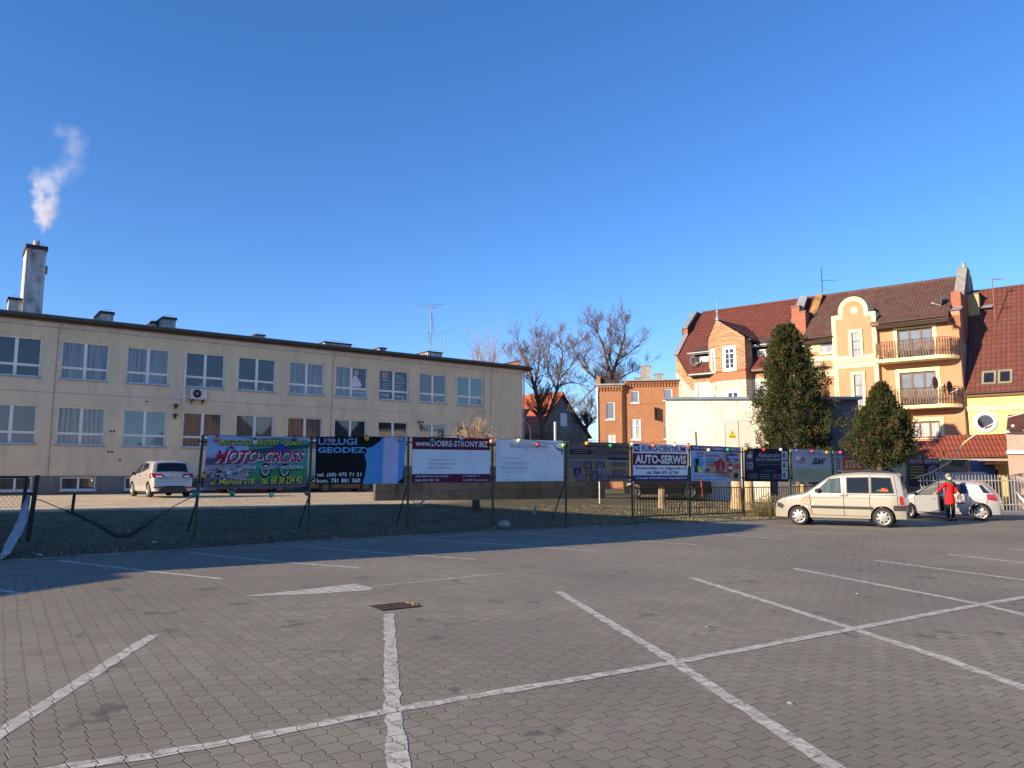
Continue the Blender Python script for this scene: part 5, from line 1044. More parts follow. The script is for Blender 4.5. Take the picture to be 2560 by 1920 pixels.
# 10 chain saws
b = Board(Q[9], C_('pale_blue_sheet', (.40, .47, .55)), 'garden machinery hoarding with an orange block and green strip, partly hidden by the small conifer')
b.r(.23, .40, .83, .80, ORN); b.r(.03, .14, .99, .36, DGRN); b.r(0, 0, 1, .11, NAVY); b.lines(.05, .17, .42, .80, 5, BLKP, 40, .5); b.done()
b.t('AUTORYZOWANY DEALER', .03, .85, .97, .96, NAVY, .015); b.t('STIHL', .29, .46, .76, .72, WHT, .04, .2); b.t('VIKING', .07, .20, .30, .30, WHT, .02, .15); b.t('KOSIARKI', .45, .18, .93, .31, WHT, .015); b.t('AGREGATY', .05, .02, .45, .09, WHT, .015)
# 11 green leaflet
b = Board(Q[10], PGRN, 'light green hoarding mostly behind the hanging branches of the small conifer')
b.poly([(0, .45), (.45, .6), (.8, .35), (.75, .2), (0, .2)], C_('slate_green', (.06, .08, .06))); b.r(0, 0, 1, .12, MAR); b.done(); b.t('Węgiel kamienny', .08, .52, .5, .60, WHT, .006); b.t('Ceny od', .68, .25, .95, .33, GRN, .01); b.t('tel. 68 382 00 11', .45, .6, .96, .68, GRN, .01)
b = Board(Q[11], C_('near_black_navy', (.012, .012, .035)), 'black vehicle service hoarding with big white heading and yellow lines of print')
b.lines(.06, .58, .25, .75, 5, C_('mustard', (.30, .27, .06)), 51, .5); b.el(.78, .52, .18, .25, PUR); b.r(0, .80, 1, .81, GREY); b.done(); b.t('AUTO SERWIS', .03, .83, .97, .97, C_('silver', (.48, .49, .55)), .025)
b = Board(Q[12], C_('dull_olive', (.17, .18, .12)), 'olive hoarding with a green corner behind the metal canopy')
b.poly([(.3, 1), (.9, 1), (.8, .72), (.35, .76)], DGRN); b.lines(.08, .6, .35, .6, 3, C_('slate_green', (.06, .08, .06)), 61, .4); b.done()
b = Board(Q[13], C_('strong_blue', (.035, .11, .36)), 'bright blue hoarding, last at the right end of the row')
b.el(.22, .18, .15, .2, DRED); b.el(.22, .18, .11, .14, SKYB); b.lines(.1, .8, .6, .85, 2, C_('mid_blue', (.02, .06, .22)), 71, .4); b.done()
# ---------------------------------------------------------------- fence posts with braces
POSTS = [((507.8, 1087), (483, 1350.6), (484, 1243, 467, 1315)), ((779, 1090), (769, 1341), (759, 1240, 744, 1300)), ((1021, 1091), (1019, 1327), (1013, 1208, 990, 1289)), ((1231, 1100), (1232, 1312), None), ((1414, 1103), (1415, 1312), (1403, 1203, 1378, 1281)),
         ((1577.5, 1109), (1582, 1310), None), ((1722.5, 1114), (1724.5, 1293), (1714, 1202, 1689, 1275)), ((1856, 1119), (1860, 1289), None), ((1975.5, 1122), (1977, 1283), (1965.5, 1204.5, 1941, 1263)), ((2081, 1126), (2083, 1262), None), ((2178, 1131), (2180, 1255), None), ((2267, 1144), (2268, 1255), None), ((2351, 1146), (2352, 1250), None), ((2423.5, 1149), (2424, 1250), None)]
plab = ['leaning green fence post left of the motorcycle hoarding, tied with a teal rag', 'green post between the motorcycle hoarding and the black hoarding', 'green post between the black hoarding and the maroon and white one', 'green post between the maroon and the plain white hoarding', 'green post between the plain white and the brown hoarding',
        'green post between the brown hoarding and the vehicle inspection one', 'green post between the vehicle inspection and the food company hoarding', 'green post between the food company and the jeweller hoarding', 'light green post right of the jeweller hoarding', 'dark post left of the garden machinery hoarding', 'dark post behind the small conifer', 'dark post left of the black vehicle service hoarding', 'dark post right of the black vehicle service hoarding', 'dark post left of the bright blue hoarding']
pbase = []
for (tp, bp, br), lab in zip(POSTS, plab):
    T_ = FENCE.px(*tp); B_ = FENCE.px(*bp); wb = FENCE.w(B_.x, 0, 0); zb = gz(wb.x, wb.y) - .1
    pbase.append(B_.x); r = empty('fence_post', (wb.x, wb.y, zb), FENCE.rz, lab, 'post', 'green steel posts of the hoarding fence')
    mt = M('light_green_paint', (.12, .19, .08), .5, var=.3, vs=5) if 'light green' in lab else GREEN
    tk = B_.z; dx = (T_.x - B_.x) * (T_.z - zb) / max(.1, T_.z - tk)
    mb = MB(); mb.tube([(0, 0, 0), (dx, 0, T_.z - zb)], .038, 8, mt); mb.build('pole', r); mb = MB()
    for z in (T_.z - zb - .18, T_.z - zb - 1.25): mb.box(dx * z / (T_.z - zb) - .12, -.05, z - .02, dx * z / (T_.z - zb) + .12, -.03, z + .02, DARK)
    mb.build('clamp', r)
    if br:
        a = FENCE.px(br[0], br[1], -.04); pb = at(br[2], br[3], wb.y + 1.35); lz = gz(pb.x, pb.y)
        loc = lambda p: Vector(((Vector((p.x, p.y)) - Vector((wb.x, wb.y))).dot(FENCE.D), -(Vector((p.x, p.y)) - Vector((wb.x, wb.y))).dot(FENCE.N), p.z - zb))
        mb = MB(); e = loc(pb); e.z = lz - zb - .1; mb.tube([(dx * .5, .02, a.z - zb), e], .022, 6, mt); mb.build('brace', r)
    if 'teal rag' in lab:
        q = FENCE.px(492, 1237); mb = MB(); RG = M('teal_rag', (.06, .32, .28), .8)
        for k in range(7):
            a = random.uniform(0, 6); c = Vector((q.x - B_.x, -.04, q.z - zb)); mb.face([c, c + Vector((random.uniform(-.22, .1), -.03, random.uniform(-.1, .06))), c + Vector((random.uniform(-.1, .12), -.08, random.uniform(-.12, .14))), c + Vector((.04, -.05, .12))], RG)
        mb.ball((q.x - B_.x, -.03, q.z - zb), .06, RG, 6); mb.build('rag', r)
# chain link between the posts, top wire
mb = MB(); CW = M('dark_wire', (.035, .04, .035), .5, .3)
def chain(x0, x1, ztop, sag=None, st=.085, frame=FENCE, yo=.03):
    n = int((x1 - x0) / st)
    def P(x, z): w_ = frame.w(x, yo, 0); return Vector((w_.x, w_.y, z))
    base_ = lambda x: (lambda w_: gz(w_.x, w_.y))(frame.w(x, yo, 0)) + .04
    nz = 12
    for i in range(-nz, n + nz):
        for sgn in (1, -1):
            pts = []
            for k in range(nz + 1):
                x = x0 + (i + sgn * k) * st + (0 if sgn > 0 else 0)
                if x0 <= x <= x1: zt_ = ztop(x); zb_ = base_(x); pts.append(P(x, zb_ + (zt_ - zb_) * k / nz))
                elif pts: break
            if len(pts) > 1: mb.tube(pts, .0028, 3, CW, False, False)
    mb.tube([P(x0 + (x1 - x0) * k / 10, ztop(x0 + (x1 - x0) * k / 10)) for k in range(11)], .005, 4, CW)
for i in range(5):
    a, c = pbase[i], pbase[i + 1]; mb = MB(); chain(a, c, lambda x: 1.28 - .10 * math.sin(math.pi * (x - a) / (c - a)))
    mb.build('chain_link_mesh', None, ['chain link mesh under the motorcycle hoarding', 'chain link mesh under the black hoarding', 'chain link mesh under the maroon and white hoarding', 'chain link mesh under the plain white hoarding', 'chain link mesh under the brown hoarding'][i], 'fence', 'wire mesh bays of the hoarding fence')
# steel bar bays
for i, lab in ((5, 'black bar fence panel under the vehicle inspection hoarding'), (6, 'black bar fence panel under the food company hoarding'), (7, 'black bar fence panel under the jeweller hoarding'), (8, 'black bar fence panel behind the bonnet of the beige van'), (9, 'black bar fence panel hidden behind the beige van'), (10, 'black bar fence panel between the van and the silver hatchback')):
    a, c = pbase[i] + .1, pbase[i + 1] - .1; wa = FENCE.w(a, 0, 0); zg = gz(wa.x, wa.y); zt_ = FENCE.px(1650, 1222).z
    r = empty('bar_fence_panel', (wa.x, wa.y, zg), FENCE.rz, lab, 'fence', 'black steel bar fence panels'); mb = MB(); h = zt_ - zg; L = c - a
    n = int(L / .135)
    for k in range(n + 1): x = L * k / n; mb.box(x - .009, -.009, .08, x + .009, .009, h, DARK)
    mb.build('bars', r); mb = MB(); mb.box(0, -.015, h, L, .015, h + .035, DARK); mb.box(0, -.02, .10, L, -.0095, .14, DARK); mb.build('rail', r)
# --- left end: broken mesh, gate frame, draped cloth, short stake
g0_ = at(75, 1350, 18.9); gt_z = at(82, 1188, 18.9).z
r = empty('gate_post', (g0_.x - .06, g0_.y, 0), 0, 'pair of dark steel gate posts at the left edge with chain link frame', 'post'); mb = MB()
mb.tube([(.0, 0, 0), (.13, 0, gt_z + .0)], .055, 8, DARK); mb.tube([(-.17, -.1, 0), (-.06, -.1, gt_z - .02)], .04, 8, DARK); mb.tube([(-.06, -.1, gt_z - .05), (-2.2, -1.7, gt_z - .02)], .03, 6, DARK); mb.box(-.05, -.09, gt_z - .5, .12, .0, gt_z - .42, DARK); mb.build('posts', r)
mb = MB(); nn = 26
for i in range(-12, nn):
    for sgn in (1, -1):
        pts = [Vector((-.08 - (i + (k if sgn > 0 else 12 - k)) * .085, -.1 - (i + (k if sgn > 0 else 12 - k)) * .064, .08 + (gt_z - .15) * k / 12)) for k in range(13) if 0 <= i + (k if sgn > 0 else 12 - k) <= nn]
        if len(pts) > 1: mb.tube(pts, .003, 3, CW, False, False)
mb.build('chain_link', r)
CL = M('dirty_white_cloth', (.42, .42, .42), .9, var=.25, vs=6, bump=.3); mb = MB(); rows = []
cp = [(71, 1238, 18.3, .10), (68, 1262, 18.2, .16), (58, 1300, 17.6, .22), (46, 1330, 17.0, .24), (28, 1362, 16.4, .22), (12, 1384, 15.6, .16), (2, 1398, 15.1, .06)]
for x, y, Y, wd in cp: p = at(x, y, Y); rows.append([p + Vector((wd * (k / 6 - .5), .05 * math.sin(k * 2.1 + y), 0)) for k in range(7)])
o = MB(); o.grid(rows, CL); cl = o.build('draped_cloth', None, 'long dirty white cloth hanging from the gate post down to the kerb', 'cloth')
sm = cl.modifiers.new('thick', 'SOLIDIFY'); sm.thickness = .01
p = at(179, 1284, 25.8); hz = at(182, 1234, 25.8).z; mb = MB(); mb.tube([(0, 0, -.2), (.05, 0, hz - gz(p.x, p.y))], .05, 7, DARK); mb.build('stake', None, 'short dark stake standing alone at the edge of the grass', 'post', loc=(p.x, p.y, gz(p.x, p.y)))
sp_ = [(80, 1246), (100, 1250), (130, 1262), (160, 1275), (200, 1290), (250, 1315), (290, 1338), (320, 1340), (350, 1322), (400, 1288), (440, 1262), (486, 1240)]
mb = MB(); pts = [at(x, y, 19.2 + (x - 80) * .0025 if y < 1341 else 19) for x, y in sp_]; mb.tube(pts, [.012 + (.025 if 3 < i < 9 else 0) for i in range(len(pts))], 5, CW)
for i in range(70):
    k = random.uniform(3, 9); a = pts[int(k)].lerp(pts[int(k) + 1], k % 1); mb.tube([a, a + Vector((random.uniform(-.15, .15), random.uniform(-.05, .05), random.uniform(-.1, .16))), a + Vector((random.uniform(-.2, .2), random.uniform(-.05, .05), random.uniform(-.12, .12)))], .004, 3, CW)
mb.build('sagging_wire_mesh', None, 'crumpled fallen wire mesh sagging in a V between gate posts and first hoarding post', 'wire mesh')
# ---------------------------------------------------------------- strings of coloured bulbs
BC = dict(coral=(.75, .17, .10), white=(.62, .64, .60), purple=(.15, .07, .30), yellow=(.72, .38, .01), green=(.02, .36, .17), palegreen=(.45, .55, .33), darkred=(.38, .09, .10), pink=(.62, .10, .16), peach=(.62, .30, .20), blue=(.02, .12, .42), cream=(.70, .66, .42), red=(.60, .04, .04), lime=(.42, .60, .10), magenta=(.60, .05, .22))
BL = [(541.8, 1097.9, 'coral'), (637.3, 1106.6, 'white'), (736, 1097, 'purple'), (825.3, 1102.2, 'pink'), (916.5, 1097, 'yellow'), (999, 1099.3, 'peach'), (1080, 1100.6, 'green'), (1155, 1098.7, 'blue'), (1228.6, 1103.4, 'peach'), (1297.5, 1101.2, 'cream'), (1344.3, 1112.4, 'red'), (1408, 1113.3, 'lime'), (1467, 1108.5, 'yellow'), (1526.5, 1114, 'green'), (1579.8, 1110, 'white'),
      (1633.6, 1113.3, 'coral'), (1687, 1112.4, 'white'), (1721, 1114.3, 'coral'), (1771.6, 1125, 'cream'), (1819.8, 1124, 'green'), (1865, 1121.8, 'yellow'), (1909.6, 1124, 'red'), (1952, 1124, 'white'), (1992, 1127, 'purple'), (2030, 1128, 'magenta'), (2067, 1131, 'yellow'), (2101, 1131, 'pink'), (2136.6, 1135, 'green')]
def bulb(root, p, c, rr_=.072):
    mt = M('bulb_' + c, BC[c], .28, var=.05, Transmission_Weight=.0, Subsurface_Weight=.15)
    mb = MB(); mb.ball(p, rr_, mt, 12); o = mb.build('bulb', root, c.replace('palegreen', 'pale green').replace('darkred', 'dark red') + ' round bulb')
    mb = MB(); mb.lathe([(.018, rr_ * .9), (.022, rr_ * .95), (.022, rr_ + .04), (.001, rr_ + .05)], 8, DARK, *p); mb.build('socket', o)
def string(name, lab, pts, cab, crad):
    r = empty(name, (0, 0, 0), 0, lab, 'string lights'); mb = MB(); mb.tube(cab, crad, 5, DARK if crad < .012 else M('white_cable_sleeve', (.72, .70, .64), .6)); mb.build('cable', r)
    for p, c in pts: bulb(r, p, c)
    return r
bp_ = []
for x, y, c in BL: q = FENCE.px(x, y, .16); w_ = FENCE.w(q.x, -.16, q.z); bp_.append((w_, c))
cab = []
for i, (p, c) in enumerate(bp_):
    cab.append(p + Vector((0, 0, .10)))
    if i < len(bp_) - 1: m_ = p.lerp(bp_[i + 1][0], .5); cab.append(m_ + Vector((0, 0, .14 if i % 3 == 0 else .05)))
string('string_lights', 'string of coloured round bulbs running along the tops of the hoardings', bp_, cab, .007)
BL2 = [(508.5, 1189.9, 'yellow'), (580.8, 1233.9, 'green'), (678.4, 1237.3, 'palegreen'), (767.5, 1233, 'darkred')]
b2 = []
for x, y, c in BL2: q = FENCE.px(x, y, .12); w_ = FENCE.w(q.x, -.12, q.z); b2.append((w_, c))
string('string_lights', 'short lower string with yellow, green, pale green and dark red bulbs under the motorcycle hoarding', b2, [p + Vector((0, 0, .1)) for p, c in b2], .006)
wc = [(2275, 1198, 38.2), (2330, 1181, 37.6), (2378, 1152, 36.8), (2383, 1140, 36.7), (2413, 1104, 36), (2464, 1068, 35), (2510, 1046, 33.5), (2570, 1030, 31.5), (2700, 1000, 28)]
string('string_lights', 'pale cable with yellow and red bulbs rising to the right past the round window', [(at(2414, 1104.4, 35.9), 'yellow'), (at(2466, 1068.6, 34.9), 'red'), (at(2532.5, 1065, 33), 'white')], [at(*p) for p in wc], .028)
string('string_lights', 'two green bulbs on a thin wire in front of the red pent roof', [(at(2299, 1142.6, 36.4), 'green'), (at(2360, 1134, 36), 'green')], [at(2240, 1135, 36.4), at(2299, 1139, 36.4), at(2360, 1130, 36), at(2480, 1120, 35)], .004)
# white cap sleeves seen between boards are the reveals of the far building; low concrete wall behind
WF = Fr(at(938, 1240, 34.6)[:2], at(1513, 1240, 40.5)[:2] - at(938, 1240, 34.6)[:2] if False else (Vector(at(1513, 1240, 40.0)[:2]) - Vector(at(938, 1240, 34.6)[:2])))
wl_ = (Vector(at(1513, 1240, 40.0)[:2]) - Vector(at(938, 1240, 34.6)[:2])).length
mb = MB(); mb.box(0, 0, 0, wl_, .3, WF.px(1230, 1166).z, plaster('mossy_concrete_wall', (.075, .073, .066), (.02, .022, .016), .9, .3)); mb.build('concrete_wall', None, 'low dark mossy concrete wall behind the maroon and white hoardings', 'wall', loc=(WF.P.x, WF.P.y, 0), rz=WF.rz)
# ---------------------------------------------------------------- vehicles: local x from nose to tail, -y is the side that faces us
RUB = M('tyre_rubber', (.022, .021, .02), .85, bump=.2); RIM = M('rim_silver', (.34, .34, .335), .35, .6, var=.08); CGL = glassmat('car_glass', (.012, .016, .018), rough=.02, refl=.25, coat=.25); CGL2 = glassmat('car_glass_see', (.10, .13, .12), (.03, .04, .04), 3, .02, coat=.3)
BPL = M('black_plastic', (.025, .025, .027), .6); RLT = M('tail_lamp_red', (.33, .012, .015), .2, Coat_Weight=1.0); HLT = M('headlamp', (.30, .33, .33), .12, Coat_Weight=1.0); SEAM = M('seam', (.02, .018, .015), .8)
def pl(tab, x): return lerpt(tab, x)
class Car:
    def __init__(s, name, label, cat, loc, dirv, L, W, top, wheels, r, paint, belt=.95, tumble=.16, sill=.24, arch=.055, nose=.22, tail=.10, crown=.035, rnd=.09, group=None):
        s.L, s.W, s.top, s.wh, s.r, s.paint, s.belt, s.tumble, s.sill, s.arch, s.nose, s.tail, s.crown, s.rnd = L, W, top, wheels, r, paint, belt, tumble, sill, arch, nose, tail, crown, rnd
        s.root = empty(name, loc, math.atan2(dirv[1], dirv[0]), label, cat, group); s.body()
    def tz(s, x): return pl(s.top, x)
    def hw(s, x, z):
        W = s.W / 2; L = s.L
        if x < .55: W *= 1 - s.nose * (1 - x / .55) ** 2.2
        if x > L - .5: W *= 1 - s.tail * ((x - L + .5) / .5) ** 2.2
        if z > s.belt: W -= s.tumble * ((z - s.belt) / .75) ** 1.15
        else: W -= .07 * (max(0, (s.belt - .32) - z) / .6) ** 1.5 + .02 * ((s.belt - z) / .7)
        t = s.tz(x); rn = s.rnd
        if z > t - rn: d = min(1, (z - t + rn) / rn); W -= rn * (1 - math.sqrt(max(0, 1 - d * d)))
        return W
    def bz(s, x):
        b = s.sill
        for c in s.wh:
            R_ = s.r + s.arch; d = abs(x - c)
            if d < R_: b = max(b, s.r + math.sqrt(R_ * R_ - d * d))
        if x < .3: b = max(b, s.sill - .02 + .0 * x)
        return min(b, s.tz(x) - .05)
    def body(s):
        xs = set([0, s.L]); xs |= {i * s.L / 56 for i in range(57)} | {p[0] for p in s.top}
        for c in s.wh:
            R_ = s.r + s.arch; xs |= {c + R_ * math.cos(math.pi * k / 16) for k in range(17)} | {c - R_ - 1e-3, c + R_ + 1e-3}
        xs = sorted(x for x in xs if 0 <= x <= s.L); mb = MB(); nz = 16; A = []; B = []; T_ = []
        for x in xs:
            b, t = s.bz(x), s.tz(x); zz = [b + (t - s.rnd - b) * k / (nz - 4) for k in range(nz - 3)] + [t - s.rnd * (1 - math.sin(math.pi / 2 * k / 4)) for k in range(1, 5)]
            A.append([(x, -s.hw(x, z), z) for z in zz]); B.append([(x, s.hw(x, z), z) for z in zz][::-1])
            h = s.hw(x, t); T_.append([(x, -h + 2 * h * k / 8, t + s.crown * (1 - (k / 4 - 1) ** 2)) for k in range(9)])
        mb.grid(A, s.paint); mb.grid(B, s.paint); mb.grid(T_, s.paint)
        for i in (0, -1):
            rows = [[(a[0], a[1] + (b[1] - a[1]) * k / 6, a[2]) for k in range(7)] for a, b in zip(A[i], B[i][::-1])]; mb.grid(rows, s.paint)
        under = [[(x, -s.hw(x, s.bz(x)) + .02, s.bz(x)), (x, s.hw(x, s.bz(x)) - .02, s.bz(x))] for x in xs]; mb.grid(under, BPL)
        o = mb.build('body', s.root); clean(o); s.bodyo = o
        mb = MB(); mb.box(s.wh[0] + s.r + .1, -s.W / 2 + .12, .18, s.wh[1] - s.r - .1, s.W / 2 - .12, s.sill + .02, BPL); mb.box(.15, -s.W / 2 + .2, .24, s.L - .15, s.W / 2 - .2, .5, BPL); mb.build('underbody', s.root)
    def patch(s, lo, hi, mat, name, parent=None, off=.005, sides=(-1,), nu=14, nv=6, lab=None):
        "side patch between a lower and an upper curve given as (x,z) lists"
        def samp(P, t):
            D = [0]
            for a, b in zip(P, P[1:]): D.append(D[-1] + math.dist(a, b))
            d = t * D[-1]
            for i in range(len(P) - 1):
                if d <= D[i + 1] + 1e-9:
                    k = (d - D[i]) / max(1e-9, D[i + 1] - D[i]); return (P[i][0] + (P[i + 1][0] - P[i][0]) * k, P[i][1] + (P[i + 1][1] - P[i][1]) * k)
            return P[-1]
        for sd in sides:
            mb = MB(); rows = []
            for j in range(nv + 1):
                row = []
                for i in range(nu + 1):
                    a, b = samp(lo, i / nu), samp(hi, i / nu); x = a[0] + (b[0] - a[0]) * j / nv; z = a[1] + (b[1] - a[1]) * j / nv
                    row.append((x, sd * (s.hw(x, z) + off), z))
                rows.append(row)
            mb.grid(rows, mat); o = mb.build(name, parent or s.root, lab)
        return o
    def strip(s, pts, wd, mat, name, parent=None, off=.006, sides=(-1,)):
        mb = MB()
        for sd in sides:
            P = []
            for a, b in zip(pts, pts[1:]):
                n = max(1, int(math.dist(a, b) / .08)); P += [(a[0] + (b[0] - a[0]) * k / n, a[1] + (b[1] - a[1]) * k / n) for k in range(n)]
            P.append(pts[-1]); r1, r2 = [], []
            for i, p in enumerate(P):
                q, r_ = P[min(i + 1, len(P) - 1)], P[max(i - 1, 0)]; dx, dz = q[0] - r_[0], q[1] - r_[1]; l = math.hypot(dx, dz); nx, nz_ = -dz / l * wd / 2, dx / l * wd / 2
                r1.append((p[0] + nx, sd * (s.hw(p[0] + nx, p[1] + nz_) + off), p[1] + nz_)); r2.append((p[0] - nx, sd * (s.hw(p[0] - nx, p[1] - nz_) + off), p[1] - nz_))
            mb.grid([r1, r2], mat)
        return mb.build(name, parent or s.root)
    def toppatch(s, x0, x1, f, mat, name, parent=None, off=.006, n=14, f2=None):
        mb = MB(); rows = []
        f2 = f if f2 is None else f2
        for i in range(n + 1):
            x = x0 + (x1 - x0) * i / n; t = s.tz(x); e = .02; sl = (s.tz(x + e) - s.tz(x - e)) / (2 * e); nl = math.hypot(1, sl); h = s.hw(x, t); ff = f + (f2 - f) * i / n
            rows.append([(x - sl / nl * off, (-h + 2 * h * k / 8) * ff, t + s.crown * (1 - ((k / 4 - 1) * ff) ** 2) + off / nl) for k in range(9)])
        mb.grid(rows, mat); return mb.build(name, parent or s.root)
    def wheel(s, x, side, spokes=7, style='hole', RIM=RIM):
        y = side * (s.W / 2 - .03); w_ = empty('wheel', (x, y, s.r), 0); w_.parent = s.root; r = s.r; sd = side
        mb = MB(); mb.lathe([(r * .68, sd * .0), (r * .80, sd * .012), (r * .93, sd * .0), (r, -sd * .03), (r, -sd * .17), (r * .9, -sd * .20), (r * .6, -sd * .20)], 36, RUB, axis='y'); mb.build('tyre', w_)
        mb = MB(); R1 = r * .69; mb.lathe([(R1, -sd * .06), (.001, -sd * .06)], 30, BPL, axis='y'); mb.build('brake_recess', w_)
        mb = MB(); mb.lathe([(R1, sd * .004), (R1 * .90, sd * .0), (R1 * .86, -sd * .02)], 32, RIM, axis='y')
        if style == 'hole': mb.lathe([(R1 * .62, -sd * .004), (R1 * .30, sd * .006), (.001, sd * .004)], 32, RIM, axis='y')
        else: mb.lathe([(R1 * .26, sd * .006), (.001, sd * .01)], 20, RIM, axis='y')
        ri = R1 * (.60 if style == 'hole' else .2); wi = .40 if style == 'hole' else .30
        for k in range(spokes):
            a = 6.2832 * k / spokes + .2; da = 6.2832 / spokes * wi * .5; db = da * (1.25 if style == 'hole' else 1.5); ro = R1 * .89
            if style != 'hole': da = .55
            mb.face([(ri * math.cos(a - da), 0, ri * math.sin(a - da)), (ro * math.cos(a - db), -sd * .004, ro * math.sin(a - db)), (ro * math.cos(a + db), -sd * .004, ro * math.sin(a + db)), (ri * math.cos(a + da), 0, ri * math.sin(a + da))], RIM)
        for k in range(5): a = 6.2832 * k / 5; mb.lathe([(.013, sd * .012), (.001, sd * .013)], 6, BPL, R1 * .2 * math.cos(a), 0, R1 * .2 * math.sin(a), 'y')
        mb.build('rim', w_)
    def plate(s, x, y, z, txt=None, wd=.52, h=.11, sd=1, ang=0):
        mb = MB(); mb.box(x, y - wd / 2, z - h / 2, x + sd * .012, y + wd / 2, z + h / 2, WHITE); mb.box(x + sd * .0125, y - wd / 2 + .004, z - h / 2 + .004, x + sd * .014, y - wd / 2 + .045, z + h / 2 - .004, BLU)
        if txt: text(mb, txt, lambda a, b: (x + sd * .0145, y + sd * a, z + b), -wd / 2 + .07, -h * .33, wd / 2 - .03, h * .33, BLKP, .02)
        mb.build('number_plate', s.root)
def paint(name, c, metal=.35, rough=.28): return M(name, c, rough, metal, var=.03, vs=1, Coat_Weight=.8, Coat_Roughness=.06)
# --- beige leisure van
fw, rw = grd(1997.6, 1312.5), grd(2207, 1320.5); dv = Vector((.853, -.522, 0)).normalized(); LV = 4.08
vo = fw - dv * .80; vo = vo + Vector((-dv.y, dv.x, 0)) * .83
V_ = Car('van', 'beige metallic leisure van with a dented front wing parked beside the hoardings', 'van', (vo.x, vo.y, 0), dv, LV, 1.70,
  [(0, .60), (.03, .72), (.10, .82), (.25, .90), (.55, .99), (.95, 1.07), (1.10, 1.12), (1.30, 1.27), (1.72, 1.58), (1.88, 1.66), (2.2, 1.73), (2.8, 1.765), (3.5, 1.755), (3.86, 1.72), (3.93, 1.66), (4.02, 1.10), (4.055, .85), (4.08, .62)],
  (.80, 3.40), .315, paint('champagne_paint', (.43, .405, .34)), belt=1.02, tumble=.13, sill=.27, rnd=.10)
v = V_
BLK_G = BPL
v.patch([(1.32, 1.10), (2.18, 1.08)], [(1.80, 1.55), (2.16, 1.60)], BPL, 'front_window_surround', off=.010); v.patch([(1.40, 1.13), (2.14, 1.11)], [(1.83, 1.53), (2.12, 1.57)], CGL2, 'front_side_window', off=.017)
v.patch([(2.34, 1.08), (3.04, 1.08)], [(2.34, 1.61), (3.03, 1.62)], BPL, 'sliding_door_window_surround', off=.010); v.patch([(2.37, 1.11), (3.01, 1.11)], [(2.37, 1.58), (3.0, 1.59)], CGL, 'sliding_door_window', off=.017)
v.patch([(3.08, 1.08), (3.77, 1.09)], [(3.08, 1.62), (3.68, 1.60)], BPL, 'rear_window_surround', off=.010); rwn = v.patch([(3.11, 1.11), (3.73, 1.12)], [(3.11, 1.59), (3.65, 1.57)], CGL, 'rear_side_window', off=.017)
v.patch([(3.22, 1.16), (3.58, 1.15)], [(3.30, 1.22), (3.56, 1.20)], C_('cargo_green', (.05, .11, .05)), 'luggage', off=.021); v.patch([(3.36, 1.16), (3.60, 1.155)], [(3.42, 1.27), (3.58, 1.22)], C_('cargo_orange', (.65, .09, .03)), 'luggage', off=.023)
v.toppatch(1.13, 1.80, .90, CGL, 'windscreen', f2=.86); v.toppatch(3.94, 4.01, .80, CGL, 'tailgate_window', n=4)
for pts in ([(1.24, .36), (1.20, .7), (1.18, 1.02), (1.30, 1.12)], [(2.245, .36), (2.25, 1.05), (2.25, 1.66)], [(3.06, .5), (3.02, .85), (3.06, 1.08), (3.06, 1.66)], [(1.24, .36), (3.0, .34)], [(3.86, .62), (3.84, 1.1), (3.76, 1.66)], [(2.3, 1.045), (3.80, 1.03)], [(1.25, .93), (3.05, .935)]): v.strip(pts, .012 if pts[0][1] != .93 else .008, SEAM, 'panel_gap', off=.012)
v.strip([(1.22, .625), (3.07, .61), (3.12, .60)], .085, BPL, 'rubbing_strip', off=.02); v.strip([(3.72, .62), (4.06, .62)], .17, BPL, 'rear_bumper_strip', off=.012); v.strip([(.0, .70), (.22, .655), (.30, .60)], .15, BPL, 'front_bumper_strip', off=.012)
mb = MB(); mb.box(-.03, -.70, .58, .02, .70, .75, BPL); mb.build('front_bumper', v.root); mb = MB(); mb.box(LV - .02, -.72, .50, LV + .05, .72, .70, BPL); mb.build('rear_bumper', v.root)
v.patch([(.10, .755), (.42, .80)], [(.14, .83), (.45, .93)], HLT, 'headlamp', off=.008, sides=(-1, 1)); v.patch([(3.92, .72), (4.04, .72)], [(3.90, 1.0), (4.0, 1.0)], RLT, 'tail_lamp', off=.010, sides=(-1, 1)); 
for x0 in (2.13, 2.28): v.patch([(x0, .985), (x0 + .11, .985)], [(x0, 1.035), (x0 + .11, 1.035)], SEAM, 'door_handle_recess', off=.007); 
v.strip([(2.13, 1.01), (2.22, 1.01)], .022, v.paint, 'door_handle', off=.03); v.strip([(2.29, 1.01), (2.38, 1.01)], .022, v.paint, 'door_handle', off=.03)
mb = MB(); mb.ball((1.46, -.90, 1.17), .10, BPL, 8, .8); mb.tube([(1.50, -.78, 1.13), (1.46, -.86, 1.14)], .03, 6, BPL); o = mb.build('wing_mirror', v.root)
for sd in (-1, 1):
    mb = MB(); mb.tube([(2.0, sd * .60, 1.72), (2.08, sd * .60, 1.80), (3.0, sd * .62, 1.825), (3.5, sd * .62, 1.80), (3.58, sd * .62, 1.74)], .022, 6, BPL); mb.build('roof_rail', v.root)
for x in v.wh:
    for sd in (-1, 1): v.wheel(x, sd, 8)
v.patch([(.95, .70), (1.20, .64)], [(1.02, .92), (1.22, .86)], M('scratched_paint', (.34, .28, .20), .55, .2, var=.5, vs=14), 'dent', off=.003, lab='scraped and dented front wing'); v.strip([(1.0, .78), (1.12, .68), (1.20, .40)], .02, M('rust_scrape', (.25, .14, .07), .8), 'scratch', off=.006)
for dv_ in v.bodyo.data.vertices:   # the dent itself
    c = dv_.co
    if c.y < 0:
        d = math.hypot(c.x - 1.12, c.z - .78)
        if d < .2: c.y += .03 * (1 - d / .2)
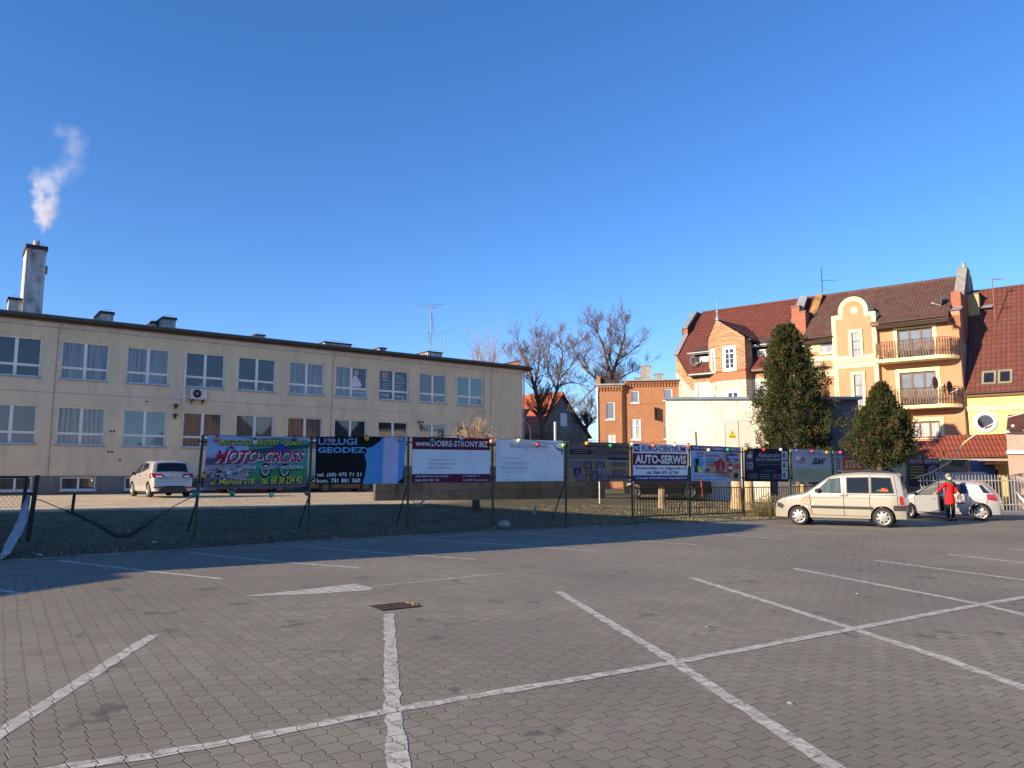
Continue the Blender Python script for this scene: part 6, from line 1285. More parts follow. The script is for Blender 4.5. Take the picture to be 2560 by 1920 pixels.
# --- silver hatchback with its door open
f2, r2 = grd(2268.5, 1297.0), grd(2443, 1303); dv = Vector((.82, -.573, 0)).normalized(); co_ = f2 - dv * .83 + Vector((-dv.y, dv.x, 0)) * .83
wb_ = 2.46
H_ = Car('hatchback', 'silver hatchback with its front door open, parked behind the van by the palisade fence', 'car', (co_.x, co_.y, 0), dv, 3.93, 1.71,
  [(0, .52), (.03, .66), (.12, .74), (.35, .82), (.75, .91), (1.0, .96), (1.5, 1.24), (1.78, 1.37), (2.1, 1.455), (2.5, 1.48), (3.0, 1.455), (3.35, 1.41), (3.47, 1.36), (3.78, 1.00), (3.88, .86), (3.93, .62)],
  (.83, .83 + wb_), .305, paint('silver_paint', (.44, .45, .46), .4), belt=.90, tumble=.18, sill=.23, rnd=.12, tail=.16)
h = H_
h.patch([(1.10, .92), (1.35, .93), (2.12, .95)], [(1.42, 1.14), (1.75, 1.31), (2.10, 1.40)], BPL, 'front_window_surround', off=.010); h.patch([(1.38, .95), (2.08, .97)], [(1.62, 1.21), (2.06, 1.37)], CGL2, 'front_side_window', off=.017)
h.patch([(2.18, .96), (2.92, 1.0)], [(2.18, 1.40), (2.85, 1.34)], BPL, 'rear_window_surround', off=.010); h.patch([(2.22, .98), (2.84, 1.02)], [(2.22, 1.38), (2.80, 1.31)], CGL, 'rear_side_window', off=.017)
h.toppatch(1.03, 1.80, .88, CGL, 'windscreen', f2=.84); h.toppatch(3.48, 3.76, .84, CGL, 'rear_window', n=6); h.patch([(3.42, 1.02), (3.64, 1.02)], [(3.28, 1.30), (3.36, 1.32)], CGL, 'rear_window_corner', off=.006)
for pts in ([(2.15, .32), (2.15, .95)], [(2.15, .30), (2.80, .30), (3.0, .62), (3.0, .98)], [(1.14, .30), (1.12, .9)], [(3.50, .62), (3.60, .98), (3.40, 1.3)]): h.strip(pts, .012, SEAM, 'panel_gap', off=.012)
h.patch([(3.55, .78), (3.86, .72)], [(3.50, .98), (3.76, .97)], RLT, 'tail_lamp', off=.008, sides=(-1, 1)); h.patch([(.08, .66), (.45, .74)], [(.16, .74), (.62, .86)], HLT, 'headlamp', off=.008, sides=(-1, 1))
h.strip([(2.72, .80), (2.88, .81)], .03, h.paint, 'door_handle', off=.03)
for x in h.wh:
    for sd in (-1, 1): h.wheel(x, sd, 7, 'hole')
h.patch([(1.18, .33), (2.11, .33)], [(1.16, .90), (2.11, .93)], M('dark_interior', (.012, .012, .014), .9), 'door_opening', off=.002); h.strip([(1.2, .30), (2.13, .30)], .05, h.paint, 'door_sill', off=.01)
# opened door: a curved panel hinged at its front edge
DN = 10; ang = R(34); hx, hy = 1.16, -(h.hw(1.16, .6) + .01); dl = .98
def doorpt(u, z, o=0):
    x = 1.16 + u * dl; bul = h.hw(1.16 + u * dl, z) - h.hw(1.16, .6); y = -(bul + o); cx_, cy_ = u * dl, y
    return (hx + cx_ * math.cos(ang) + cy_ * math.sin(ang), hy - cx_ * math.sin(ang) + cy_ * math.cos(ang), z)
door = MB(); door.grid([[doorpt(i / DN, .30 + (.62 + .03 * i / DN) * j / 6, .0) for i in range(DN + 1)] for j in range(7)], h.paint); door.grid([[doorpt(i / DN, .30 + (.62 + .03 * i / DN) * j / 6, -.07) for i in range(DN + 1)] for j in range(7)], M('dark_interior'))
door.face([doorpt(1, .30), doorpt(1, .30, -.07), doorpt(1, .95, -.07), doorpt(1, .95)], h.paint); dr = door.build('open_door', h.root, 'front door standing open')
mb = MB(); fr = [(0.02, .93), (.30, 1.12), (.60, 1.30), (.97, 1.39), (.99, .95)]; mb.tube([doorpt(u, z, -.03) for u, z in fr], .022, 5, BPL); mb.build('window_frame', dr)
mb = MB(); mb.face([doorpt(u, z, -.03) for u, z in [(0.06, .94), (.30, 1.10), (.60, 1.28), (.96, 1.37), (.97, .95)]], newmat('x')[0]); g_ = mb.ms[0]; g_.name = 'clear_glass'; g_.node_tree.nodes['Principled BSDF'].inputs['Transmission Weight'].default_value = .9; g_.node_tree.nodes['Principled BSDF'].inputs['Roughness'].default_value = .02; g_.node_tree.nodes['Principled BSDF'].inputs['IOR'].default_value = 1.05; mb.build('window_glass', dr)
mb = MB(); p_ = doorpt(.05, 1.0, .12); mb.ball(p_, .085, BPL, 8, .75); mb.build('wing_mirror', dr); mb = MB(); mb.tube([doorpt(.80, .80, .02), doorpt(.93, .805, .02)], .015, 5, RIM); mb.build('door_handle', dr)
# --- parked estate seen from behind by the beige building
Y0 = 33.6; ra = at(371, 1190, Y0); d3 = Vector((.64, -.77)).normalized(); wbx = 2.60
zy = .735; o3 = Vector((ra.x, ra.y)) - d3 * (wbx + .85) + Vector((-d3.y, d3.x)) * .86
G_ = Car('parked_car', 'champagne silver hatchback seen from behind, parked half in shade against the beige building', 'car', (o3.x, o3.y, zy), d3, 4.10, 1.765,
  [(0, .55), (.03, .70), (.14, .80), (.5, .92), (.95, 1.02), (1.2, 1.15), (1.7, 1.42), (2.1, 1.55), (2.6, 1.60), (3.3, 1.58), (3.62, 1.54), (3.72, 1.48), (3.86, 1.10), (3.93, .98), (4.03, .86), (4.07, .66), (4.10, .46)],
  (.85, .85 + wbx), .32, paint('pale_champagne_paint', (.52, .49, .46), .35), belt=.98, tumble=.20, sill=.26, tail=.10, rnd=.14, nose=.3)
g = G_
g.patch([(1.22, 1.0), (2.25, 1.06)], [(1.75, 1.38), (2.28, 1.50)], CGL, 'front_side_window', off=.006); g.patch([(2.33, 1.07), (3.30, 1.24)], [(2.35, 1.50), (3.20, 1.46)], CGL, 'rear_side_window', off=.006)
g.toppatch(3.73, 3.87, .93, CGL, 'rear_window', n=8); g.toppatch(3.93, 4.03, .98, g.paint, 'tailgate')
g.toppatch(3.925, 4.0, 1.0, g.paint, 'tailgate_panel')
def rearquad(pts, mat, name, xo=.0):
    mb = MB()
    P = []
    for y, z in pts:
        lo_, hi_ = 0, g.L; x = g.L
        for k in range(40):
            if g.tz(x) < z: x -= .012
        P.append((x + .025 + xo - .05 * (abs(y) / .88) ** 4, y, z))
    mb.face(P, mat); return mb.build(name, g.root)
for sd in (-1, 1):
    rearquad([(sd * .86, .84), (sd * .40, .86), (sd * .36, .94), (sd * .44, 1.0), (sd * .86, 1.03)], RLT, 'tail_lamp', .015); rearquad([(sd * .70, .865), (sd * .46, .875), (sd * .44, .92), (sd * .70, .93)], PW, 'reversing_lamp', .022)
    rearquad([(sd * .80, .40), (sd * .50, .38), (sd * .44, .44), (sd * .80, .47)], RLT, 'rear_reflector', .02)
g.patch([(3.72, .80), (4.0, .84)], [(3.70, 1.06), (3.92, 1.03)], RLT, 'tail_lamp_wrap', off=.01, sides=(-1, 1))
rearquad([(-.62, .22), (.62, .22), (.44, .46), (-.44, .46)], BPL, 'diffuser', .03); g.plate(4.075, .10, .79, 'FSW CK88')
rearquad([(-.5, .665), (.5, .665), (.5, .672), (-.5, .672)], SEAM, 'tailgate_gap', .02)
for x in g.wh:
    for sd in (-1, 1): g.wheel(x, sd, 10, 'hole')
g.strip([(2.30, .3), (2.30, 1.05)], .012, SEAM, 'panel_gap', off=.012); g.strip([(1.20, .3), (1.18, 1.0)], .012, SEAM, 'panel_gap', off=.012); g.strip([(2.05, .93), (2.2, .94)], .03, SEAM, 'door_handle', off=.02); g.strip([(3.05, .98), (3.2, .99)], .03, SEAM, 'door_handle', off=.02)
mb = MB(); mb.ball((1.38, -.98, 1.03), .10, BPL, 8, .8); mb.build('wing_mirror', g.root); mb = MB(); mb.tube([(3.45, 0, 1.6), (3.55, 0, 1.78)], .006, 4, BPL); mb.build('aerial', g.root)
# --- dark cars behind the hoardings
SED = [(0, .5), (.03, .66), (.14, .76), (.5, .86), (1.15, .95), (1.55, 1.18), (1.95, 1.36), (2.4, 1.44), (3.0, 1.42), (3.5, 1.26), (3.85, 1.08), (4.2, 1.0), (4.32, .85), (4.36, .5)]
def dark_car(lab, c, dirv, z, paintm, top=SED, L=4.36, bh_=0, wheels=(.85, 3.45)):
    r = Car('parked_car', lab, 'car', (c[0], c[1], z), dirv, L, 1.76, top, wheels, .32, paintm, belt=.95 + bh_, tumble=.2)
    r.patch([(1.35, .97 + bh_), (2.3, 1.0 + bh_)], [(1.85, 1.27 + bh_), (2.3, 1.36 + bh_)], CGL, 'front_side_window'); r.patch([(2.38, 1.0 + bh_), (3.35, 1.03 + bh_)], [(2.38, 1.36 + bh_), (3.1, 1.30 + bh_)], CGL, 'rear_side_window'); r.toppatch(1.2, 1.92, .86, CGL, 'windscreen')
    if not bh_: r.patch([(L - .3, .75), (L - .04, .72)], [(L - .32, .92), (L - .12, .9)], RLT, 'tail_lamp', off=.01, sides=(-1, 1))
    r.patch([(.08, .64), (.42, .72)], [(.14, .73), (.48, .84)], HLT, 'headlamp', off=.01, sides=(-1, 1))
    for x in wheels:
        for sd in (-1, 1): r.wheel(x, sd, 10, RIM=RIM_SHADE)
    return r
RIM_SHADE = M('shaded_rim', (.10, .10, .10), .5, .5)  # rim silver darkened, shade on the hidden cars put into the colour
a = OF.w(OF.px(532, 1200, 1.7).x, -1.7); dark_car('black saloon mostly hidden behind the motorcycle hoarding', (a.x, a.y), (.802, .597), .70, paint('black_paint', (.012, .012, .014), .2))
a = OF.w(OF.px(765, 1200, 1.7).x, -1.7); dark_car('black car hidden behind the black and blue hoarding', (a.x, a.y), (.802, .597), .70, paint('dark_grey_paint', (.02, .02, .024), .3))
SUV = [(x * 1.0, z + .12) for x, z in [(0, .55), (.03, .70), (.14, .85), (.5, .96), (1.15, 1.03), (1.55, 1.28), (1.95, 1.48), (2.4, 1.54), (3.3, 1.52), (3.9, 1.44), (4.1, 1.15), (4.3, .95), (4.36, .6)]]
a = at(1560, 1200, 40.6); dark_car('black off road car showing under the vehicle inspection hoarding', (a.x, a.y), (1, -.12), .52, paint('glossy_black', (.010, .010, .012), .2), SUV, bh_=.12, wheels=(.55, 3.3))
# ---------------------------------------------------------------- the woman in red (label stays neutral)
def skin(name, V, E_, Rr, mat, parent, sub=2):
    me = bpy.data.meshes.new(name); me.from_pydata([tuple(v_) for v_ in V], E_, []); me.materials.append(mat)
    o = bpy.data.objects.new(name, me); col.objects.link(o); o.parent = parent
    sk = o.modifiers.new('skin', 'SKIN'); sk.use_smooth_shade = True
    for i, r_ in enumerate(Rr): me.skin_vertices[0].data[i].radius = r_ if isinstance(r_, tuple) else (r_, r_)
    me.skin_vertices[0].data[0].use_root = True
    ss = o.modifiers.new('sub', 'SUBSURF'); ss.levels = sub; ss.render_levels = sub
    bpy.context.view_layer.update(); dg = bpy.context.evaluated_depsgraph_get(); m2 = bpy.data.meshes.new_from_object(o.evaluated_get(dg))
    o.modifiers.clear(); o.data = m2
    if not m2.materials: m2.materials.append(mat)
    m2.polygons.foreach_set('use_smooth', [True] * len(m2.polygons)); return o
pp = grd(2379, 1303); pz = Vector((pp.x - .02, pp.y - .02, 0))
pe = empty('person', tuple(pz), R(6), 'person in red coat, green scarf and white mask holding the open door of the hatchback', 'person')
SK = M('skin', (.50, .29, .21), .5, Subsurface_Weight=.1); RC = M('red_wool', (.55, .008, .012), .85, var=.1, vs=8, bump=.3, bs=120); TR = M('black_trousers', (.012, .012, .016), .85); SC = M('green_scarf', (.012, .10, .045), .9, bump=.5, bs=60); HR = M('ash_hair', (.30, .24, .18), .7, var=.3, vs=20)
BV = [(0, 0, .92), (0, 0, 1.10), (0, 0, 1.28), (0, -.01, 1.41), (0, -.02, 1.49), (0, -.035, 1.55), (0, -.03, 1.63), (-.09, 0, .86), (-.10, -.02, .48), (-.10, .01, .09), (-.105, -.14, .035), (.09, 0, .86), (.10, -.01, .48), (.10, .02, .09), (.11, -.13, .035),
      (-.17, 0, 1.37), (-.37, -.06, 1.18), (-.60, -.12, 1.06), (-.67, -.14, 1.02), (.17, 0, 1.37), (.24, -.02, 1.10), (.15, -.24, 1.05), (.12, -.30, 1.04)]
BE = [(0, 1), (1, 2), (2, 3), (3, 4), (4, 5), (5, 6), (0, 7), (7, 8), (8, 9), (9, 10), (0, 11), (11, 12), (12, 13), (13, 14), (3, 15), (15, 16), (16, 17), (17, 18), (3, 19), (19, 20), (20, 21), (21, 22)]
BR_ = [(.13, .10), (.11, .09), (.13, .10), .07, .05, (.075, .085), (.075, .085), .065, .042, .03, .035, .065, .042, .03, .035, .055, .04, .03, .032, .055, .04, .03, .032]
for hi, hand, dr_ in ((18, (-.67, -.14, 1.02), Vector((-.75, -.25, -.35)).normalized()), (22, (.12, -.30, 1.04), Vector((-.45, -.35, -.55)).normalized())):
    sd = dr_.cross(Vector((0, 0, 1))).normalized(); 
    for k in range(5):
        b0 = Vector(hand) + dr_ * .03 + sd * (.022 * (k - 1.5)); l = (.075, .085, .08, .065, .05)[k]
        if k == 4: b0 = Vector(hand) + sd * -.045; 
        i0 = len(BV); BV += [tuple(b0), tuple(b0 + dr_ * l * .55), tuple(b0 + dr_ * l * .95 + Vector((0, 0, -.02)))]; BR_ += [.012, .010, .008]; BE += [(hi, i0), (i0, i0 + 1), (i0 + 1, i0 + 2)]
body = skin('body', BV, BE, BR_, SK, pe, 1)
skin('trousers', [(0, 0, .80), (-.09, 0, .74), (-.10, -.02, .48), (-.10, .005, .10), (.09, 0, .74), (.10, -.01, .48), (.10, .015, .10)], [(0, 1), (1, 2), (2, 3), (0, 4), (4, 5), (5, 6)], [(.10, .09), .085, .075, .062, .085, .075, .062], TR, pe)
skin('coat', [(0, 0, 1.10), (0, 0, 1.28), (0, 0, 1.42), (0, 0, .90), (0, 0, .72), (0, -.0, .56), (-.17, 0, 1.38), (-.37, -.06, 1.18), (-.58, -.115, 1.07), (.17, 0, 1.38), (.25, -.02, 1.10), (.17, -.21, 1.05)], [(0, 1), (1, 2), (0, 3), (3, 4), (4, 5), (2, 6), (6, 7), (7, 8), (2, 9), (9, 10), (10, 11)],
     [(.165, .125), (.185, .13), (.10, .09), (.185, .145), (.20, .155), (.215, .165), .085, .066, .056, .085, .068, .056], RC, pe)
for sx, y in ((-.105, -.06), (.11, -.05)):
    mb = MB(); mb.ball((0, 0, 0), .06, TR, 8, .8); o = mb.build('shoe', pe); o.scale = (.75, 2.1, .8); o.location = (sx, y, .045)
mb = MB(); mb.lathe([(.06, -.02), (.10, -.035), (.115, 0), (.10, .04), (.07, .05)], 14, SC, 0, -.02, 1.47); mb.ball((.02, -.11, 1.42), .055, SC, 8); mb.tube([(.03, -.12, 1.42), (.05, -.15, 1.30)], [.045, .03], 7, SC); mb.build('scarf', pe)
mb = MB(); mb.ball((0, 0, 0), .105, HR, 12, 1.05); o = mb.build('hair', pe); o.location = (0, .012, 1.635); 
for v_ in o.data.vertices:
    if v_.co.y < -.03 and v_.co.z < .045: v_.co.y = -.03
mb = MB(); mb.ball((0, 0, 0), .066, PW, 10, .8); o = mb.build('face_mask', pe); o.location = (0, -.075, 1.555); o.scale = (.95, .75, .95)
mb = MB()
for x in (-.03, .03): mb.ball((x, -.112, 1.625), .011, BLKP, 6)
mb.build('eyes', pe); mb = MB(); mb.ball((0, -.118, 1.60), .014, SK, 6); mb.build('nose', pe)
def wl(p): return pe.location + Matrix.Rotation(R(6), 3, 'Z') @ Vector(p)
bagm = newmat('printed_bag')[0]; g2 = NG(bagm); g2.out(g2.mix(g2.mr(g2.noise(g2.obj(), 16, 4), .42, .58), (.62, .60, .56), (.14, .10, .07)), .4)
bg_ = empty('shopping_bag', tuple(wl((.19, -.30, .70))), R(6), 'patterned carrier bag with dark bottom held in the hand of the person in red', 'bag')
mb = MB(); mb.grid([[(-.13 + .26 * k / 6, -.05 + .02 * math.sin(k * 1.7 + z * 9), z) for k in range(7)] for z in (0, .08, .16, .24, .30)], bagm); mb.grid([[(-.13 + .26 * k / 6, .05 + .02 * math.sin(k * 1.3 + z * 7), z) for k in range(7)] for z in (0, .08, .16, .24, .30)], bagm)
for z in (0,): mb.face([(-.13, -.05, 0), (.13, -.05, 0), (.13, .05, 0), (-.13, .05, 0)], BLKP)
mb.face([(-.13, -.05, 0), (-.13, .05, 0), (-.13, .05, .3), (-.13, -.05, .3)], bagm); mb.face([(.13, -.05, 0), (.13, .05, 0), (.13, .05, .3), (.13, -.05, .3)], bagm); mb.build('bag', bg_)
mb = MB(); mb.tube([(-.06, 0, .30), (-.07, 0, .36), (-.04, 0, .37), (.06, 0, .30)], .008, 5, BLKP); mb.box(-.125, -.085, -.06, .125, .06, .0, C_('bag_navy', (.01, .015, .03))); mb.build('handles', bg_)
hb = empty('handbag', tuple(wl((.36, -.02, .74))), R(6), 'dark red and black handbag hanging on the arm of the person in red', 'bag'); mb = MB(); mb.ball((0, 0, .10), .13, C_('bag_wine', (.12, .02, .025)), 10, .9); mb.build('bag', hb); mb = MB(); mb.tube([(-.08, 0, .18), (-.10, 0, .38), (-.02, 0, .38), (.08, 0, .18)], .01, 5, BLKP); mb.build('strap', hb)
# ---------------------------------------------------------------- palisade fence, canopy, far right
PM = M('aged_galvanised', (.40, .39, .35), .6, .2, var=.2, vs=4)
PF = Fr(at(2300, 1200, 35.2)[:2], (1, .03)); Lp = PF.px(2640, 1200).x; pr = empty('palisade_fence', (PF.P.x, PF.P.y, 0), PF.rz, 'pale galvanised palisade fence behind the silver hatchback', 'fence')
x = 0; mb = MB()
while x < Lp:
    h_ = 1.67 + random.uniform(-.01, .01); mb.box(x - .022, -.035, .12, x + .022, -.028, h_, PM); mb.face([(x - .022, -.031, h_), (x + .022, -.031, h_), (x, -.031, h_ + .06)], PM); x += .15
mb.build('pales', pr); mb = MB()
for z in (1.42, .34): mb.box(-.1, -.027, z, Lp, .012, z + .05, PM)
mb.build('rail', pr)
for k in range(4):
    x = PF.px(2400 + k * 138 - 0, 1200).x; mb = MB(); mb.box(x - .05, .013, 0, x + .05, .09, 1.66, PM); mb.build('post', pr)
mb = MB(); mb.box(-2, .0, -.05, Lp, .45, .10, M('plinth_blue_grey', (.16, .18, .20), .9)); mb.build('fence_plinth', None, 'low concrete base under the palisade fence', 'wall', loc=(PF.P.x, PF.P.y, 0), rz=PF.rz)
CF = Fr(at(2345, 1190, 38.4)[:2], (1, .0)); cl_ = CF.px(2481, 1190).x; cr = empty('arched_canopy', (CF.P.x, CF.P.y, 0), 0, 'low arched corrugated metal canopy behind the palisade fence', 'shelter')
mb = MB(); cz0 = CF.px(2400, 1198).z; cz1 = CF.px(2400, 1180.5).z; rows = []
for k in range(10):
    a = math.pi * k / 9; rows.append([(cl_ * i / 60 + .35 * (1 - k / 9) * 0, -.9 * math.cos(a) + .9, cz0 + (cz1 - cz0) * math.sin(a) + .018 * (i % 2)) for i in range(61)])
mb.grid(rows, M('corrugated_zinc', (.34, .34, .32), .45, .4, var=.15), sm=False); mb.build('roof', cr); mb = MB()
for x in (.1, cl_ / 2, cl_ - .1):
    for y in (.05, 1.75): mb.tube([(x, y, 0), (x, y, cz0)], .03, 6, PM)
for k in range(14): mb.ball((.2 + k * (cl_ - .4) / 13, -.02, cz0 - .05), .045, C_('pale_knob', (.62, .58, .46)), 6)
mb.box(0, -.02, cz0 - .03, cl_, .02, cz0 + .02, PM); mb.build('frame', cr)
mb = MB(); RGW = M('white_sheet', (.66, .68, .66), .7); a = at(2550, 1240, 35.1)
mb.face([a + Vector((-.2, 0, .25)), a + Vector((.1, -.02, -.1)), a + Vector((.45, -.03, -.2)), a + Vector((.25, 0, -.45)), a + Vector((-.05, .0, -.05))], RGW); mb.build('white_sheet', None, 'torn white sheet hanging on the palisade fence at the right edge', 'sheet')
# ---------------------------------------------------------------- stumps, poles, lamp, street items
WD_ = M('cut_wood', (.42, .30, .17), .9, var=.3, vs=5, bump=.5, bs=20)
def stump(px, pb, Y, r, pt, lab, name='tree_stump', mat=WD_):
    p = at(px, pb, Y); zg = gz(p.x, p.y); zt_ = at(px, pt, Y).z; mb = MB()
    mb.lathe([(r * 1.35, -.1), (r * 1.15, .15), (r, (zt_ - zg) * .5), (r * .95, zt_ - zg), (.001, zt_ - zg + .02)], 14, mat); o = mb.build(name, None, lab, 'tree stump', loc=(p.x, p.y, zg))
    for v_ in o.data.vertices: k = noise.noise(Vector((v_.co.x * 5, v_.co.y * 5, v_.co.z * 1.5))); v_.co.x *= 1 + .15 * k; v_.co.y *= 1 + .15 * k
stump(1842, 1240, 35.5, .24, 1190, 'pale sunlit tree trunk under the right end of the food company hoarding'); stump(1873, 1246, 35.0, .20, 1190, 'sunlit bark tree trunk just right of the post beside the jeweller hoarding')
stump(1655, 1250, 34.5, .16, 1220, 'low gnarled stump behind the bar fence under the vehicle inspection hoarding', mat=M('grey_stump', (.28, .21, .13), .9, var=.3, bump=.5)); stump(1190, 1262, 30.5, .16, 1250, 'dark rotten stump in the grass left of the plain white hoarding', mat=M('rotten_stump', (.09, .05, .03), .95, bump=.6))
p = at(1499, 1240, 36.5); mb = MB(); mb.tube([(0, 0, 0), (0, 0, at(1499, 1200, 36.5).z - gz(p.x, p.y) + .2)], .035, 6, C_('pole_cream', (.60, .55, .42))); mb.build('pole', None, 'pale cream pole standing under the brown hoarding', 'pole', loc=(p.x, p.y, gz(p.x, p.y)))
a, b = at(1745, 1113, 39.5), at(1739, 1079, 39.5); mb = MB(); mb.tube([a - Vector((0, 0, 2)), b], .05, 6, M('mossy_pole', (.13, .12, .06), .9)); mb.build('pole', None, 'slanting mossy pole in front of the white transformer building', 'pole')
a = at(1756, 1236, 38); mb = MB(); mb.tube([a - Vector((0, 0, .1)), at(1753, 1203, 38)], .035, 6, C_('pole_red', (.3, .06, .05))); mb.build('pole', None, 'short red and white pole under the food company hoarding', 'pole')
p = at(1326, 1110, 58); lt = at(1326, 1062, 58).z; sl_ = empty('street_lamp', (p.x, p.y, .6), 0, 'slim street lamp with bent neck in front of the distant red roof', 'street lamp'); mb = MB(); GP_ = M('lamp_pole', (.48, .42, .32), .6); mb.tube([(0, 0, 0), (0, 0, lt - 1.2), (-.1, 0, lt - .7), (-.45, 0, lt - .3)], [.08, .05, .045, .03], 7, GP_); mb.build('pole', sl_); mb = MB(); mb.ball((-.75, -.05, lt - .22), .24, PW, 8, .55); mb.build('lamp_head', sl_)
p = at(1388, 1110, 50); mb = MB(); mb.tube([(0, 0, 0), (0, 0, at(1388, 1055, 50).z - .6)], .09, 6, GALV); mb.build('pole', None, 'grey metal pole behind the plain white hoarding', 'pole', loc=(p.x, p.y, .6))
random.seed(5); mb = MB(); c = at(1045, 1258, 31.5); c.z = gz(c.x, c.y)
for k in range(16): a = random.uniform(0, 6.28); e = Vector((math.cos(a) * random.uniform(.2, .6), math.sin(a) * .3, random.uniform(.02, .5))); mb.tube([c, c + e * .5 + Vector((0, 0, .05)), c + e], [.018, .012, .005], 4, C_('dead_branch', (.42, .34, .22)))
mb.build('dead_branches', None, 'heap of pale dead branches in the grass under the maroon and white hoarding', 'branches')
random.seed(6); mb = MB(); c = at(1335, 1262, 29.5); c.z = gz(c.x, c.y); mb.face([c + Vector((-.05, 0, 0)), c + Vector((.13, 0, 0)), c + Vector((.10, 0, .25)), c + Vector((.02, -.02, .34))], M('mint_bag', (.16, .33, .26), .6)); mb.ball(c + Vector((.03, .05, .08)), .09, M('mint_bag'), 7, 1.3); mb.build('plastic_bag', None, 'mint green plastic bag caught in the grass under the plain white hoarding', 'bag')
# ---------------------------------------------------------------- trees
def bare(name, lab, base_, H, W_, trunk_r, seed, mat=TWIG, lean=(0, 0), levels=6, first=.3, droop=0.0, up=.3, fan=.55, twig=.012, cat='tree', tmat=None, ns0=4, split=3):
    "grown branch by branch, then scaled to the height and crown width of the tree in the photograph"
    rr = random.Random(seed); root = empty(name, base_, 0, lab, cat); T_ = MB(); C2_ = MB()
    def br(p, d, l, r, lv):
        n = 4; pts = [p.copy()]; rad = [r]
        for k in range(n):
            w1 = .16 if lv else .05
            d = (d + Vector((rr.uniform(-1, 1), rr.uniform(-1, 1), rr.uniform(-1, 1))) * w1 + Vector((0, 0, up * .10 - droop * max(0, lv - 2) * .22))).normalized(); pts.append(pts[-1] + d * l / n); rad.append(r * (1 - .45 * (k + 1) / n))
        (T_ if lv < 2 else C2_).tube(pts, rad, 7 if lv < 2 else (4 if lv < 4 else 3), (tmat or BARK) if lv < 2 else mat, True, False)
        if lv >= levels: return
        ns = ns0 if lv == 0 else split + (1 if rr.random() < .5 else 0)
        a0 = rr.uniform(0, 6.28)
        for k in range(ns):
            t = .97 if k == 0 else rr.uniform(.45 if lv == 0 else .25, .97); i = min(n - 1, int(t * n)); q = pts[i].lerp(pts[i + 1], t * n - i)
            s1 = d.cross(Vector((0, 0, 1)) if abs(d.z) < .9 else Vector((1, 0, 0))).normalized(); s2 = d.cross(s1); az = a0 + k * 6.28 / ns + rr.uniform(-.5, .5)
            ax = s1 * math.cos(az) + s2 * math.sin(az); a = fan * (rr.uniform(.25, .6) if k == 0 else rr.uniform(.7, 1.35)) * (1 + .12 * lv)
            br(q, (d * math.cos(a) + ax * math.sin(a)).normalized(), l * rr.uniform(.60, .88), max(.0002, rad[i] * rr.uniform(.48, .68)), lv + 1)
    br(Vector((0, 0, 0)), Vector((lean[0], lean[1], 1)).normalized(), first, .01, 0)
    vs = T_.v + C2_.v; zz = sorted(v[2] for v in vs); mz = zz[int(len(zz) * .985)]; xs = sorted(abs(v[0]) for v in vs); wx = xs[int(len(xs) * .92)]; kz = H / mz; kx = W_ / 2 / wx
    # regrow at true size: scale only the paths (the radii are rebuilt from level thickness)
    return root, T_, C2_, kx, kz
_tube = MB.tube
def tree(name, lab, base_, H, W_, trunk_r, seed, **kw):
    paths = []
    def rec(self, pts, rad, n, mat, sm=True, cap=True): paths.append((self, [Vector(p) for p in pts], list(rad), n, mat)); _tube(self, pts, rad, n, mat, sm, cap)
    MB.tube = rec; root, T_, C2_, kx, kz = bare(name, lab, base_, H, W_, trunk_r, seed, **kw); MB.tube = _tube
    A, B = MB(), MB(); kr = trunk_r / .01; tw = kw.get('twig', .012)
    for s_, pts, rad, n, mat in paths:
        (A if s_ is T_ else B).tube([Vector((p.x * kx, p.y * kx, p.z * kz)) for p in pts], [max(tw * .55, r * kr) for r in rad], n, mat, True, False)
    A.build('trunk', root); B.build('crown', root); return root
def zb(x, y, Y): p = at(x, y, Y); return (p.x, p.y, .6)
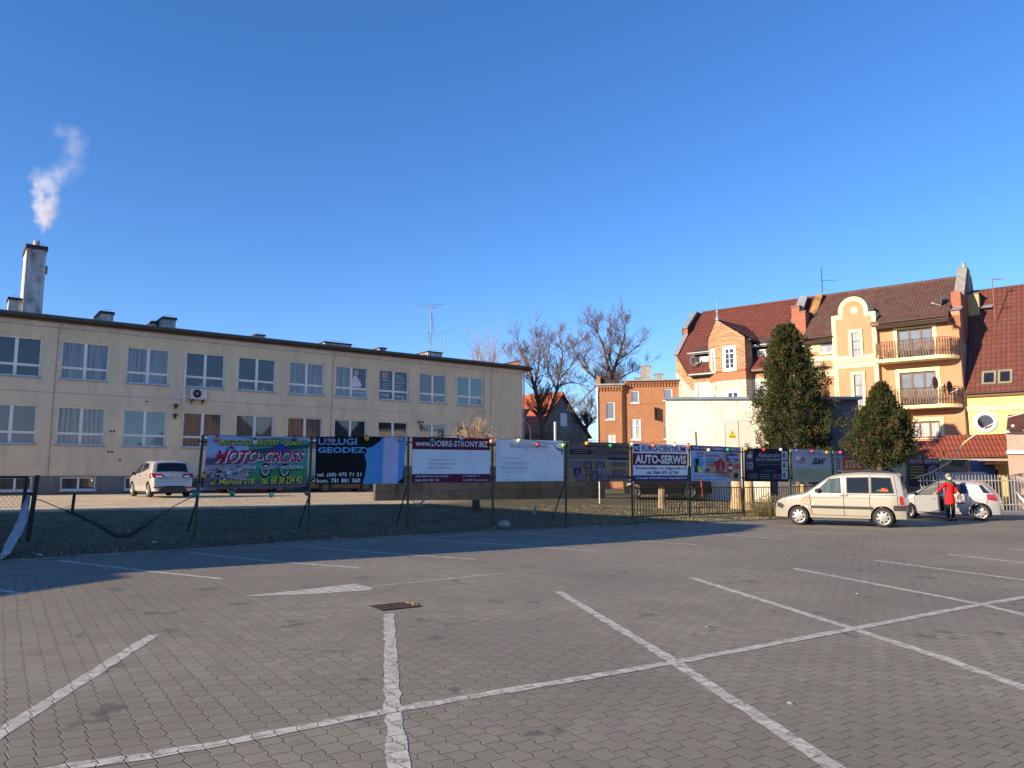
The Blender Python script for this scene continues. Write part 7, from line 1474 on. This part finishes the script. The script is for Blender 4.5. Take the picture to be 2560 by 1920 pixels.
def limb_tree(name, lab, Y, limbs, seed, twig=.014, l0=1.9, den=2.6, lv0=4, spread=.75, mat=TWIG):
    "main limbs follow the tree in the photograph, each at its own depth; side branches and twigs are grown from them"
    rr = random.Random(seed); b0 = at(*limbs[0][0][0], Y); base_ = Vector((b0.x, b0.y, .5)); root = empty(name, tuple(base_), 0, lab, 'tree'); A, B = MB(), MB()
    def br(p, d, l, r, lv):
        pts = [p]; rad = [r]
        for k in range(3):
            d = (d + Vector((rr.uniform(-1, 1), rr.uniform(-1, 1), rr.uniform(-.6, 1.1))) * .22).normalized(); pts.append(pts[-1] + d * l / 3); rad.append(max(twig * .5, r * (1 - .25 * (k + 1))))
        B.tube(pts, rad, 4 if r > .03 else 3, mat, True, False)
        if lv <= 0: return
        for k in range(rr.choice([3, 3, 4])):
            t = rr.uniform(.25, 1.0) * 2.99; i = int(t); q = pts[i].lerp(pts[i + 1], t - i); ax = Vector((rr.uniform(-1, 1), rr.uniform(-1, 1), rr.uniform(-.5, 1))); nd = (d + ax * spread).normalized(); br(q, nd, l * rr.uniform(.55, .78), max(twig * .6, rad[i] * .6), lv - 1)
    for li, (pts, r0, r1, j0, j1) in enumerate(limbs):
        P = []
        n = len(pts)
        for i, q in enumerate(pts): P.append(at(q[0], q[1], Y + j0 + (j1 - j0) * i / (n - 1)) - base_)
        if li == 0: P[0].z = -.2
        R_ = [.74 * r0 + .74 * (r1 - r0) * i / (n - 1) for i in range(n)]; A.tube(P, R_, 7, BARK, True, False)
        tot = sum((a_ - b_).length for a_, b_ in zip(P, P[1:]))
        for k in range(int(tot * den)):
            u = (rr.random() ** .7 if li else rr.uniform(.55, 1)) * (n - 1) * .999; i = int(u); q = P[i].lerp(P[i + 1], u - i); dd = (P[i + 1] - P[i]).normalized(); ax = Vector((rr.uniform(-1, 1), rr.uniform(-1, 1), rr.uniform(-.2, .9)))
            br(q, (dd * .5 + ax).normalized(), l0 * rr.uniform(.45, 1) * (1 - .35 * u / (n - 1)), max(twig, R_[i] * .45), lv0 - 1 if rr.random() < .5 else lv0 - 2)
        br(P[-1], (P[-1] - P[-2]).normalized(), l0 * .7, r1, lv0 - 1)
    A.build('trunk', root); B.build('crown', root); return root
limb_tree('bare_tree', 'large bare tree with forked trunk in front of the distant red roofed house', 62, [
 ([(1358, 1118), (1356, 1070), (1350, 1040), (1346, 1005)], .30, .22, 0, 0), ([(1346, 1005), (1336, 965), (1326, 930), (1312, 900), (1302, 872)], .20, .05, 0, -1.2), ([(1346, 1005), (1338, 960), (1345, 920), (1350, 885), (1346, 862)], .16, .04, 0, 1.0),
 ([(1356, 1066), (1378, 1020), (1392, 975), (1398, 935), (1406, 890), (1404, 864)], .22, .05, 0, -.8), ([(1392, 975), (1372, 935), (1368, 895), (1374, 862)], .12, .04, -.5, 1.0), ([(1396, 950), (1420, 925), (1436, 905)], .10, .04, -.6, .8), ([(1394, 965), (1430, 955), (1455, 962)], .09, .03, -.5, 1.5), ([(1330, 945), (1300, 915), (1286, 895)], .10, .04, -.4, 1.0)],
 21, twig=.016, l0=2.0, den=3.6)
limb_tree('bare_tree', 'big bare tree rising behind the flat roofed brick building', 74, [
 ([(1527, 1110), (1527, 1000), (1527, 955)], .36, .30, 0, 0), ([(1527, 958), (1520, 920), (1512, 880), (1500, 845), (1492, 828)], .24, .05, 0, -1.5), ([(1527, 950), (1540, 910), (1552, 875), (1562, 840), (1560, 822)], .24, .05, 0, 1.2), ([(1518, 910), (1526, 870), (1524, 835)], .13, .04, -.4, 1.0),
 ([(1545, 900), (1575, 880), (1592, 868)], .13, .04, .5, -1.0), ([(1527, 968), (1500, 955), (1470, 930), (1448, 900), (1432, 872), (1440, 858)], .22, .04, 0, -1.0), ([(1470, 930), (1460, 895), (1470, 862)], .10, .04, -.6, .8), ([(1527, 960), (1560, 940), (1590, 925)], .13, .04, 0, 1.5), ([(1500, 955), (1470, 985), (1448, 1010), (1432, 1020)], .12, .04, -.3, 1.0)],
 5, twig=.018, l0=2.2, den=3.2)
limb_tree('bare_tree', 'bare tree left of the brick building, lowest of the bare trees', 68, [
 ([(1468, 1112), (1467, 1075), (1465, 1055)], .16, .12, 0, 0), ([(1465, 1055), (1455, 1035), (1450, 1022)], .09, .03, 0, -.6), ([(1465, 1055), (1474, 1032), (1478, 1018)], .09, .03, 0, .6), ([(1466, 1065), (1485, 1050), (1490, 1042)], .07, .03, 0, .6), ([(1466, 1068), (1445, 1058), (1438, 1050)], .07, .03, 0, .3)],
 33, twig=.018, l0=1.3, den=5, lv0=4)
tree('birch_tree', 'pale drooping birch top showing above the office building roof', zb(1212, 1100, 95), 18.6, 3.0, .26, 8, levels=4, first=.9, droop=.35, up=1.0, fan=.42, ns0=12, mat=M('pale_birch_twig', (.36, .28, .27), .9), tmat=M('birch_bark', (.55, .50, .46), .9), twig=.032)
tree('birch_tree', 'faint smaller birch top beside the office building roof', zb(1258, 1100, 95), 15.6, 2.6, .2, 9, levels=4, first=.9, droop=.35, up=1.0, fan=.42, ns0=7, mat=M('pale_birch_twig'), tmat=M('birch_bark'), twig=.028)
tree('bare_tree', 'low spreading dark bare tree behind the plain white hoarding', zb(1405, 1125, 62), 4.6, 6.5, .2, 44, levels=5, first=.12, fan=.8, twig=.026)
# straw coloured bare shrub
random.seed(12)
c = at(1190, 1130, 39); sh = empty('bare_shrub', (c.x, c.y, .6), 0, 'straw coloured bare shrub with arching twigs at the corner of the office building', 'shrub'); mb = MB(); SH = M('straw_twig', (.36, .27, .18), .9, var=.3); SHD = M('arched_branch', (.10, .08, .06), .9)
ht = at(1190, 1040, 39).z - .6
for k in range(230):
    a = random.uniform(0, 6.28); rad_ = random.uniform(.2, 1.0); e = Vector((math.cos(a) * rad_ * 1.45, math.sin(a) * rad_ * .9, ht * random.uniform(.62, 1.0) * (1 - .28 * rad_ ** 2)))
    m_ = e * .55 + Vector((0, 0, .5)); pts = [Vector((e.x * .15, e.y * .15, 0)), Vector((m_.x * .6, m_.y * .6, m_.z)), e]; mb.tube(pts, [.022, .014, .006], 3, SH, False, False)
    for j in range(6):
        t = random.uniform(.5, 1); q = pts[1].lerp(pts[2], t); mb.tube([q, q + Vector((random.uniform(-.35, .35), random.uniform(-.3, .3), random.uniform(-.25, .35)))], [.008, .004], 3, SH, False, False)
mb.build('twigs', sh); mb = MB(); q = lambda x, y: Vector((at(x, y, 39).x - c.x, 0, at(x, y, 39).z - .6)); mb.tube([q(1165, 1120), q(1170, 1070), q(1178, 1045), q(1190, 1030), q(1205, 1027), q(1218, 1035)], [.06, .05, .045, .035, .025, .012], 6, SHD); mb.build('arched_branch', sh)
def leafmat(name, c1, c2):
    m, g = newmat(name); o = g.obj(); wn = g.noise(o, 1.9, 5, .75); g.out(g.mix(g.mr(wn, .35, .65), c1, c2), .75, 0, Specular_IOR_Level=.25); return m
TH = leafmat('thuja_scales', (.014, .026, .008), (.060, .072, .022)); TH2 = leafmat('thuja_brown', (.075, .052, .018), (.10, .075, .028))
def conifer(name, lab, base_, H, Rm, prof, seed, N, zlow, lean=0):
    rr = random.Random(seed); root = empty(name, base_, 0, lab, 'conifer'); mb = MB(); mb.tube([(0, 0, -.2), (.02, 0, H * .4), (lean * .6, 0, H * .85)], [.17, .12, .03], 9, BARK); mb.build('trunk', root)
    mb = MB(); sd = Vector((seed * 3.1, 0, 0))
    cl = []
    for k in range(int(N / 70)):        # boughs: clumps of sprays pointing up and out
        t = rr.random() ** .85; a = rr.uniform(0, 6.2832); z = zlow + (H - zlow) * t; Rr_ = pl(prof, t) * Rm * (1 + .5 * noise.noise(Vector((math.cos(a) * 1.8, math.sin(a) * 1.8, z * 1.1)) + sd))
        f = rr.uniform(1.0, 1.22) if rr.random() < .10 else rr.uniform(.55, 1.0) if rr.random() < .85 else rr.uniform(.1, .6)
        cl.append((Vector((math.cos(a) * Rr_ * f + lean * t, math.sin(a) * Rr_ * f, z)), a, rr.uniform(.75, 1.3) * (.6 + .6 * Rr_ / Rm)))
    for c, a, s_ in cl:
        out_ = Vector((math.cos(a), math.sin(a), .8)).normalized(); bm_ = TH2 if rr.random() < .10 else TH
        for j in range(70):
            u = rr.random(); off_ = Vector((rr.gauss(0, .085), rr.gauss(0, .085), rr.gauss(0, .11))) * s_ * (1.1 - .5 * u); p = c + out_ * (u * .34 - .12) * s_ + off_
            d = (out_ + Vector((rr.uniform(-1, 1), rr.uniform(-1, 1), rr.uniform(-.6, 1))) * .75).normalized(); sdv = d.cross(Vector((rr.uniform(-1, 1), rr.uniform(-1, 1), rr.uniform(-1, 1)))).normalized(); l = rr.uniform(.06, .135); w_ = l * .20
            mb.face([p - sdv * w_, p + d * l * .55 - sdv * w_ * .9, p + d * l, p + d * l * .5 + sdv * w_, p + sdv * w_ * .5], bm_ if rr.random() < .93 else TH2)
    mb.build('crown', root); return root
p = at(2000, 1240, 38.3); conifer('conifer', 'tall dense dark green conifer in front of the white transformer building', (p.x - .05, p.y, .5), at(1985, 818, 38.3).z - .5, 1.66, [(0, .75), (.1, .92), (.25, 1.0), (.45, .93), (.64, .74), (.80, .52), (.92, .34), (1, .12)], 3, 84000, 1.35, lean=-.25)
p = at(2204, 1240, 34.5); conifer('conifer', 'smaller spreading conifer hanging over the hoardings beside the orange house', (p.x, p.y, .3), at(2222, 962, 34.5).z - .3, 1.45, [(0, .35), (.1, .7), (.24, 1.0), (.4, .90), (.54, .72), (.69, .45), (.84, .22), (1, .03)], 5, 46000, 1.75, lean=.3)
p = at(2006, 1243, 35.2); mb = MB(); mb.tube([(0, 0, -.1), (.03, 0, 1.2)], [.12, .1], 8, WD_); mb.build('tree_stump', None, 'slim pale trunk below the quoted name hoarding', 'tree stump', loc=(p.x, p.y, gz(p.x, p.y)))
# small dry bush by the van's nose
random.seed(9); c = at(1930, 1300, 31.2); mb = MB(); BU = M('dry_bush', (.13, .11, .045), .9, var=.4, vs=3)
for k in range(500):
    a = random.uniform(0, 6.28); r_ = random.random() ** .6 * .9; b0 = Vector((math.cos(a) * r_, math.sin(a) * r_ * .5, 0)); e = b0 * 1.25 + Vector((random.uniform(-.1, .1), 0, random.uniform(.25, .85) * (1.1 - .5 * r_))); mb.tube([b0, e], [.006, .003], 3, BU, False, False); mb.face([e, e + Vector((.03, 0, .04)), e + Vector((-.02, .01, .06))], BU)
mb.build('dry_bush', None, 'low dry bush behind the bar fence in front of the beige van', 'bush', loc=(c.x, c.y, gz(c.x, c.y)))
# litter strip of twigs along the kerb
random.seed(14); mb = MB(); pts = [grd(x, y, .05) for x, y in [(1100, 1342), (1150, 1339), (1200, 1332), (1240, 1318)]]; mb.tube(pts, .012, 5, C_('dead_branch')); mb.build('fallen_branch', None, 'thin fallen branch lying along the kerb left of the grey boulder', 'branch')
# ---------------------------------------------------------------- smoke from the tall chimney
cen = [(108, 572, 9, .55), (112, 552, 17, .9), (117, 528, 23, 1.0), (115, 497, 24, .9), (120, 468, 23, .7), (148, 440, 27, .17), (108, 445, 24, .18), (165, 418, 26, .09), (188, 412, 24, .07), (184, 380, 26, .07), (188, 350, 28, .10), (160, 335, 26, .07)]
sm_, gg = newmat('chimney_smoke'); gg.n.remove(gg.n['Principled BSDF']); pv = gg.n.new('ShaderNodeVolumePrincipled'); outn = [n for n in gg.n if n.type == 'OUTPUT_MATERIAL'][0]; gg.L.new(pv.outputs[0], outn.inputs['Volume'])
oc = gg.obj(); nz_ = gg.n.new('ShaderNodeTexNoise'); gg.L.new(oc, nz_.inputs['Vector']); nz_.inputs['Scale'].default_value = 1.5; nz_.inputs['Detail'].default_value = 5; nz_.inputs['Roughness'].default_value = .6
cvec = OF.px(85, 622, -3.2); cw = OF.w(cvec.x, 3.2, cvec.z); YS_ = cw.y
vadd = gg.n.new('ShaderNodeVectorMath'); vadd.operation = 'MULTIPLY_ADD'; gg.L.new(nz_.outputs[1], vadd.inputs[0]); vadd.inputs[1].default_value = (1.1, 1.1, 1.1); vsub = gg.n.new('ShaderNodeVectorMath'); vsub.operation = 'SUBTRACT'; gg.L.new(oc, vsub.inputs[0]); vsub.inputs[1].default_value = (.55, .55, .55); gg.L.new(vsub.outputs[0], vadd.inputs[2])
dens = None; lo3 = Vector((1e9,) * 3); hi3 = Vector((-1e9,) * 3)
for x, y, r_, dn in cen:
    c = at(x, y, YS_) ; rr_ = r_ * YS_ / 1900 * 1.5; vs = gg.n.new('ShaderNodeVectorMath'); vs.operation = 'DISTANCE'; gg.L.new(vadd.outputs[0], vs.inputs[0]); vs.inputs[1].default_value = tuple(c - cw)
    d_ = gg.m('MULTIPLY', gg.m('POWER', gg.mr(vs.outputs['Value'], 0, rr_, 1, 0), 1.3), dn); dens = d_ if dens is None else gg.m('MAXIMUM', dens, d_)
    for i in range(3): lo3[i] = min(lo3[i], (c - cw)[i] - rr_ - .5); hi3[i] = max(hi3[i], (c - cw)[i] + rr_ + .5)
dens = gg.m('MULTIPLY', dens, gg.mr(nz_.outputs[0], .38, .60, .0, 6.0)); gg.L.new(dens, pv.inputs['Density']); pv.inputs['Color'].default_value = (.95, .95, .97, 1); pv.inputs['Anisotropy'].default_value = .2
mb = MB(); mb.box(*lo3, *hi3, sm_); mb.build('smoke', kind='stuff', label='white smoke drifting up from the tall office chimney', cat='smoke', loc=tuple(cw))
